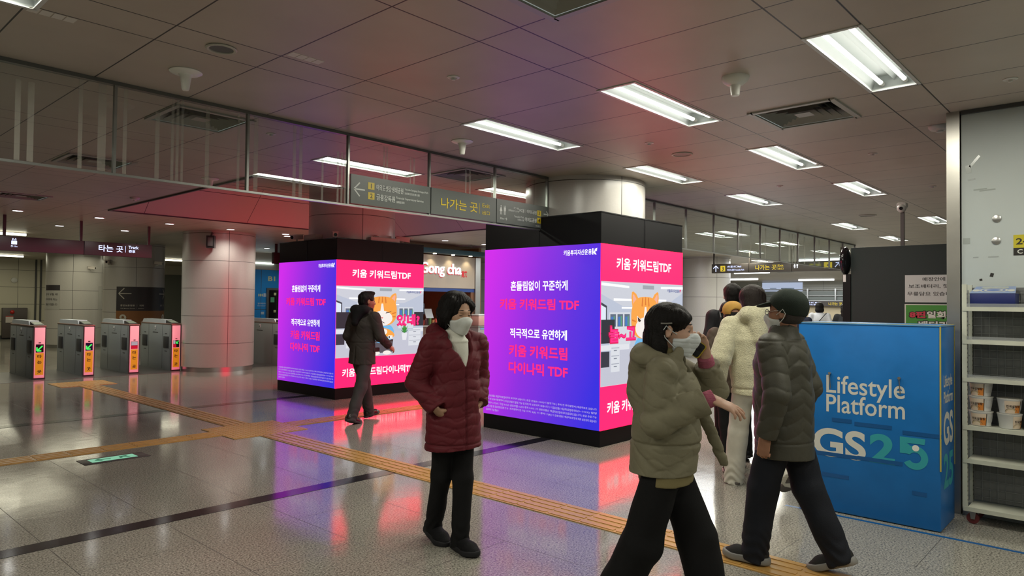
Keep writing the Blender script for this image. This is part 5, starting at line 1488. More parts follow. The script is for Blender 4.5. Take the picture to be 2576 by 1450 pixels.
rect('divider', PX, -7.36, 2.52, -7.353, 2.66, M_SYL, cs[1], 0.001)
text('lettering', 'Exit', PX, -7.26, 2.63, 0.14, 0.055, M_SYL, cs[1], 0.015, 0.001); text('lettering', '出口', PX, -7.26, 2.545, 0.14, 0.055, M_SYL, cs[1], 0.015, 0.001)
wc(PX, -6.86, 2.61, 0.12, 0.13, cs[2], M_LW, 0.001)
rect('yellow_lettering', PX, -6.52, 2.59, -6.22, 2.65, mat('olive yellow', (0.36, 0.34, 0.03, 1), 0.5), cs[2], 0.001)
q = rect('number_badge', PX, -6.15, 2.53, -5.95, 2.68, M_SYL, cs[2], 0.001); text('digit', '4', PX, -6.05, 2.605, 0.06, 0.10, M_SK, q, 0.02, 0.003)
arrow_mb(PX, (-5.78, 2.67), (-5.88, 2.55), 0.02, 0.06, 0.001).build('arrow', M_SLW, cs[2])
for y in (9.20, 8.14, 6.98, 5.75):
    MB().box((18.65, y - 0.02, 2.715), (18.69, y + 0.02, H - 0.001)).build('hanger', M_BRN, t)
PZ = Plane((43.4, 0, 0), (0, -1, 0))
t = thing('far_banner', 'pale blue white banner high on the end wall of the hall', 'banner', (43.4, 16.9, 2.1))
q = rect('sheet', PZ, -18.1, 2.05, -15.6, 3.0, glow('pale glowing banner', (0.62, 0.72, 0.95, 1), 0.65), t, 0.01, 0.02)  # emission stands in for the bluish glow at the hall end
rect('faint_print', PZ, -16.9, 2.58, -16.1, 2.66, M_ELW, q, 0.035, 0.004)
rect('faint_print', PZ, -17.6, 2.62, -17.2, 2.66, M_ELW, q, 0.035, 0.004)
t = thing('upper_railing', 'glazed railing across the end wall of the hall', 'railing', (43.2, 14.0, 1.7))
for z in (2.55, 2.18, 1.88):
    MB().rod((43.25, 10, z), (43.25, 21.0, z), 0.035).build('rail', M_STEEL, t)
for k in range(7):
    MB().box((43.2, 10.4 + k * 1.6, 1.75), (43.28, 10.48 + k * 1.6, 2.6)).build('post', M_STEEL, t)
MB().box((43.3, 10, 1.85), (43.34, 21, 2.45)).build('infill', mat('grey infill', (0.22, 0.24, 0.22, 1), 0.2), t)
t = thing('end_exit_sign', 'small dark exit sign on the end wall above the far people', 'sign', (43.2, 14.3, 1.55))
q = MB().box((43.05, 12.3, 1.55), (43.15, 16.2, 1.86)).build('case', M_BRN, t)
PY = Plane((43.05, 0, 0), (0, -1, 0))
for k, s_ in enumerate(('IFC몰 IFC Mall', '여의도공원')):
    text('lettering', s_, PY, -14.95, 1.77 - k * 0.12, 0.85, 0.09, M_SLW, q, 0.015, 0.002)
text('lettering', '나가는 곳', PY, -13.6, 1.705, 0.75, 0.18, M_SYL, q, 0.015, 0.002)
struct(box('trim_7', mat('warm beige end wall', (0.55, 0.45, 0.28, 1), 0.5), (43.3, 8.0, 0), (43.395, 20.0, 1.55)))
for x, y0, y1, lab in ((40.0, 12.7, 14.6, 'long tube lamp at the end of the hall, right of the dark haired heads'), (37.5, 15.9, 18.2, 'long tube lamp at the end of the hall beside the pale column'), (30.0, 12.2, 13.8, 'thin tube lamp behind the far exit sign'), (26.0, 9.5, 11.0, 'thin tube lamp above the far exit sign'), (23.0, 6.6, 8.4, 'tube lamp right of the far exit sign seen through the glass'), (14.5, 8.6, 10.2, 'tube lamp behind the nearer pillar beyond the glass')):
    tag(MB().rod((x, y0, H - 0.04), (x, y1, H - 0.04), 0.045).build('tube_lamp', glow('end hall tube', (0.92, 0.97, 1.0, 1), 7.0)), lab, 'lamp', 'tube lamps at the far end of the hall')
    ld = bpy.data.lights.new('tube_light', 'AREA'); ld.energy = 210; ld.color = (0.93, 0.97, 1.0); ld.size = 4.6
    lo = bpy.data.objects.new('tube_light', ld); COL.objects.link(lo); lo.location = (x, (y0 + y1) / 2, H - 0.15)
# ---------------------------------------------------------------- people: smooth implicit figures meshed with surface nets
class Frame:
    def __init__(self, c=(0, 0, 0), R=None):
        self.c = np.array(c, float)
        self.R = np.eye(3) if R is None else np.array(R, float)
    def w(self, p):
        return self.c + self.R @ np.array(p, float)
    def d(self, v):
        return self.R @ np.array(v, float)
    def l(self, X, Y, Z):
        a, b, c = X - self.c[0], Y - self.c[1], Z - self.c[2]
        R = self.R
        return (a * R[0, 0] + b * R[1, 0] + c * R[2, 0], a * R[0, 1] + b * R[1, 1] + c * R[2, 1], a * R[0, 2] + b * R[1, 2] + c * R[2, 2])
def rotz(a):
    c, s = math.cos(a), math.sin(a); return np.array([[c, -s, 0], [s, c, 0], [0, 0, 1.0]])
def roty(a):     # positive = nose down
    c, s = math.cos(a), math.sin(a); return np.array([[c, 0, s], [0, 1.0, 0], [-s, 0, c]])
def rotx(a):
    c, s = math.cos(a), math.sin(a); return np.array([[1.0, 0, 0], [0, c, -s], [0, s, c]])
ID = Frame()

class Field:
    def __init__(self, lo, hi, h):
        self.ax = [np.arange(a, b + h, h, dtype=np.float32) for a, b in zip(lo, hi)]
        self.h = h
        self.F = np.full([len(a) for a in self.ax], 0.05, np.float32)
    def blk(self, c, r):
        sl = []
        for a, q in zip(self.ax, c):
            i, j = np.searchsorted(a, q - r), np.searchsorted(a, q + r)
            if i >= j: return None
            sl.append(slice(int(i), int(j)))
        X, Y, Z = np.meshgrid(self.ax[0][sl[0]], self.ax[1][sl[1]], self.ax[2][sl[2]], indexing='ij', sparse=True)
        return tuple(sl), X, Y, Z
    def comb(self, sl, d, k, op):
        F = self.F[sl]
        if op == 'sub':
            d = -d
            if k > 0:
                q = np.maximum(k - np.abs(F - d), 0) / k
                self.F[sl] = np.maximum(F, d) + q * q * k * 0.25
            else:
                self.F[sl] = np.maximum(F, d)
        elif op == 'and':
            self.F[sl] = np.maximum(F, d)
        else:
            if k > 0:
                q = np.maximum(k - np.abs(F - d), 0) / k
                self.F[sl] = np.minimum(F, d) - q * q * k * 0.25
            else:
                self.F[sl] = np.minimum(F, d)
    def cone(self, a, b, ra, rb, k=0.02, fr=ID, flat=None, op='add', disp=None):
        """round cone; flat = (axis, s): thickness along axis scaled by s"""
        a, b = np.array(a, float), np.array(b, float)
        c = fr.w((a + b) / 2)
        R = np.linalg.norm(b - a) / 2 + max(ra, rb) * (1 if flat is None else max(1, flat[1])) + k + 0.03
        B = self.blk(c, R)
        if B is None: return self
        sl, X, Y, Z = B
        x, y, z = fr.l(X, Y, Z)
        d = b - a
        L2 = max(float(d @ d), 1e-9)
        px, py, pz = x - a[0], y - a[1], z - a[2]
        t = np.clip((px * d[0] + py * d[1] + pz * d[2]) / L2, 0, 1)
        px, py, pz = px - t * d[0], py - t * d[1], pz - t * d[2]
        sc = 1.0
        if flat is not None:
            n, s = np.array(flat[0], float), flat[1]
            n = n / np.linalg.norm(n)
            q = (px * n[0] + py * n[1] + pz * n[2]) * (1 / s - 1)
            px, py, pz = px + q * n[0], py + q * n[1], pz + q * n[2]
            sc = min(1.0, s) ** 0.5
        r = ra + (rb - ra) * t
        D = (np.sqrt(px * px + py * py + pz * pz) - r) * sc
        if disp is not None:
            D = D - disp(t * math.sqrt(L2), x, y, z)
        self.comb(sl, D.astype(np.float32), k, op)
        return self
    def ell(self, c, r, k=0.02, fr=ID, R=None, op='add'):
        r = np.array(r, float)
        f2 = Frame(fr.w(c), fr.R if R is None else fr.R @ R)
        B = self.blk(f2.c, max(r) + k + 0.03)
        if B is None: return self
        sl, X, Y, Z = B
        x, y, z = f2.l(X, Y, Z)
        k0 = np.sqrt((x / r[0]) ** 2 + (y / r[1]) ** 2 + (z / r[2]) ** 2)
        k1 = np.sqrt((x / r[0] ** 2) ** 2 + (y / r[1] ** 2) ** 2 + (z / r[2] ** 2) ** 2)
        D = k0 * (k0 - 1) / np.maximum(k1, 1e-6)
        self.comb(sl, D.astype(np.float32), k, op)
        return self
    def box(self, c, r, rad=0.01, k=0.01, fr=ID, R=None, op='add'):
        f2 = Frame(fr.w(c), fr.R if R is None else fr.R @ R)
        B = self.blk(f2.c, float(np.linalg.norm(r)) + k + 0.03)
        if B is None: return self
        sl, X, Y, Z = B
        x, y, z = f2.l(X, Y, Z)
        q = [np.abs(v) - (e - rad) for v, e in zip((x, y, z), r)]
        D = np.sqrt(sum(np.maximum(v, 0) ** 2 for v in q)) + np.minimum(np.maximum(np.maximum(q[0], q[1]), q[2]), 0) - rad
        self.comb(sl, D.astype(np.float32), k, op)
        return self
    def everywhere(self, fn):
        X, Y, Z = np.meshgrid(*self.ax, indexing='ij', sparse=True)
        self.F = fn(self.F, X, Y, Z).astype(np.float32)
        return self
    def cut(self, fn):
        """keep only where fn(x, y, z) < 0"""
        return self.everywhere(lambda F, X, Y, Z: np.maximum(F, fn(X, Y, Z)))
    def displace(self, fn, reach=0.04):
        X, Y, Z = np.meshgrid(*self.ax, indexing='ij', sparse=True)
        m = np.abs(self.F) < reach
        i, j, k = np.nonzero(m)
        self.F[i, j, k] -= fn(self.ax[0][i], self.ax[1][j], self.ax[2][k]).astype(np.float32)
        return self
    def mesh(self, smooth=1):
        F = self.F
        F[0] = F[-1] = 0.05; F[:, 0] = F[:, -1] = 0.05; F[:, :, 0] = F[:, :, -1] = 0.05
        n = np.array(F.shape)
        ins = F < 0
        cells = n - 1
        cnt_i, cnt_p = [], []
        faces = []
        cid = lambda i, j, k: (i * cells[1] + j) * cells[2] + k
        for a in range(3):
            s0 = [slice(None)] * 3; s1 = [slice(None)] * 3
            s0[a], s1[a] = slice(0, -1), slice(1, None)
            e = ins[tuple(s0)] != ins[tuple(s1)]
            idx = np.nonzero(e)
            i0 = list(idx); i1 = list(idx); i1[a] = i1[a] + 1
            f0, f1 = F[tuple(i0)], F[tuple(i1)]
            t = f0 / (f0 - f1)
            p = [self.ax[q][idx[q]].astype(float) for q in range(3)]
            p[a] = p[a] + t * self.h
            P = np.stack(p, 1)
            b, c = (a + 1) % 3, (a + 2) % 3
            ids = []
            for db, dc in ((-1, -1), (0, -1), (0, 0), (-1, 0)):
                q = list(idx); q[b] = q[b] + db; q[c] = q[c] + dc
                w = cid(*q)
                ids.append(w); cnt_i.append(w); cnt_p.append(P)
            q = np.stack(ids, 1)
            flip = ~ins[tuple(i0)]
            q[flip] = q[flip][:, ::-1]
            faces.append(q)
        I = np.concatenate(cnt_i); P = np.concatenate(cnt_p); Q = np.concatenate(faces)
        u, inv = np.unique(I, return_inverse=True)
        c = np.bincount(inv)
        V = np.stack([np.bincount(inv, P[:, k]) / c for k in range(3)], 1)
        Q = np.searchsorted(u, Q)
        for _ in range(smooth):
            S = np.zeros_like(V); N = np.zeros(len(V))
            for a, b in ((0, 1), (1, 2), (2, 3), (3, 0)):
                for k in range(3):
                    S[:, k] += np.bincount(Q[:, a], V[Q[:, b], k], len(V)) + np.bincount(Q[:, b], V[Q[:, a], k], len(V))
                N += np.bincount(Q[:, a], minlength=len(V)) + np.bincount(Q[:, b], minlength=len(V))
            V = V * 0.5 + 0.5 * S / N[:, None]
        return V, Q

def n3(x, y, z, f, s=0.0):
    """cheap smooth noise in about -1..1"""
    return (np.sin(f * (x * 1.0 + y * 0.37 + z * 0.21) + s) * np.sin(f * (y * 0.93 - z * 0.41 + x * 0.13) + 1.7 * s) +
            np.sin(f * (z * 1.11 + x * 0.29 - y * 0.17) + 2.3 * s) * 0.7 + np.sin(1.9 * f * (x * 0.6 - y * 0.8 + z * 0.5) + 0.7 * s) * 0.5) / 2.0

def crease(x, y, z, f, s=0.0, w=0.10):
    """0 on smooth cloth, 1 in the bottom of a fold line"""
    return np.exp(-(n3(x, y, z, f, s) / w) ** 2)

class Person:
    def __init__(self, label, pos, heading, h, res=0.006, group=None):
        self.label, self.pos, self.hd, self.h, self.res = label, np.array((pos[0], pos[1], pos[2] if len(pos) > 2 else 0.0)), heading, h, res
        self.R = rotz(heading)
        self.group = group
        self.root = None
    def out(self, V):
        return V @ self.R.T + self.pos
    def emit(self, name, V, Q, m, parent, smooth=True):
        W = self.out(V)
        base = self.pos
        me = bpy.data.meshes.new(name)
        me.vertices.add(len(W)); me.vertices.foreach_set('co', (W - base).astype(np.float32).ravel())
        me.loops.add(Q.size); me.loops.foreach_set('vertex_index', Q.astype(np.int32).ravel())
        me.polygons.add(len(Q)); me.polygons.foreach_set('loop_start', np.arange(0, Q.size, 4, dtype=np.int32))
        me.update(calc_edges=True)
        me.validate()
        me.polygons.foreach_set('use_smooth', [smooth] * len(me.polygons))
        me.materials.append(m)
        o = bpy.data.objects.new(name, me)
        COL.objects.link(o)
        if parent is None:
            o.location = tuple(base)
        else:
            o.parent = parent
        return o
    def part(self, name, fld, m, parent=None, smooth=1):
        V, Q = fld.mesh(smooth)
        return self.emit(name, V, Q, m, self.root if parent is None else parent)
    def mb(self, b, name, m, parent=None):
        """a MB written in the person's own axes"""
        V = self.out(np.array(b.v, float))
        b.v = [tuple(p) for p in V]
        return b.build(name, m, self.root if parent is None else parent)
    def skeleton(self, legs, arms, lean=0.0, head_yaw=0.0, head_pitch=0.0, shoulder=0.108, hip=0.048, head_fwd=0.02, head_roll=0.0):
        """legs: {'L': (thigh deg forward, knee deg, foot pitch deg)}, arms: {'L': (elbow xyz, wrist xyz)} in metres from the shoulder / absolute"""
        h = self.h; J = {}
        sl = math.sin(math.radians(lean))
        J['pelvis'] = np.array((0, 0, 0.525 * h)); J['waist'] = np.array((sl * 0.10 * h, 0, 0.61 * h)); J['chest'] = np.array((sl * 0.23 * h, 0, 0.745 * h)); J['neck'] = np.array((sl * 0.32 * h - 0.01, 0, 0.845 * h))
        J['head'] = np.array((sl * 0.40 * h + head_fwd, 0, 0.925 * h))
        for s, q in (('L', 1), ('R', -1)):
            J['sh' + s] = np.array((sl * 0.28 * h, q * shoulder * h, 0.805 * h))
            J['hip' + s] = np.array((0, q * hip * h, 0.515 * h))
            a, kn, fp = legs[s][:3]
            inn = legs[s][3] if len(legs[s]) > 3 else 0.0
            a, kn = math.radians(a), math.radians(kn)
            th, shn = 0.235 * h, 0.235 * h
            J['kn' + s] = J['hip' + s] + th * np.array((math.sin(a), 0, -math.cos(a)))
            J['an' + s] = J['kn' + s] + shn * np.array((math.sin(a - kn), 0, -math.cos(a - kn)))
            J['kn' + s] = J['kn' + s] - np.array((0, q * inn * 0.5, 0)); J['an' + s] = J['an' + s] - np.array((0, q * inn, 0))
            J['el' + s], J['wr' + s] = np.array(arms[s][0], float), np.array(arms[s][1], float)
        # drop the figure so that the lower ankle carries it
        low = min(J['an' + s][2] - 0.045 * h - max(0, math.sin(math.radians(legs[s][2]))) * 0.10 for s in 'LR')
        dz = -low
        for k in ('pelvis', 'waist', 'chest', 'neck', 'head', 'shL', 'shR', 'hipL', 'hipR', 'knL', 'knR', 'anL', 'anR'):
            J[k] = J[k] + np.array((0, 0, dz))
        self.dz = dz
        self.J = J; self.legs = legs
        self.HF = Frame(J['head'], rotz(math.radians(head_yaw)) @ roty(math.radians(head_pitch)) @ rotx(math.radians(head_roll)))
        self.hs = h / 1.68          # head scale
        return J
    # ---- skin
    def head_skin(self, f, ears=True, k=0.02):
        H, s = self.HF, (self.hs * 0.35 + 0.65)
        E = lambda c, r, kk=k, op='add', R=None: f.ell(np.array(c) * s, np.array(r) * s, kk * s, H, R, op)
        E((-0.012, 0, 0.032), (0.095, 0.077, 0.090))
        E((0.030, 0, -0.030), (0.066, 0.060, 0.080), 0.03)
        E((0.045, 0, -0.082), (0.040, 0.036, 0.030), 0.025)
        for q in (-1, 1):
            E((0.058, q * 0.036, -0.022), (0.030, 0.026, 0.030), 0.02)
        f.cone(np.array((0.074, 0.034, 0.030)) * s, np.array((0.084, 0.008, 0.026)) * s, 0.011 * s, 0.011 * s, 0.012, H)
        f.cone(np.array((0.074, -0.034, 0.030)) * s, np.array((0.084, -0.008, 0.026)) * s, 0.011 * s, 0.011 * s, 0.012, H)
        for q in (-1, 1):
            E((0.094, q * 0.033, 0.008), (0.018, 0.018, 0.012), 0.012, 'sub')
            E((0.068, q * 0.033, 0.006), (0.017, 0.019, 0.013), 0.006)
        f.cone(np.array((0.086, 0, 0.012)) * s, np.array((0.106, 0, -0.028)) * s, 0.008 * s, 0.0125 * s, 0.012, H)
        for q in (-1, 1):
            E((0.095, q * 0.011, -0.033), (0.011, 0.009, 0.008), 0.006)
        E((0.086, 0, -0.060), (0.012, 0.022, 0.006), 0.006); E((0.084, 0, -0.070), (0.012, 0.019, 0.007), 0.006)
        if ears:
            for q in (-1, 1):
                R = rotz(q * 0.35)
                E((-0.012, q * 0.079, -0.002), (0.022, 0.009, 0.033), 0.006, 'add', R)
                E((-0.006, q * 0.088, 0.000), (0.012, 0.006, 0.020), 0.004, 'sub', R)
        return f
    def hand(self, f, w, d, n, side, curl=0.5, spread=1.0, s=1.0, thumb=0.5, curls=None):
        """w wrist, d finger direction, n palm normal, side = direction of the thumb"""
        d = np.array(d, float); d /= np.linalg.norm(d)
        n = np.array(n, float); n -= d * (n @ d); n /= np.linalg.norm(n)
        t = np.cross(d, n); t /= np.linalg.norm(t)
        if t @ np.array(side, float) < 0: t = -t
        w = np.array(w, float)
        f.cone(w - d * 0.02, w + d * 0.03 * s, 0.026 * s, 0.030 * s, 0.01, ID, (n, 0.62))
        f.cone(w + d * 0.025 * s, w + d * 0.078 * s, 0.035 * s, 0.038 * s, 0.01, ID, (n, 0.40))
        for q, (off, L, r) in enumerate(((0.029, 0.074, 0.0088), (0.0105, 0.082, 0.0090), (-0.0085, 0.076, 0.0086), (-0.026, 0.060, 0.0078))):
            cu = curl if curls is None else curls[q]
            p = w + d * (0.086 - abs(off) * 0.25) * s + t * off * s
            a = 0.25 * cu
            dd = d + t * off * 2.2 * spread
            dd /= np.linalg.norm(dd)
            for m, (fr_, tw) in enumerate(((0.45, 0.75), (0.30, 1.1), (0.25, 0.8))):
                v = dd * math.cos(a) + n * math.sin(a)
                e = p + v * L * fr_ * s
                f.cone(p, e, r * s * (1 - 0.08 * m), r * s * (0.93 - 0.08 * m), 0.004)
                p = e
                a += tw * cu
        p = w + d * 0.022 * s + t * 0.026 * s + n * 0.006 * s
        v = d * 0.62 + t * (0.75 - 0.4 * thumb) + n * (0.25 + 0.5 * thumb); v /= np.linalg.norm(v)
        e = p + v * 0.046 * s
        f.cone(p, e, 0.0135 * s, 0.0105 * s, 0.006)
        v2 = v * 0.8 + d * 0.35 + n * 0.15; v2 /= np.linalg.norm(v2)
        f.cone(e, e + v2 * 0.034 * s, 0.0105 * s, 0.0085 * s, 0.004)
        return f
    def body(self, m, hands, slim=0.9, ears=True, lo=None, hi=None):
        J, h = self.J, self.h
        pts = np.array(list(J.values()))
        lo = pts.min(0) - 0.20 if lo is None else lo; hi = pts.max(0) + 0.20 if hi is None else hi
        lo = np.array(lo); lo[2] = 0.0
        f = Field(lo, hi, self.res)
        s = h / 1.68 * slim
        Y = (1, 0, 0)
        f.cone(J['pelvis'], J['waist'], 0.125 * s, 0.115 * s, 0.03, ID, (Y, 0.72))
        f.cone(J['waist'], J['chest'], 0.115 * s, 0.135 * s, 0.03, ID, (Y, 0.72))
        f.cone(J['chest'], J['neck'] - np.array((0, 0, 0.06 * s)), 0.135 * s, 0.075 * s, 0.03, ID, (Y, 0.75))
        f.cone(J['neck'] - np.array((0, 0, 0.03)), self.HF.w((-0.022, 0, -0.065)), 0.056 * s, 0.050 * s, 0.025)
        for q in 'LR':
            f.cone(J['sh' + q], J['el' + q], 0.046 * s, 0.038 * s, 0.03)
            f.cone(J['el' + q], J['wr' + q], 0.038 * s, 0.026 * s, 0.012)
            f.cone(J['hip' + q], J['kn' + q], 0.080 * s, 0.055 * s, 0.03)
            f.cone(J['kn' + q], J['an' + q], 0.052 * s, 0.036 * s, 0.02)
        self.head_skin(f, ears)
        for q, kw in hands.items():
            self.hand(f, J['wr' + q], **kw)
        V, Q = f.mesh(1)
        self.root = self.emit('person', V, Q, m, None)
        tag(self.root, self.label, 'person', self.group)
        return self.root
    # ---- clothes
    def fld(self, lo, hi, res=None):
        return Field(lo, hi, self.res if res is None else res)
    def trousers(self, m, r=(0.098, 0.078, 0.062), cuff=0.02, wob=0.004, name='trousers', back=0.0):
        J = self.J
        P = np.array([J[k] for k in ('hipL', 'hipR', 'knL', 'knR', 'anL', 'anR')])
        f = self.fld(P.min(0) - 0.2, (P.max(0)[0] + 0.2, P.max(0)[1] + 0.2, J['waist'][2] + 0.04))
        f.cone(J['pelvis'] + (0, 0, 0.01), J['waist'], 0.150 * self.h / 1.68, 0.140 * self.h / 1.68, 0.03, ID, ((1, 0, 0), 0.75))
        for q in 'LR':
            d = J['an' + q] - J['kn' + q]; d = d / np.linalg.norm(d)
            e = J['an' + q] + d * (0.045 * self.h - cuff) * 0.9
            f.cone(J['hip' + q] + (0, 0, 0.02), J['kn' + q], r[0], r[1], 0.025)
            f.cone(J['kn' + q], e, r[1], r[2], 0.02)
            # end the leg square at the hem
            B = f.blk(e + d * 0.09, 0.13)
            if B is not None:
                sl, X, Y, Z = B
                D = (X - e[0]) * d[0] + (Y - e[1]) * d[1] + (Z - e[2]) * d[2]
                f.F[sl] = np.where(D > 0, np.maximum(f.F[sl], D.astype(np.float32)), f.F[sl])
        f.displace(lambda x, y, z: wob * n3(x, y, z, 26.0, 1.0) * np.clip((J['hipL'][2] - z) * 3, 0.2, 1) + 0.6 * wob * np.sin(z * 90 + 6 * np.sin(20 * y + 14 * x)) * np.clip((0.26 - z) * 6, 0, 1))
        return self.part(name, f, m)
    def shoes(self, mu, ms, L=0.27, W=0.047, names=('shoe', 'sole'), hi=0.085, sole_h=0.028, flare=0.0):
        for q in 'LR':
            an = self.J['an' + q]
            pit = math.radians(self.legs[q][2])          # >0: heel lifted
            R = roty(pit)
            # frame at the ball of the foot region so that a lifted heel pivots on the toes
            fr = Frame(an, R)
            z0 = -0.045 * self.h
            x0, x1 = -0.30 * L, 0.70 * L
            f = Field((x0 - 0.03, -0.09, z0 - 0.01), (x1 + 0.03, 0.09, z0 + 0.17), max(0.004, self.res * 0.8))
            f.cone((x0 + 0.042, 0, z0 + 0.055), (x0 + 0.10, 0, z0 + 0.05), W * 0.78, W * 0.80, 0.03)
            f.cone((x0 + 0.10, 0, z0 + 0.045), (x1 - 0.09, 0, z0 + 0.030), W * 0.82, W, 0.03)
            f.cone((x1 - 0.09, 0, z0 + 0.030), (x1 - 0.042, 0, z0 + 0.028), W, W * 0.72, 0.03, ID, ((0, 0, 1), 0.75))
            f.cone((x0 + 0.055, 0, z0 + 0.06), (x0 + 0.06, 0, z0 + hi + 0.03), 0.040, 0.038, 0.025)
            f.cut(lambda X, Y, Z: (z0 + sole_h * 0.7) - Z + 0 * X + 0 * Y)
            V, Q = f.mesh(1)
            V = V @ R.T + an
            up = self.emit(names[0], V, Q, mu, self.root)
            g = Field((x0 - 0.03, -0.09, z0 - 0.01), (x1 + 0.03, 0.09, z0 + 0.06), max(0.004, self.res * 0.8))
            e = 0.005 + flare
            g.cone((x0 + 0.040, 0, z0 + 0.02), (x0 + 0.11, 0, z0 + 0.02), W * 0.80 + e, W * 0.80 + e, 0.03)
            g.cone((x0 + 0.10, 0, z0 + 0.02), (x1 - 0.085, 0, z0 + 0.02), W * 0.82 + e, W + e, 0.03)
            g.cone((x1 - 0.085, 0, z0 + 0.02), (x1 - 0.045, 0, z0 + 0.024), W + e, W * 0.74 + e, 0.03)
            g.cut(lambda X, Y, Z: np.maximum((z0 + 0.003 + 0.10 * np.maximum(X - (x1 - 0.07), 0)) - Z, Z - (z0 + sole_h + 0.10 * np.maximum(X - (x1 - 0.07), 0) + 0.05 * np.maximum(x0 + 0.09 - X, 0))) + 0 * Y)
            V, Q = g.mesh(1)
            V = V @ R.T + an
            self.emit(names[1], V, Q, ms, up)
    def jacket(self, m, hem, name='jacket', chest=0.150, waist=0.150, hemr=0.165, flat=0.78, arm=(0.070, 0.062, 0.050), disp=None, extra=None, sleeve_end=0.0, sh=0.062, res=None, hem_hollow=True, back_x=0.0, neckr=0.07, smooth=1):
        """closed padded coat from hem height to the neck"""
        J = self.J
        P = np.array([J[k] for k in ('shL', 'shR', 'elL', 'elR', 'wrL', 'wrR', 'neck', 'pelvis')])
        lo, hi = P.min(0) - 0.19, P.max(0) + 0.19
        lo[2] = hem - 0.03
        f = self.fld(lo, hi, res)
        X = (1, 0, 0)
        ch, wa, ne = J['chest'], J['waist'], J['neck']
        hm = np.array((J['pelvis'][0] + back_x, 0, hem - 0.05))
        f.cone(hm, wa, hemr, waist, 0.03, ID, (X, flat))
        f.cone(wa, ch, waist, chest, 0.03, ID, (X, flat))
        f.cone(ch, ne - (0, 0, 0.075), chest, 0.10, 0.04, ID, (X, flat))
        f.cone(ne - (0, 0, 0.08), ne - (0, 0, 0.01), 0.085, neckr, 0.04)
        for q in 'LR':
            s = 1 if q == 'L' else -1
            f.cone(ch + (0, 0, 0.02), J['sh' + q] - (0, s * 0.015, 0.01), 0.085, sh, 0.05, ID, (X, 0.85))
            f.cone(J['sh' + q], J['el' + q], arm[0], arm[1], 0.03)
            d = J['wr' + q] - J['el' + q]; L = np.linalg.norm(d); d = d / L
            e = J['wr' + q] - d * sleeve_end
            f.cone(J['el' + q], e, arm[1], arm[2], 0.015)
            B = f.blk(e + d * 0.08, 0.10)
            if B is not None:
                sl, XX, YY, ZZ = B
                D = (XX - e[0]) * d[0] + (YY - e[1]) * d[1] + (ZZ - e[2]) * d[2]
                rr = np.sqrt(np.maximum((XX - e[0]) ** 2 + (YY - e[1]) ** 2 + (ZZ - e[2]) ** 2 - D ** 2, 0))
                near = (D > 0) & (rr < arm[2] + 0.025)
                own = f.F[sl]
                # only this sleeve's rounded end, not the coat body behind it
                tip = np.sqrt((XX - e[0]) ** 2 + (YY - e[1]) ** 2 + (ZZ - e[2]) ** 2) - arm[2]
                f.F[sl] = np.where(near & (own > tip - 0.012), np.maximum(own, D.astype(np.float32)), own)
        if extra is not None:
            extra(f)
        if disp is not None:
            f.displace(disp)
        f.cut(lambda X, Y, Z: (hem + 0.006 * np.sin(9 * Y + 5 * X)) - Z)
        if hem_hollow:
            f.cone(hm - (0, 0, 0.05), hm + (0, 0, 0.10), hemr - 0.045, hemr - 0.05, 0.01, ID, (X, flat), 'sub')
        return self.part(name, f, m, smooth=smooth)
    def hair(self, m, fn, name='hair', res=None):
        H = self.HF
        c = H.c
        f = self.fld(c - 0.26, c + 0.22, res)
        s = (self.hs * 0.35 + 0.65)
        fn(f, H, s)
        return self.part(name, f, m)
    def face_mask(self, m, pleats=False, c=(0.082, 0, -0.052), r=(0.085, 0.078, 0.056), lift=0.010):
        H, s = self.HF, (self.hs * 0.35 + 0.65)
        f = self.fld(H.c - 0.17, H.c + 0.17, min(self.res, 0.004))
        E = lambda cc, rr, kk=0.03: f.ell(np.array(cc) * s, np.array(rr) * s, kk, H)
        l = lift
        E((0.030, 0, -0.030), (0.066 + l, 0.060 + l, 0.080 + l)); E((0.045, 0, -0.082), (0.040 + l, 0.036 + l, 0.030 + l)); E((0.058, 0.036, -0.022), (0.03 + l, 0.026 + l, 0.03 + l)); E((0.058, -0.036, -0.022), (0.03 + l, 0.026 + l, 0.03 + l))
        f.cone(np.array((0.088, 0, 0.006)) * s, np.array((0.108, 0, -0.034)) * s, 0.010 + l * .5, 0.016 + l * .6, 0.03, H)
        f.cone(np.array((0.108, 0, -0.034)) * s, np.array((0.072, 0, -0.105)) * s, 0.018 + l * .5, 0.026, 0.03, H)
        def reg(X, Y, Z):
            x, y, z = H.l(X, Y, Z)
            x, y, z = x / s - c[0], y / s - c[1], z / s - c[2]
            a = np.sqrt((x / r[0]) ** 2 + (y / r[1]) ** 2 + (z / r[2]) ** 2)
            top = z - (0.050 - 6.0 * y * y + 0.10 * x)
            bot = -(z + 0.060 + 0.25 * (0.02 + x))
            return np.maximum(np.maximum(top, bot), -(x + 0.070)) * s
        f.cut(reg)
        if pleats:
            f.displace(lambda x, y, z: -0.0022 * (np.abs(((H.l(x, y, z)[2] + 0.30) % 0.024) - 0.012) < 0.0022))
        o = self.part('face_mask', f, m)
        for q in (-1, 1):
            pts1 = [H.w(np.array((0.030, q * 0.066, -0.012)) * s), H.w(np.array((0.0, q * 0.086, 0.006)) * s), H.w(np.array((-0.020, q * 0.093, 0.024)) * s), H.w(np.array((-0.036, q * 0.092, -0.004)) * s), H.w(np.array((-0.022, q * 0.088, -0.032)) * s), H.w(np.array((0.028, q * 0.064, -0.080)) * s)]
            self.mb(MB().tube(pts1, 0.0022, 6), 'ear_loop', m, o)
        return o
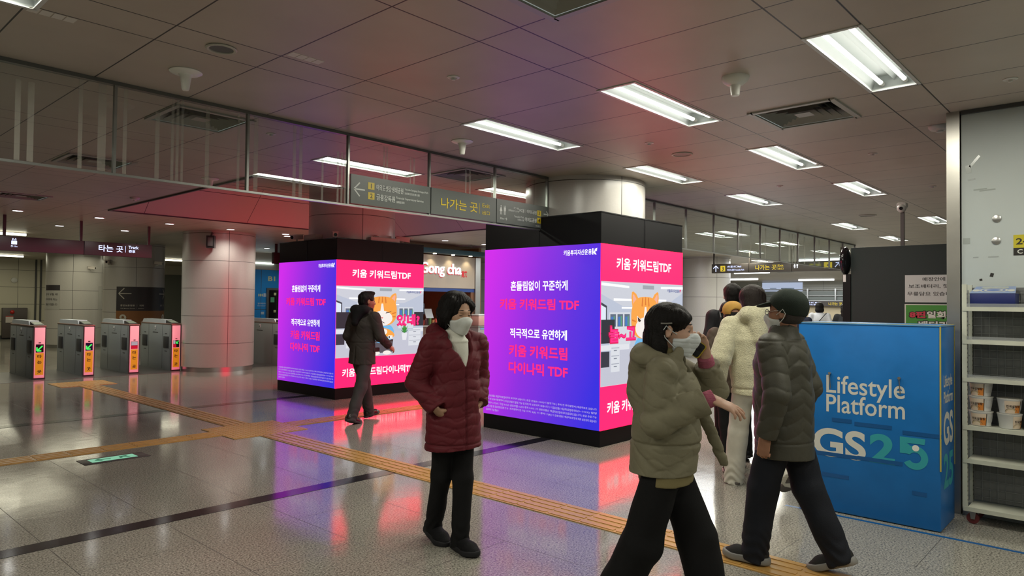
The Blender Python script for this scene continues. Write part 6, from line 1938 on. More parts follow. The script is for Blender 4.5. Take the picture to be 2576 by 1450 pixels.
    def eyes(self, closed=0.4, brow=(0.02, 0.014, 0.012, 1), brow_z=0.036, glasses=False):
        H, s = self.HF, (self.hs * 0.35 + 0.65)
        M_EYE = mat('dark iris', (0.012, 0.008, 0.006, 1), 0.15); M_EW = mat('eye white', (0.42, 0.38, 0.35, 1), 0.3); M_BR = mat('brow hair', brow, 0.7)
        for q in (-1, 1):
            hh = 0.0058 * (1 - closed)
            def lens(cx, cy, w, h2, off):
                v = []
                n = 14
                for i in range(n):
                    t = 2 * PI * i / n
                    yy, zz = cy + w * math.cos(t), cx + h2 * math.sin(t) * (1 - 0.25 * abs(math.cos(t)))
                    ex = 0.068 + math.sqrt(max(0.0, 0.017 ** 2 * (1 - ((yy - 0.033) / 0.019) ** 2 - ((zz - 0.006) / 0.013) ** 2))) + off
                    v.append(H.w(np.array((ex, q * yy, zz)) * s))
                return v
            b = MB(); b.add(lens(0.006, 0.033, 0.0150, max(hh, 0.0024), 0.0030), [tuple(range(14)) if q > 0 else tuple(reversed(range(14)))])
            ew = self.mb(b, 'eye', M_EW if closed < 0.6 else M_EYE)
            if closed < 0.6:
                b = MB(); b.add(lens(0.006, 0.034, 0.0068, max(hh, 0.0016), 0.0038), [tuple(range(14)) if q > 0 else tuple(reversed(range(14)))])
                self.mb(b, 'iris', M_EYE, ew)
                top = [p for p in lens(0.0066, 0.033, 0.0158, max(hh, 0.0016) + 0.0008, 0.0040)[0:8]]
                self.mb(MB().tube(top, 0.0016, 5), 'lash_line', M_EYE, ew)
            pts = [H.w(np.array((0.088 - 0.018 * (t - 0.3) ** 2 * 4, q * (0.014 + 0.038 * t), brow_z + 0.006 * math.sin(PI * min(1, t * 1.1)) - 0.004 * t)) * s) for t in (0, 0.25, 0.5, 0.75, 1.0)]
            self.mb(MB().tube(pts, 0.0030, 6), 'eyebrow', M_BR)
# ---------------------------------------------------------------- the people in the hall
A3 = np.array
def facing(deg):
    """world heading of somebody turned deg to the right of straight towards the viewer"""
    t = math.radians(deg)
    return YAW + PI + t
def skinm(n, c, r=0.5):
    m = mat(n, c, r, spec=0.35, vary=0.06, vscale=40)
    m.node_tree.nodes['Principled BSDF'].inputs['Subsurface Weight'].default_value = 0.0
    return m
M_SK1 = skinm('fair warm skin', (0.43, 0.255, 0.165, 1)); M_SK2 = skinm('fair skin', (0.50, 0.305, 0.215, 1)); M_SK3 = skinm('tanned skin', (0.33, 0.165, 0.10, 1))
M_HAIRB = mat('black hair', (0.007, 0.006, 0.0055, 1), 0.5, spec=0.15, bump=0.4, bscale=220)
M_HAIRD = mat('dark brown hair', (0.012, 0.0075, 0.006, 1), 0.48, spec=0.18, bump=0.4, bscale=220)
M_MASK = mat('white face mask', (0.62, 0.65, 0.62, 1), 0.7, bump=0.05, bscale=200)
def cloth(n, c, r=0.75, b=0.15, s=140, v=0.08, sheen=0.0):
    return mat(n, c, r, spec=0.25, bump=b, bscale=s, vary=v, vscale=12, sheen=sheen)
M_PUFR = cloth('dark red padded nylon', (0.105, 0.0105, 0.017, 1), 0.6)
M_BLKT = cloth('black trouser cloth', (0.005, 0.005, 0.0055, 1), 0.85)
M_NAVT = cloth('blue black denim', (0.010, 0.012, 0.018, 1), 0.8)
M_SOLE = mat('dark rubber sole', (0.03, 0.03, 0.032, 1), 0.6)
def strands(f, H, s, amp=0.003, freq=34, seed=0.0):
    def d(x, y, z):
        a, b, c = H.l(x, y, z)
        th = np.arctan2(b, a + 0.02)
        w = n3(a, b, c, 22, seed)
        return amp * (0.5 * np.sin(freq * th + 7 * w + seed) + 0.35 * np.sin(2.3 * freq * th - 11 * w + 3 * seed + 30 * c)) * np.clip(1 - (c - 0.09) * 12, 0.3, 1) + amp * 0.9 * n3(a, b, c, 75, seed)
    f.displace(d)

# --- woman in the dark red padded coat
def woman_in_red():
    p = Person('woman in dark red padded coat and white face mask walking with hands in her pockets', (3.045, 3.27), facing(37), 1.60, 0.005)
    p.skeleton({'L': (8, 6, 0, 0.045), 'R': (-10, 10, 12, 0.05)}, {'L': (A3((-0.055, 0.232, 1.06)), A3((0.060, 0.158, 0.905))), 'R': (A3((-0.055, -0.240, 1.05)), A3((0.060, -0.165, 0.895)))}, lean=1, head_yaw=5, head_pitch=9, head_fwd=0.02, hip=0.042)
    p.body(M_SK1, {'L': dict(d=(0.0, -0.65, -0.75), n=(-0.2, -1, 0), side=(1, 0, 0), curl=0.5), 'R': dict(d=(0.0, 0.65, -0.75), n=(-0.2, 1, 0), side=(1, 0, 0), curl=0.5)})
    J = p.J
    hem = 0.636
    def extra(f):
        n = J['neck']
        # hood lying behind the neck, standing collar, open front
        f.cone(n + (0.015, 0.115, -0.015), n + (-0.085, 0.085, 0.01), 0.040, 0.055, 0.03); f.cone(n + (0.015, -0.115, -0.015), n + (-0.085, -0.085, 0.01), 0.040, 0.055, 0.03)
        f.cone(n + (-0.085, 0.085, 0.01), n + (-0.085, -0.085, 0.01), 0.055, 0.055, 0.03); f.cone(n + (-0.10, 0.0, -0.02), n + (-0.13, 0, -0.12), 0.075, 0.06, 0.04, ID, ((1, 0, 0), 0.7))
        f.cone(n + (0.0, 0, 0.05), n + (0.10, 0, -0.07), 0.080, 0.070, 0.012, ID, None, 'sub')
        f.cone(n + (0.08, 0, -0.02), n + (0.175, 0, -0.20), 0.074, 0.014, 0.01, ID, None, 'sub')
    def disp(x, y, z):
        zz = z + 0.014 * np.sin(11 * y + 7 * x + 9 * z) + 0.008 * np.sin(31 * y - 17 * x)
        q = 0.008 * (np.abs(np.sin(PI * zz / 0.066)) ** 0.5 - 0.6)
        # broken stitch lines, zip groove, hem
        br = 0.5 + 0.5 * np.clip(n3(x, y, z, 13, 3.0) * 2.2, -1, 1)
        zip_ = -0.012 * np.exp(-(y / 0.007) ** 2) * (x > 0.05) * (z < 1.20)
        return q * (0.45 + 0.55 * br) + 0.003 * n3(x, y, z, 30, 5.0) - 0.004 * crease(x, y, z * 1.5, 30, 2.0) + zip_ - 0.008 * np.exp(-((z - hem - 0.035) / 0.006) ** 2)
    j = p.jacket(M_PUFR, hem, 'coat', 0.160, 0.170, 0.192, 0.84, (0.072, 0.067, 0.058), disp, extra, 0.0, 0.064, back_x=0.005)
    # pocket mouths with the wrists going in
    f = p.fld(J['neck'] - (0.12, 0.12, 0.20), J['neck'] + (0.16, 0.12, 0.12))
    f.cone(J['neck'] + (0.0, 0, -0.10), J['neck'] + (0.006, 0, 0.012), 0.085, 0.064, 0.03); f.cone(J['neck'] + (0.05, 0, -0.06), J['neck'] + (0.095, 0, -0.20), 0.062, 0.045, 0.03)
    f.displace(lambda x, y, z: 0.004 * np.sin((z - J['neck'][2]) * 120) * (z > J['neck'][2] - 0.05))
    p.part('turtleneck', f, cloth('cream knit', (0.60, 0.60, 0.53, 1), 0.8))
    z0 = 1.20
    zp = [A3((0.168, 0.002, z)) for z in np.linspace(1.19, 1.26, 4)]
    p.trousers(M_BLKT, (0.080, 0.065, 0.056), cuff=0.015)
    p.shoes(mat('black walking shoe', (0.006, 0.006, 0.007, 1), 0.75, spec=0.15, bump=0.2, bscale=90), mat('charcoal sole', (0.018, 0.018, 0.020, 1), 0.7, spec=0.2), 0.275, 0.050, hi=0.09, sole_h=0.036)
    def hair(f, H, s):
        E = lambda c, r, k=0.03, op='add', R=None: f.ell(A3(c) * s, A3(r) * s, k, H, R, op)
        E((-0.025, 0, 0.048), (0.118, 0.104, 0.098)); E((-0.065, 0, -0.015), (0.085, 0.100, 0.095)); E((-0.062, 0, -0.075), (0.060, 0.080, 0.06))
        for q in (-1, 1):
            E((-0.020, q * 0.082, -0.012), (0.044, 0.030, 0.078), 0.03); E((0.020, q * 0.066, 0.070), (0.050, 0.026, 0.036), 0.03)
        E((0.124, 0.006, -0.006), (0.086, 0.080, 0.112), 0.010, 'sub')
        strands(f, H, s, 0.0045, 26, 1.0)
        f.displace(lambda x, y, z: 0.007 * n3(x, y, z, 40, 2.0))
    p.hair(M_HAIRB, hair)
    p.face_mask(M_MASK)
    p.eyes(closed=0.75)
    return p
woman_in_red()

# --- woman with the phone
def woman_with_phone():
    p = Person('woman in khaki padded jacket talking on a phone, one hand held out', (2.935, 1.685), facing(70), 1.555, 0.005)
    p.skeleton({'L': (22, 10, 4), 'R': (-16, 10, 24)}, {'R': (A3((-0.015, -0.215, 1.03)), A3((0.215, -0.155, 1.14))), 'L': (A3((0.20, 0.19, 1.13)), A3((0.170, 0.100, 1.29)))}, lean=0, head_yaw=2, head_pitch=5, head_fwd=0.025, hip=0.044)
    n = p.J['neck']
    p.body(M_SK2, {'R': dict(d=(0.93, -0.05, -0.38), n=(-0.30, 0.25, -0.9), side=(0.15, 1, 0.1), curls=(0.25, 0.35, 0.5, 0.6), spread=1.6, thumb=0.3), 'L': dict(d=(-0.22, -0.02, 0.97), n=(-0.45, -0.85, 0.1), side=(-0.8, 0.3, 0.0), curls=(0.75, 0.8, 0.85, 0.9), thumb=0.6)})
    J = p.J
    M_KH = cloth('khaki padded cotton', (0.19, 0.175, 0.115, 1), 0.7, 0.12, 260)
    hem = 0.775
    def extra(f):
        # hood bundle, stand collar, open front and the swinging far flap
        f.cone(n + (0.0, 0.105, -0.02), n + (-0.085, 0.075, 0.0), 0.038, 0.052, 0.03); f.cone(n + (0.0, -0.105, -0.02), n + (-0.085, -0.075, 0.0), 0.038, 0.052, 0.03)
        f.cone(n + (-0.085, 0.075, 0.0), n + (-0.085, -0.075, 0.0), 0.052, 0.052, 0.03); f.cone(n + (-0.105, 0, -0.03), n + (-0.135, 0, -0.16), 0.085, 0.06, 0.05, ID, ((1, 0, 0), 0.7))
        f.cone(n + (0.05, 0.075, -0.06), n + (0.075, 0.06, 0.035), 0.034, 0.020, 0.02); f.cone(n + (0.05, -0.075, -0.06), n + (0.075, -0.06, 0.035), 0.034, 0.020, 0.02)
        f.cone(n + (0.0, 0, 0.06), n + (0.085, 0, -0.04), 0.070, 0.050, 0.012, ID, None, 'sub')
        f.cone((0.14, 0.135, 1.06), (0.255, 0.175, 0.79), 0.034, 0.024, 0.02, ID, ((0.0, 1, 0), 0.7))
    def disp(x, y, z):
        seam = -0.010 * np.exp(-((z - 0.915) / 0.006) ** 2) * (x < 0.17) - 0.012 * np.exp(-((y - 0.035) / 0.008) ** 2) * (x > 0.06) * (z < 1.28)
        folds = 0.004 * n3(x, y, z, 17, 4.0) + 0.003 * n3(x, y, z, 36, 2.0) - 0.007 * crease(x * 0.5, y * 0.5, z, 17, 2.0) - 0.003 * crease(x, y, z * 1.6, 38, 5.0)
        arm = np.clip((np.abs(y) - 0.13) * 12, 0, 1)
        return seam + folds + 0.006 * arm * (np.abs(np.sin(PI * (z + x * 0.6) / 0.105)) ** 0.5 - 0.6)
    j = p.jacket(M_KH, hem, 'jacket', 0.160, 0.168, 0.172, 0.92, (0.072, 0.070, 0.062), disp, extra, 0.028, 0.064, back_x=-0.02)
    # pink knit cuff, inner jumper and scarf end
    M_PK = cloth('dusty pink knit', (0.36, 0.10, 0.15, 1), 0.85)
    for q in 'RL':
        d = J['wr' + q] - J['el' + q]; d /= np.linalg.norm(d)
        f = p.fld(J['wr' + q] - 0.09, J['wr' + q] + 0.09, 0.004)
        f.cone(J['wr' + q] - d * 0.05, J['wr' + q] + d * 0.012, 0.041, 0.036, 0.0)
        f.displace(lambda x, y, z: 0.0016 * np.sin(np.arctan2(y - J['wr' + q][1], z - J['wr' + q][2]) * 26))
        f.cut(lambda X, Y, Z: (X - J['wr' + q][0]) * d[0] + (Y - J['wr' + q][1]) * d[1] + (Z - J['wr' + q][2]) * d[2] - 0.014)
        p.part('knit_cuff', f, M_PK)
    f = p.fld((-0.2, -0.2, 0.71), (0.2, 0.2, n[2] + 0.05))
    f.cone((0.0, 0, 0.70), J['waist'], 0.160, 0.150, 0.02, ID, ((1, 0, 0), 0.80)); f.cone(J['waist'], J['chest'], 0.150, 0.140, 0.02, ID, ((1, 0, 0), 0.8)); f.cone(J['chest'], n - (0, 0, 0.06), 0.14, 0.08, 0.02, ID, ((1, 0, 0), 0.8)); f.cone(n - (0, 0, 0.05), n + (0.01, 0, 0.02), 0.075, 0.066, 0.02)
    f.cut(lambda X, Y, Z: 0.735 + 0.02 * np.sin(4 * Y) + 0 * X - Z)
    p.part('jumper', f, cloth('ochre jumper', (0.19, 0.16, 0.075, 1), 0.85))
    p.trousers(M_BLKT, (0.086, 0.094, 0.092), cuff=0.0, wob=0.006)
    p.shoes(mat('black leather shoe', (0.010, 0.010, 0.010, 1), 0.35), M_SOLE, 0.255, 0.044)
    for a, b in (((0.045, -0.150, 0.985), (0.01, -0.158, 0.88)),):
        z_ = p.mb(MB().tube([a, ((a[0] + b[0]) / 2, a[1] - 0.008, (a[2] + b[2]) / 2), b], 0.004, 6), 'pocket_zip', M_DARK)
        p.mb(MB().bevbox((b[0] - 0.006, b[1] - 0.012, b[2] - 0.022), (b[0] + 0.006, b[1] + 0.0, b[2] + 0.002), 0.002), 'zip_pull', mat('pale brass', (0.6, 0.55, 0.4, 1), 0.25, 0.9), z_)
    def hair(f, H, s):
        E = lambda c, r, k=0.03, op='add', R=None: f.ell(A3(c) * s, A3(r) * s, k, H, R, op)
        E((-0.022, 0, 0.045), (0.108, 0.092, 0.094)); E((-0.070, 0, 0.0), (0.060, 0.082, 0.09)); E((-0.082, 0, -0.085), (0.052, 0.076, 0.085)); E((-0.072, 0, -0.150), (0.045, 0.065, 0.055))
        for q in (-1, 1):
            E((-0.045, q * 0.076, -0.085), (0.038, 0.026, 0.085), 0.03); E((0.030, q * 0.066, 0.062), (0.055, 0.024, 0.042), 0.025)
        E((0.128, 0.0, -0.012), (0.078, 0.070, 0.105), 0.012, 'sub')
        for q in (-1, 1):
            E((0.01, q * 0.092, -0.01), (0.034, 0.02, 0.042), 0.01, 'sub')
        strands(f, H, s, 0.0035, 30, 3.0)
    hr = p.hair(M_HAIRB, hair)
    H, s = p.HF, 0.95
    p.mb(MB().tube([H.w((0.005, -0.090, 0.038)), H.w((-0.02, -0.094, 0.034)), H.w((-0.045, -0.090, 0.032))], 0.004, 6), 'hair_clip', mat('grey clip', (0.3, 0.3, 0.28, 1), 0.3, 0.5), hr)
    p.face_mask(mat('pale surgical mask', (0.60, 0.65, 0.66, 1), 0.7), True)
    p.eyes(closed=0.25)
    # the phone she holds: a thing of its own
    wl = p.out(A3([J['wrL']]))[0]
    c = A3((0.098, 0.085, 1.365)); dr = A3((-0.80, 0.20, 0.56)); dr /= np.linalg.norm(dr); nn = A3((-0.05, -1.0, 0.15)); nn -= dr * (dr @ nn); nn /= np.linalg.norm(nn); ss = np.cross(dr, nn)
    def slab(l, w, t, o):
        b = MB(); bm = bmesh.new(); bmesh.ops.create_cube(bm, size=1)
        for v in bm.verts: v.co = Vector((v.co.x * l, v.co.y * w, v.co.z * t))
        bmesh.ops.bevel(bm, geom=[e for e in bm.edges if abs((e.verts[0].co - e.verts[1].co).z) > t * 0.5], offset=w * 0.16, segments=4, profile=0.5, affect='EDGES')
        for v in bm.verts:
            q = c + dr * v.co.x + ss * v.co.y + nn * (v.co.z + o)
            v.co = Vector(p.out(A3([q]))[0])
        b.bm(bm); return b
    t = thing('phone', 'black phone in a yellow case held at the khaki jacket woman\'s mask', 'phone', tuple(p.out(A3([c]))[0]))
    slab(0.150, 0.076, 0.010, 0).build('case', mat('mustard phone case', (0.45, 0.33, 0.02, 1), 0.4), t)
    slab(0.142, 0.068, 0.002, 0.0058).build('screen', M_BLACKG, t)
woman_with_phone()

# --- man in the cap
def man_in_cap():
    p = Person('man in dark green cap and grey green quilted jacket walking away beside the blue box', (4.20, 1.615, 0.0105), math.radians(92), 1.635, 0.005)
    p.skeleton({'L': (15, 8, 0), 'R': (-17, 8, 22)}, {'L': (A3((-0.05, 0.262, 1.035)), A3((0.02, 0.252, 0.79))), 'R': (A3((-0.07, -0.235, 1.04)), A3((0.04, -0.215, 0.82)))}, lean=2, head_yaw=-4, head_pitch=0, head_fwd=-0.03)
    n = p.J['neck']
    p.body(M_SK3, {'L': dict(d=(0.16, -0.02, -1), n=(-0.1, -1, 0.1), side=(1, 0, -0.1), curls=(1.0, 1.1, 1.15, 1.2), thumb=0.9), 'R': dict(d=(0.0, 0.0, -1), n=(0.2, 1, 0), side=(1, 0, 0), curl=0.8)})
    J = p.J
    M_GQ = cloth('grey green quilted nylon', (0.062, 0.060, 0.046, 1), 0.5, 0.08, 200)
    hem = 0.645
    def extra(f):
        f.cone(n + (-0.01, 0, -0.06), n + (-0.004, 0, 0.016), 0.094, 0.082, 0.02); f.cone(n + (0.0, 0, 0.01), n + (0.008, 0, 0.12), 0.068, 0.064, 0.006, ID, None, 'sub')
        f.cone((0.12, 0.165, 0.98), (0.10, 0.185, 0.86), 0.010, 0.016, 0.01, ID, None, 'sub')
    def disp(x, y, z):
        tri = np.abs(((y + 0.5) % 0.17) / 0.085 - 1.0)
        arm = np.clip((np.abs(y) - 0.19) * 30, 0, 1)
        zz = z + (0.055 * tri) * (1 - arm) + arm * (0.02 * np.sin(30 * x))
        q = 0.0075 * (np.abs(np.sin(PI * zz / 0.082)) ** 0.45 - 0.7)
        band = np.clip((z - hem - 0.10) * 40, 0, 1) * np.clip((n[2] - 0.03 - z) * 40, 0, 1)
        return q * band + 0.0025 * n3(x, y, z, 26, 7.0) - 0.0008 * crease(x, y, z * 1.5, 40, 2.0) - 0.006 * np.exp(-((z - hem - 0.10) / 0.005) ** 2) - 0.005 * np.exp(-((z - n[2] + 0.03) / 0.005) ** 2)
    p.jacket(M_GQ, hem, 'jacket', 0.188, 0.198, 0.200, 0.82, (0.084, 0.074, 0.058), disp, extra, 0.0, 0.070)
    p.trousers(M_NAVT, (0.105, 0.088, 0.078), cuff=0.012, wob=0.006)
    p.shoes(mat('grey mesh trainer', (0.028, 0.028, 0.028, 1), 0.8, spec=0.15, bump=0.3, bscale=220), mat('pale grey foam sole', (0.22, 0.22, 0.21, 1), 0.6), 0.285, 0.050, hi=0.075, sole_h=0.042, flare=0.004)
    def hair(f, H, s):
        E = lambda c, r, k=0.02, op='add', R=None: f.ell(A3(c) * s, A3(r) * s, k, H, R, op)
        E((-0.022, 0, -0.005), (0.092, 0.081, 0.075)); E((0.10, 0, -0.02), (0.085, 0.1, 0.12), 0.01, 'sub'); E((-0.03, 0, -0.135), (0.12, 0.12, 0.07), 0.01, 'sub')
        for q in (-1, 1): E((0.0, q * 0.09, -0.015), (0.035, 0.03, 0.05), 0.01, 'sub')
    p.hair(mat('cropped grey black hair', (0.035, 0.028, 0.024, 1), 0.7, bump=0.6, bscale=260), hair)
    p.face_mask(M_MASK, False, (0.084, 0, -0.060), (0.080, 0.068, 0.052), 0.007)
    p.eyes(closed=0.3)
    # cap
    H, s = p.HF, 0.99
    f = p.fld(H.c - 0.24, H.c + 0.26)
    f.ell(A3((-0.014, 0, 0.060)) * s, A3((0.112, 0.094, 0.088)) * s, 0.01, H); f.ell(A3((-0.045, 0, 0.022)) * s, A3((0.084, 0.086, 0.080)) * s, 0.04, H)
    f.ell(A3((0.10, 0, 0.000)) * s, A3((0.10, 0.12, 0.062)) * s, 0.015, H, None, 'sub'); f.ell(A3((0.01, 0, -0.066)) * s, A3((0.15, 0.13, 0.075)) * s, 0.01, H, None, 'sub')
    f.displace(lambda x, y, z: -0.0035 * np.exp(-(H.l(x, y, z)[1] / 0.004) ** 2) - 0.003 * np.exp(-((np.abs(H.l(x, y, z)[0] + 0.02)) / 0.004) ** 2) * (H.l(x, y, z)[2] > 0.03) + 0.002 * n3(x, y, z, 40, 1.0))
    M_CAP = cloth('dark green wool', (0.018, 0.026, 0.020, 1), 0.9, 0.3, 300)
    cp = p.part('cap', f, M_CAP)
    f = p.fld(H.c - 0.05, H.c + 0.25, 0.004)
    f.cone(A3((0.085, 0.030, 0.058)) * s, A3((0.122, 0.022, 0.048)) * s, 0.045, 0.040, 0.04, H, ((0.20, 0, 1), 0.22)); f.cone(A3((0.085, -0.030, 0.058)) * s, A3((0.122, -0.022, 0.048)) * s, 0.045, 0.040, 0.04, H, ((0.20, 0, 1), 0.22))
    p.part('cap_peak', f, M_CAP, cp)
    # glasses
    g = MB()
    for q in (-1, 1):
        g.tube([H.w(A3((0.100, q * 0.040 + 0.024 * math.cos(t), 0.004 + 0.017 * math.sin(t))) * s) for t in np.linspace(0, 2 * PI, 17)], 0.0018, 5)
        g.tube([H.w(A3((0.100, q * 0.064, 0.008)) * s), H.w(A3((0.03, q * 0.080, 0.012)) * s), H.w(A3((-0.015, q * 0.086, 0.015)) * s)], 0.0016, 5)
    g.tube([H.w(A3((0.100, 0.016, 0.006)) * s), H.w(A3((0.104, 0.0, 0.010)) * s), H.w(A3((0.100, -0.016, 0.006)) * s)], 0.0016, 5)
    p.mb(g, 'glasses', M_DSTEEL)
man_in_cap()

# --- man in the dark coat walking past the farther pillar
def walking_man():
    p = Person('man in charcoal hooded coat striding past the pink face of the farther pillar', (5.42, 7.57), math.radians(12), 1.70, 0.007)
    p.skeleton({'L': (22, 10, -8), 'R': (-14, 10, 14)}, {'R': (A3((0.06, -0.245, 1.10)), A3((0.285, -0.215, 0.965))), 'L': (A3((-0.02, 0.235, 1.10)), A3((0.10, 0.20, 0.90)))}, lean=4, head_yaw=-26, head_pitch=0, head_fwd=0.04)
    n = p.J['neck']
    p.body(M_SK3, {'R': dict(d=(0.85, 0.0, -0.5), n=(-0.3, 0.9, -0.2), side=(0.3, 0.1, 0.8), curl=0.6), 'L': dict(d=(-0.2, 0, -1), n=(0.1, -1, 0), side=(1, 0, 0), curl=0.7)})
    J = p.J
    hem = 0.745
    def extra(f):
        f.cone(n + (0.0, 0.10, -0.01), n + (-0.085, 0.075, 0.02), 0.04, 0.058, 0.03); f.cone(n + (0.0, -0.10, -0.01), n + (-0.085, -0.075, 0.02), 0.04, 0.058, 0.03)
    def disp(x, y, z):
        vent = -0.03 * np.exp(-(y / 0.010) ** 2) * (x < -0.05) * np.clip((1.0 - z) * 6, 0, 1)
        return 0.005 * n3(x, y, z, 16, 2.0) - 0.004 * crease(x, y, z, 22, 1.0) + vent - 0.006 * np.exp(-((z - 1.02) / 0.007) ** 2)
    p.jacket(cloth('charcoal wool blend', (0.042, 0.036, 0.032, 1), 0.85), hem, 'coat', 0.172, 0.168, 0.200, 0.80, (0.078, 0.068, 0.055), disp, extra, 0.02, 0.070)
    f = p.fld(n - (0.26, 0.2, 0.26), n + (0.16, 0.2, 0.16))
    f.cone(n + (0.03, 0.085, 0.02), n + (-0.085, 0.08, 0.03), 0.035, 0.058, 0.03); f.cone(n + (0.03, -0.085, 0.02), n + (-0.085, -0.08, 0.03), 0.035, 0.058, 0.03)
    f.cone(n + (-0.085, 0.08, 0.03), n + (-0.085, -0.08, 0.03), 0.058, 0.058, 0.03); f.cone(n + (-0.11, 0, 0.0), n + (-0.17, 0, -0.13), 0.085, 0.05, 0.04, ID, ((1, 0, 0), 0.75))
    f.displace(lambda x, y, z: 0.006 * n3(x, y, z, 34, 3.0))
    p.part('hood', f, cloth('black hood cloth', (0.008, 0.008, 0.009, 1), 0.9))
    pk = MB().bevbox((0.02, -0.188, 0.90), (0.13, -0.150, 0.955), 0.008)
    p.mb(pk, 'pocket_flap', cloth('charcoal wool blend', (0.042, 0.036, 0.032, 1), 0.85))
    p.trousers(cloth('dark grey trouser cloth', (0.050, 0.046, 0.045, 1), 0.8), (0.098, 0.080, 0.068), cuff=0.0, wob=0.006)
    p.shoes(mat('dark brown leather shoe', (0.020, 0.010, 0.008, 1), 0.3), M_SOLE, 0.29, 0.046, hi=0.06)
    def hair(f, H, s):
        E = lambda c, r, k=0.02, op='add', R=None: f.ell(A3(c) * s, A3(r) * s, k, H, R, op)
        E((-0.018, 0, 0.045), (0.108, 0.088, 0.094)); E((-0.05, 0, -0.01), (0.070, 0.080, 0.075)); E((0.118, 0, -0.02), (0.075, 0.085, 0.085), 0.01, 'sub')
        E((0.05, 0, 0.110), (0.05, 0.06, 0.03))
        for q in (-1, 1): E((0.0, q * 0.092, -0.012), (0.034, 0.025, 0.045), 0.008, 'sub')
        E((-0.03, 0, -0.135), (0.12, 0.12, 0.065), 0.01, 'sub')
        strands(f, H, s, 0.004, 28, 2.0)
    p.hair(M_HAIRB, hair)
    p.eyes(closed=0.3)
walking_man()

# --- person in the cream fleece hoodie
def fleece_person():
    p = Person('person in cream fleece hoodie and white trousers walking away behind the man in the cap', (5.75, 2.47), math.radians(46), 1.745, 0.007)
    p.skeleton({'L': (18, 6, 0), 'R': (-18, 38, 42)}, {'L': (A3((-0.03, 0.30, 1.10)), A3((0.06, 0.29, 0.86))), 'R': (A3((-0.02, -0.30, 1.10)), A3((0.08, -0.27, 0.86)))}, lean=3, head_yaw=4, head_pitch=4)
    n = p.J['neck']
    p.body(M_SK2, {'L': dict(d=(0.2, 0, -1), n=(0, -1, 0), side=(1, 0, 0), curl=0.6), 'R': dict(d=(0.2, 0, -1), n=(0, 1, 0), side=(1, 0, 0), curl=0.6)})
    J = p.J
    hem = 0.80
    M_FL = mat('cream sherpa fleece', (0.55, 0.52, 0.36, 1), 0.95, spec=0.1, bump=0.9, bscale=110, vary=0.10, vscale=60, sheen=0.3)
    def extra(f):
        f.cone(n + (0.03, 0.11, 0.0), n + (-0.10, 0.085, 0.035), 0.045, 0.062, 0.03); f.cone(n + (0.03, -0.11, 0.0), n + (-0.10, -0.085, 0.035), 0.045, 0.062, 0.03)
        f.cone(n + (-0.10, 0.085, 0.035), n + (-0.10, -0.085, 0.035), 0.062, 0.062, 0.03); f.cone(n + (-0.12, 0, 0.01), n + (-0.165, 0.0, -0.17), 0.105, 0.055, 0.02, ID, ((1, 0, 0), 0.7))
    def disp(x, y, z):
        return 0.009 * n3(x, y, z, 12, 2.0) + 0.003 * n3(x, y, z, 60, 1.0) - 0.010 * np.exp(-((z - hem - 0.055) / 0.008) ** 2) - 0.006 * np.exp(-((np.abs(y) - 0.195) / 0.006) ** 2) * (z > 1.05)
    p.jacket(M_FL, hem, 'hoodie', 0.196, 0.200, 0.182, 0.78, (0.092, 0.088, 0.062), disp, extra, -0.01, 0.078)
    p.trousers(cloth('white cotton trousers', (0.60, 0.58, 0.50, 1), 0.8, 0.1), (0.092, 0.084, 0.086), cuff=0.005, wob=0.006)
    p.shoes(mat('white canvas shoe', (0.50, 0.49, 0.46, 1), 0.6), mat('grey brown sole', (0.10, 0.085, 0.075, 1), 0.7), 0.265, 0.047)
    def hair(f, H, s):
        E = lambda c, r, k=0.03, op='add', R=None: f.ell(A3(c) * s, A3(r) * s, k, H, R, op)
        E((-0.020, 0, 0.038), (0.120, 0.106, 0.105)); E((-0.055, 0, -0.045), (0.085, 0.100, 0.10)); E((-0.05, 0, -0.10), (0.07, 0.09, 0.06)); E((0.118, 0, -0.03), (0.07, 0.07, 0.10), 0.012, 'sub')
        strands(f, H, s, 0.003, 30, 5.0)
    p.hair(M_HAIRD, hair)
    p.eyes(closed=0.3)
fleece_person()

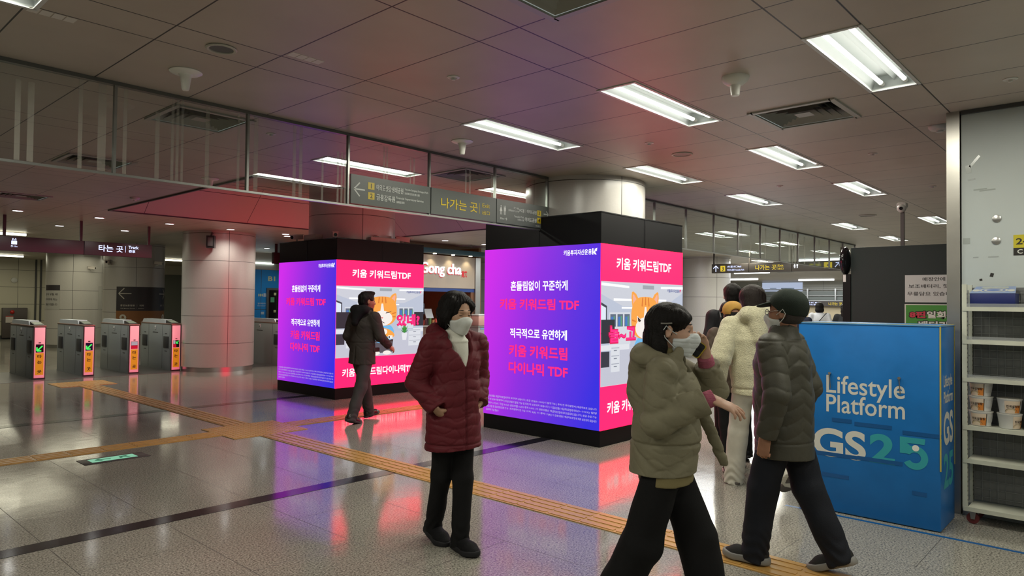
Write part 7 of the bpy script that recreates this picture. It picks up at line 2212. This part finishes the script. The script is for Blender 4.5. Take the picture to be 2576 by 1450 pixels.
# --- the two seen in part behind the fleece hoodie
def cap_kid():
    p = Person('person with yellow backward cap and brown quilted jacket, half hidden by the cream hoodie', (6.30, 2.90), math.radians(42), 1.575, 0.008)
    p.skeleton({'L': (-10, 10, 10), 'R': (10, 6, 0)}, {'L': (A3((-0.04, 0.25, 1.02)), A3((0.05, 0.24, 0.80))), 'R': (A3((-0.04, -0.25, 1.02)), A3((0.05, -0.24, 0.80)))}, lean=3)
    n = p.J['neck']
    p.body(M_SK3, {q: dict(d=(0.2, 0, -1), n=(0, -1 if q == 'L' else 1, 0), side=(1, 0, 0), curl=0.6) for q in 'LR'})
    hem = 0.74
    def disp(x, y, z):
        dia = np.abs(np.sin(PI * (z + y) / 0.07)) ** 0.5 + np.abs(np.sin(PI * (z - y) / 0.07)) ** 0.5
        hz = np.abs(np.sin(PI * z / 0.085)) ** 0.5
        u = np.clip((z - 1.10) * 25, 0, 1)
        return 0.006 * (u * dia * 0.6 + (1 - u) * hz - 0.7) + 0.004 * n3(x, y, z, 20, 1.0)
    p.jacket(cloth('brown quilted nylon', (0.070, 0.050, 0.036, 1), 0.6), hem, 'jacket', 0.178, 0.176, 0.182, 0.80, (0.078, 0.068, 0.056), disp, None, 0.0, 0.070)
    p.trousers(M_BLKT, (0.096, 0.080, 0.072), cuff=0.01)
    p.shoes(mat('navy trainer', (0.012, 0.012, 0.022, 1), 0.6), mat('pink white sole', (0.50, 0.38, 0.38, 1), 0.5), 0.265, 0.048, sole_h=0.036)
    def hair(f, H, s):
        f.ell(A3((-0.022, 0, -0.002)) * s, A3((0.096, 0.084, 0.085)) * s, 0.02, H); f.ell(A3((0.11, 0, -0.02)) * s, A3((0.075, 0.1, 0.12)) * s, 0.01, H, None, 'sub'); f.ell(A3((-0.03, 0, -0.14)) * s, A3((0.12, 0.12, 0.065)) * s, 0.01, H, None, 'sub')
    p.hair(M_HAIRB, hair)
    H, s = p.HF, 0.97
    M_YC = cloth('ochre yellow cap cloth', (0.45, 0.26, 0.06, 1), 0.85)
    f = p.fld(H.c - 0.22, H.c + 0.24)
    f.ell(A3((-0.012, 0, 0.058)) * s, A3((0.116, 0.098, 0.090)) * s, 0.01, H); f.ell(A3((0.0, 0, -0.07)) * s, A3((0.17, 0.13, 0.095)) * s, 0.01, H, None, 'sub')
    f.ell(A3((-0.115, 0, 0.028)) * s, A3((0.05, 0.048, 0.042)) * s, 0.005, H, None, 'sub')
    cp = p.part('cap', f, M_YC)
    f = p.fld(H.c - 0.05, H.c + 0.24, 0.006)
    f.cone(A3((0.09, 0.03, 0.040)) * s, A3((0.15, 0.02, 0.032)) * s, 0.045, 0.04, 0.04, H, ((0, 0, 1), 0.16)); f.cone(A3((0.09, -0.03, 0.040)) * s, A3((0.15, -0.02, 0.032)) * s, 0.045, 0.04, 0.04, H, ((0, 0, 1), 0.16))
    p.part('cap_peak', f, M_YC, cp)
cap_kid()
def plain_person(label, pos, hd, h, mj, mt, mh, hem, hairfn, res, long=False, extra=None, fit=1.0, group=None):
    p = Person(label, pos, hd, h, res, group)
    p.skeleton({'L': (12, 8, 0), 'R': (-10, 10, 12)}, {'L': (A3((-0.03, 0.255, 0.655 * h)), A3((0.05, 0.245, 0.52 * h))), 'R': (A3((-0.03, -0.255, 0.655 * h)), A3((0.05, -0.245, 0.52 * h)))}, lean=2)
    p.body(M_SK2, {q: dict(d=(0.2, 0, -1), n=(0, -1 if q == 'L' else 1, 0), side=(1, 0, 0), curl=0.6) for q in 'LR'}, ears=not long)
    p.jacket(mj, hem, 'jacket', 0.165 * fit, 0.165 * fit, 0.172 * fit, 0.80, (0.074, 0.064, 0.052), lambda x, y, z: 0.007 * n3(x, y, z, 18, 2.0), extra and (lambda f: extra(f, p)), 0.0, 0.068)
    p.trousers(mt, (0.095, 0.080, 0.070), cuff=0.01)
    p.shoes(mat('black leather shoe', (0.010, 0.010, 0.010, 1), 0.35), M_SOLE, 0.265, 0.047)
    p.hair(mh, hairfn)
    return p
def short_hair(f, H, s):
    E = lambda c, r, k=0.02, op='add': f.ell(A3(c) * s, A3(r) * s, k, H, None, op)
    E((-0.018, 0, 0.042), (0.106, 0.090, 0.094)); E((-0.045, 0, -0.012), (0.075, 0.083, 0.08)); E((0.118, 0, -0.02), (0.07, 0.09, 0.09), 0.01, 'sub'); E((-0.03, 0, -0.135), (0.12, 0.12, 0.065), 0.01, 'sub')
    for q in (-1, 1): E((0.0, q * 0.094, -0.012), (0.034, 0.025, 0.045), 0.008, 'sub')
    strands(f, H, s, 0.004, 28, 1.0)
def long_hair(f, H, s):
    E = lambda c, r, k=0.03, op='add': f.ell(A3(c) * s, A3(r) * s, k, H, None, op)
    E((-0.020, 0, 0.040), (0.114, 0.098, 0.098)); E((-0.065, 0, -0.06), (0.070, 0.095, 0.12)); E((-0.085, 0, -0.19), (0.055, 0.095, 0.12)); E((0.118, 0, -0.03), (0.07, 0.07, 0.10), 0.012, 'sub')
    strands(f, H, s, 0.004, 30, 4.0)
def bob_hair(f, H, s):
    E = lambda c, r, k=0.03, op='add': f.ell(A3(c) * s, A3(r) * s, k, H, None, op)
    E((-0.020, 0, 0.040), (0.114, 0.100, 0.100)); E((-0.055, 0, -0.055), (0.080, 0.105, 0.09)); E((0.118, 0, -0.03), (0.07, 0.07, 0.10), 0.012, 'sub')
def hoodx(f, p):
    n = p.J['neck']
    f.cone(n + (-0.085, 0.075, 0.03), n + (-0.085, -0.075, 0.03), 0.055, 0.055, 0.03); f.cone(n + (0.02, 0.09, 0.01), n + (-0.085, 0.075, 0.03), 0.04, 0.055, 0.03); f.cone(n + (0.02, -0.09, 0.01), n + (-0.085, -0.075, 0.03), 0.04, 0.055, 0.03)
pb = plain_person('short haired man in black jacket, farthest of the group before the cap man', (6.90, 3.19), math.radians(35), 1.79, cloth('black nylon', (0.009, 0.009, 0.012, 1), 0.6), M_BLKT, M_HAIRB, 0.80, short_hair, 0.009, False, hoodx, 1.12)
sb = MB().tube([(-0.02, 0.13, 1.475), (-0.12, 0.135, 1.42), (-0.155, 0.14, 1.30)], 0.016, 8)
pb.mb(sb, 'backpack_strap', M_BLACK)
# far people beyond the blue box
pw = plain_person('far woman in white top with thin bag strap, seen over the blue box', (17.59, 5.92), math.radians(20), 1.645, cloth('white knit', (0.62, 0.64, 0.68, 1), 0.8), M_BLKT, M_HAIRB, 0.85, bob_hair, 0.014, True)
pw.mb(MB().tube([(-0.02, -0.15, 1.385), (-0.11, -0.10, 1.33), (-0.145, 0.03, 1.17), (-0.13, 0.14, 1.02), (-0.06, 0.18, 0.92)], 0.008, 6), 'bag_strap', M_BLACK)
plain_person('far woman with long dark hair in grey jacket, seen next to the dark partition', (17.95, 5.45), math.radians(20), 1.62, cloth('dark grey cloth', (0.03, 0.032, 0.036, 1), 0.8), M_BLKT, M_HAIRD, 0.80, long_hair, 0.014, True)
plain_person('far person in navy jacket leaning in beside the woman in white', (17.2, 6.18), math.radians(-20), 1.52, cloth('navy cloth', (0.010, 0.013, 0.028, 1), 0.8), M_BLKT, M_HAIRB, 0.78, bob_hair, 0.014, True)
plain_person('far person in pale top at the edge of the dark partition', (18.6, 5.35), math.radians(20), 1.50, cloth('pale grey top', (0.5, 0.52, 0.56, 1), 0.8), M_BLKT, M_HAIRD, 0.80, short_hair, 0.016)
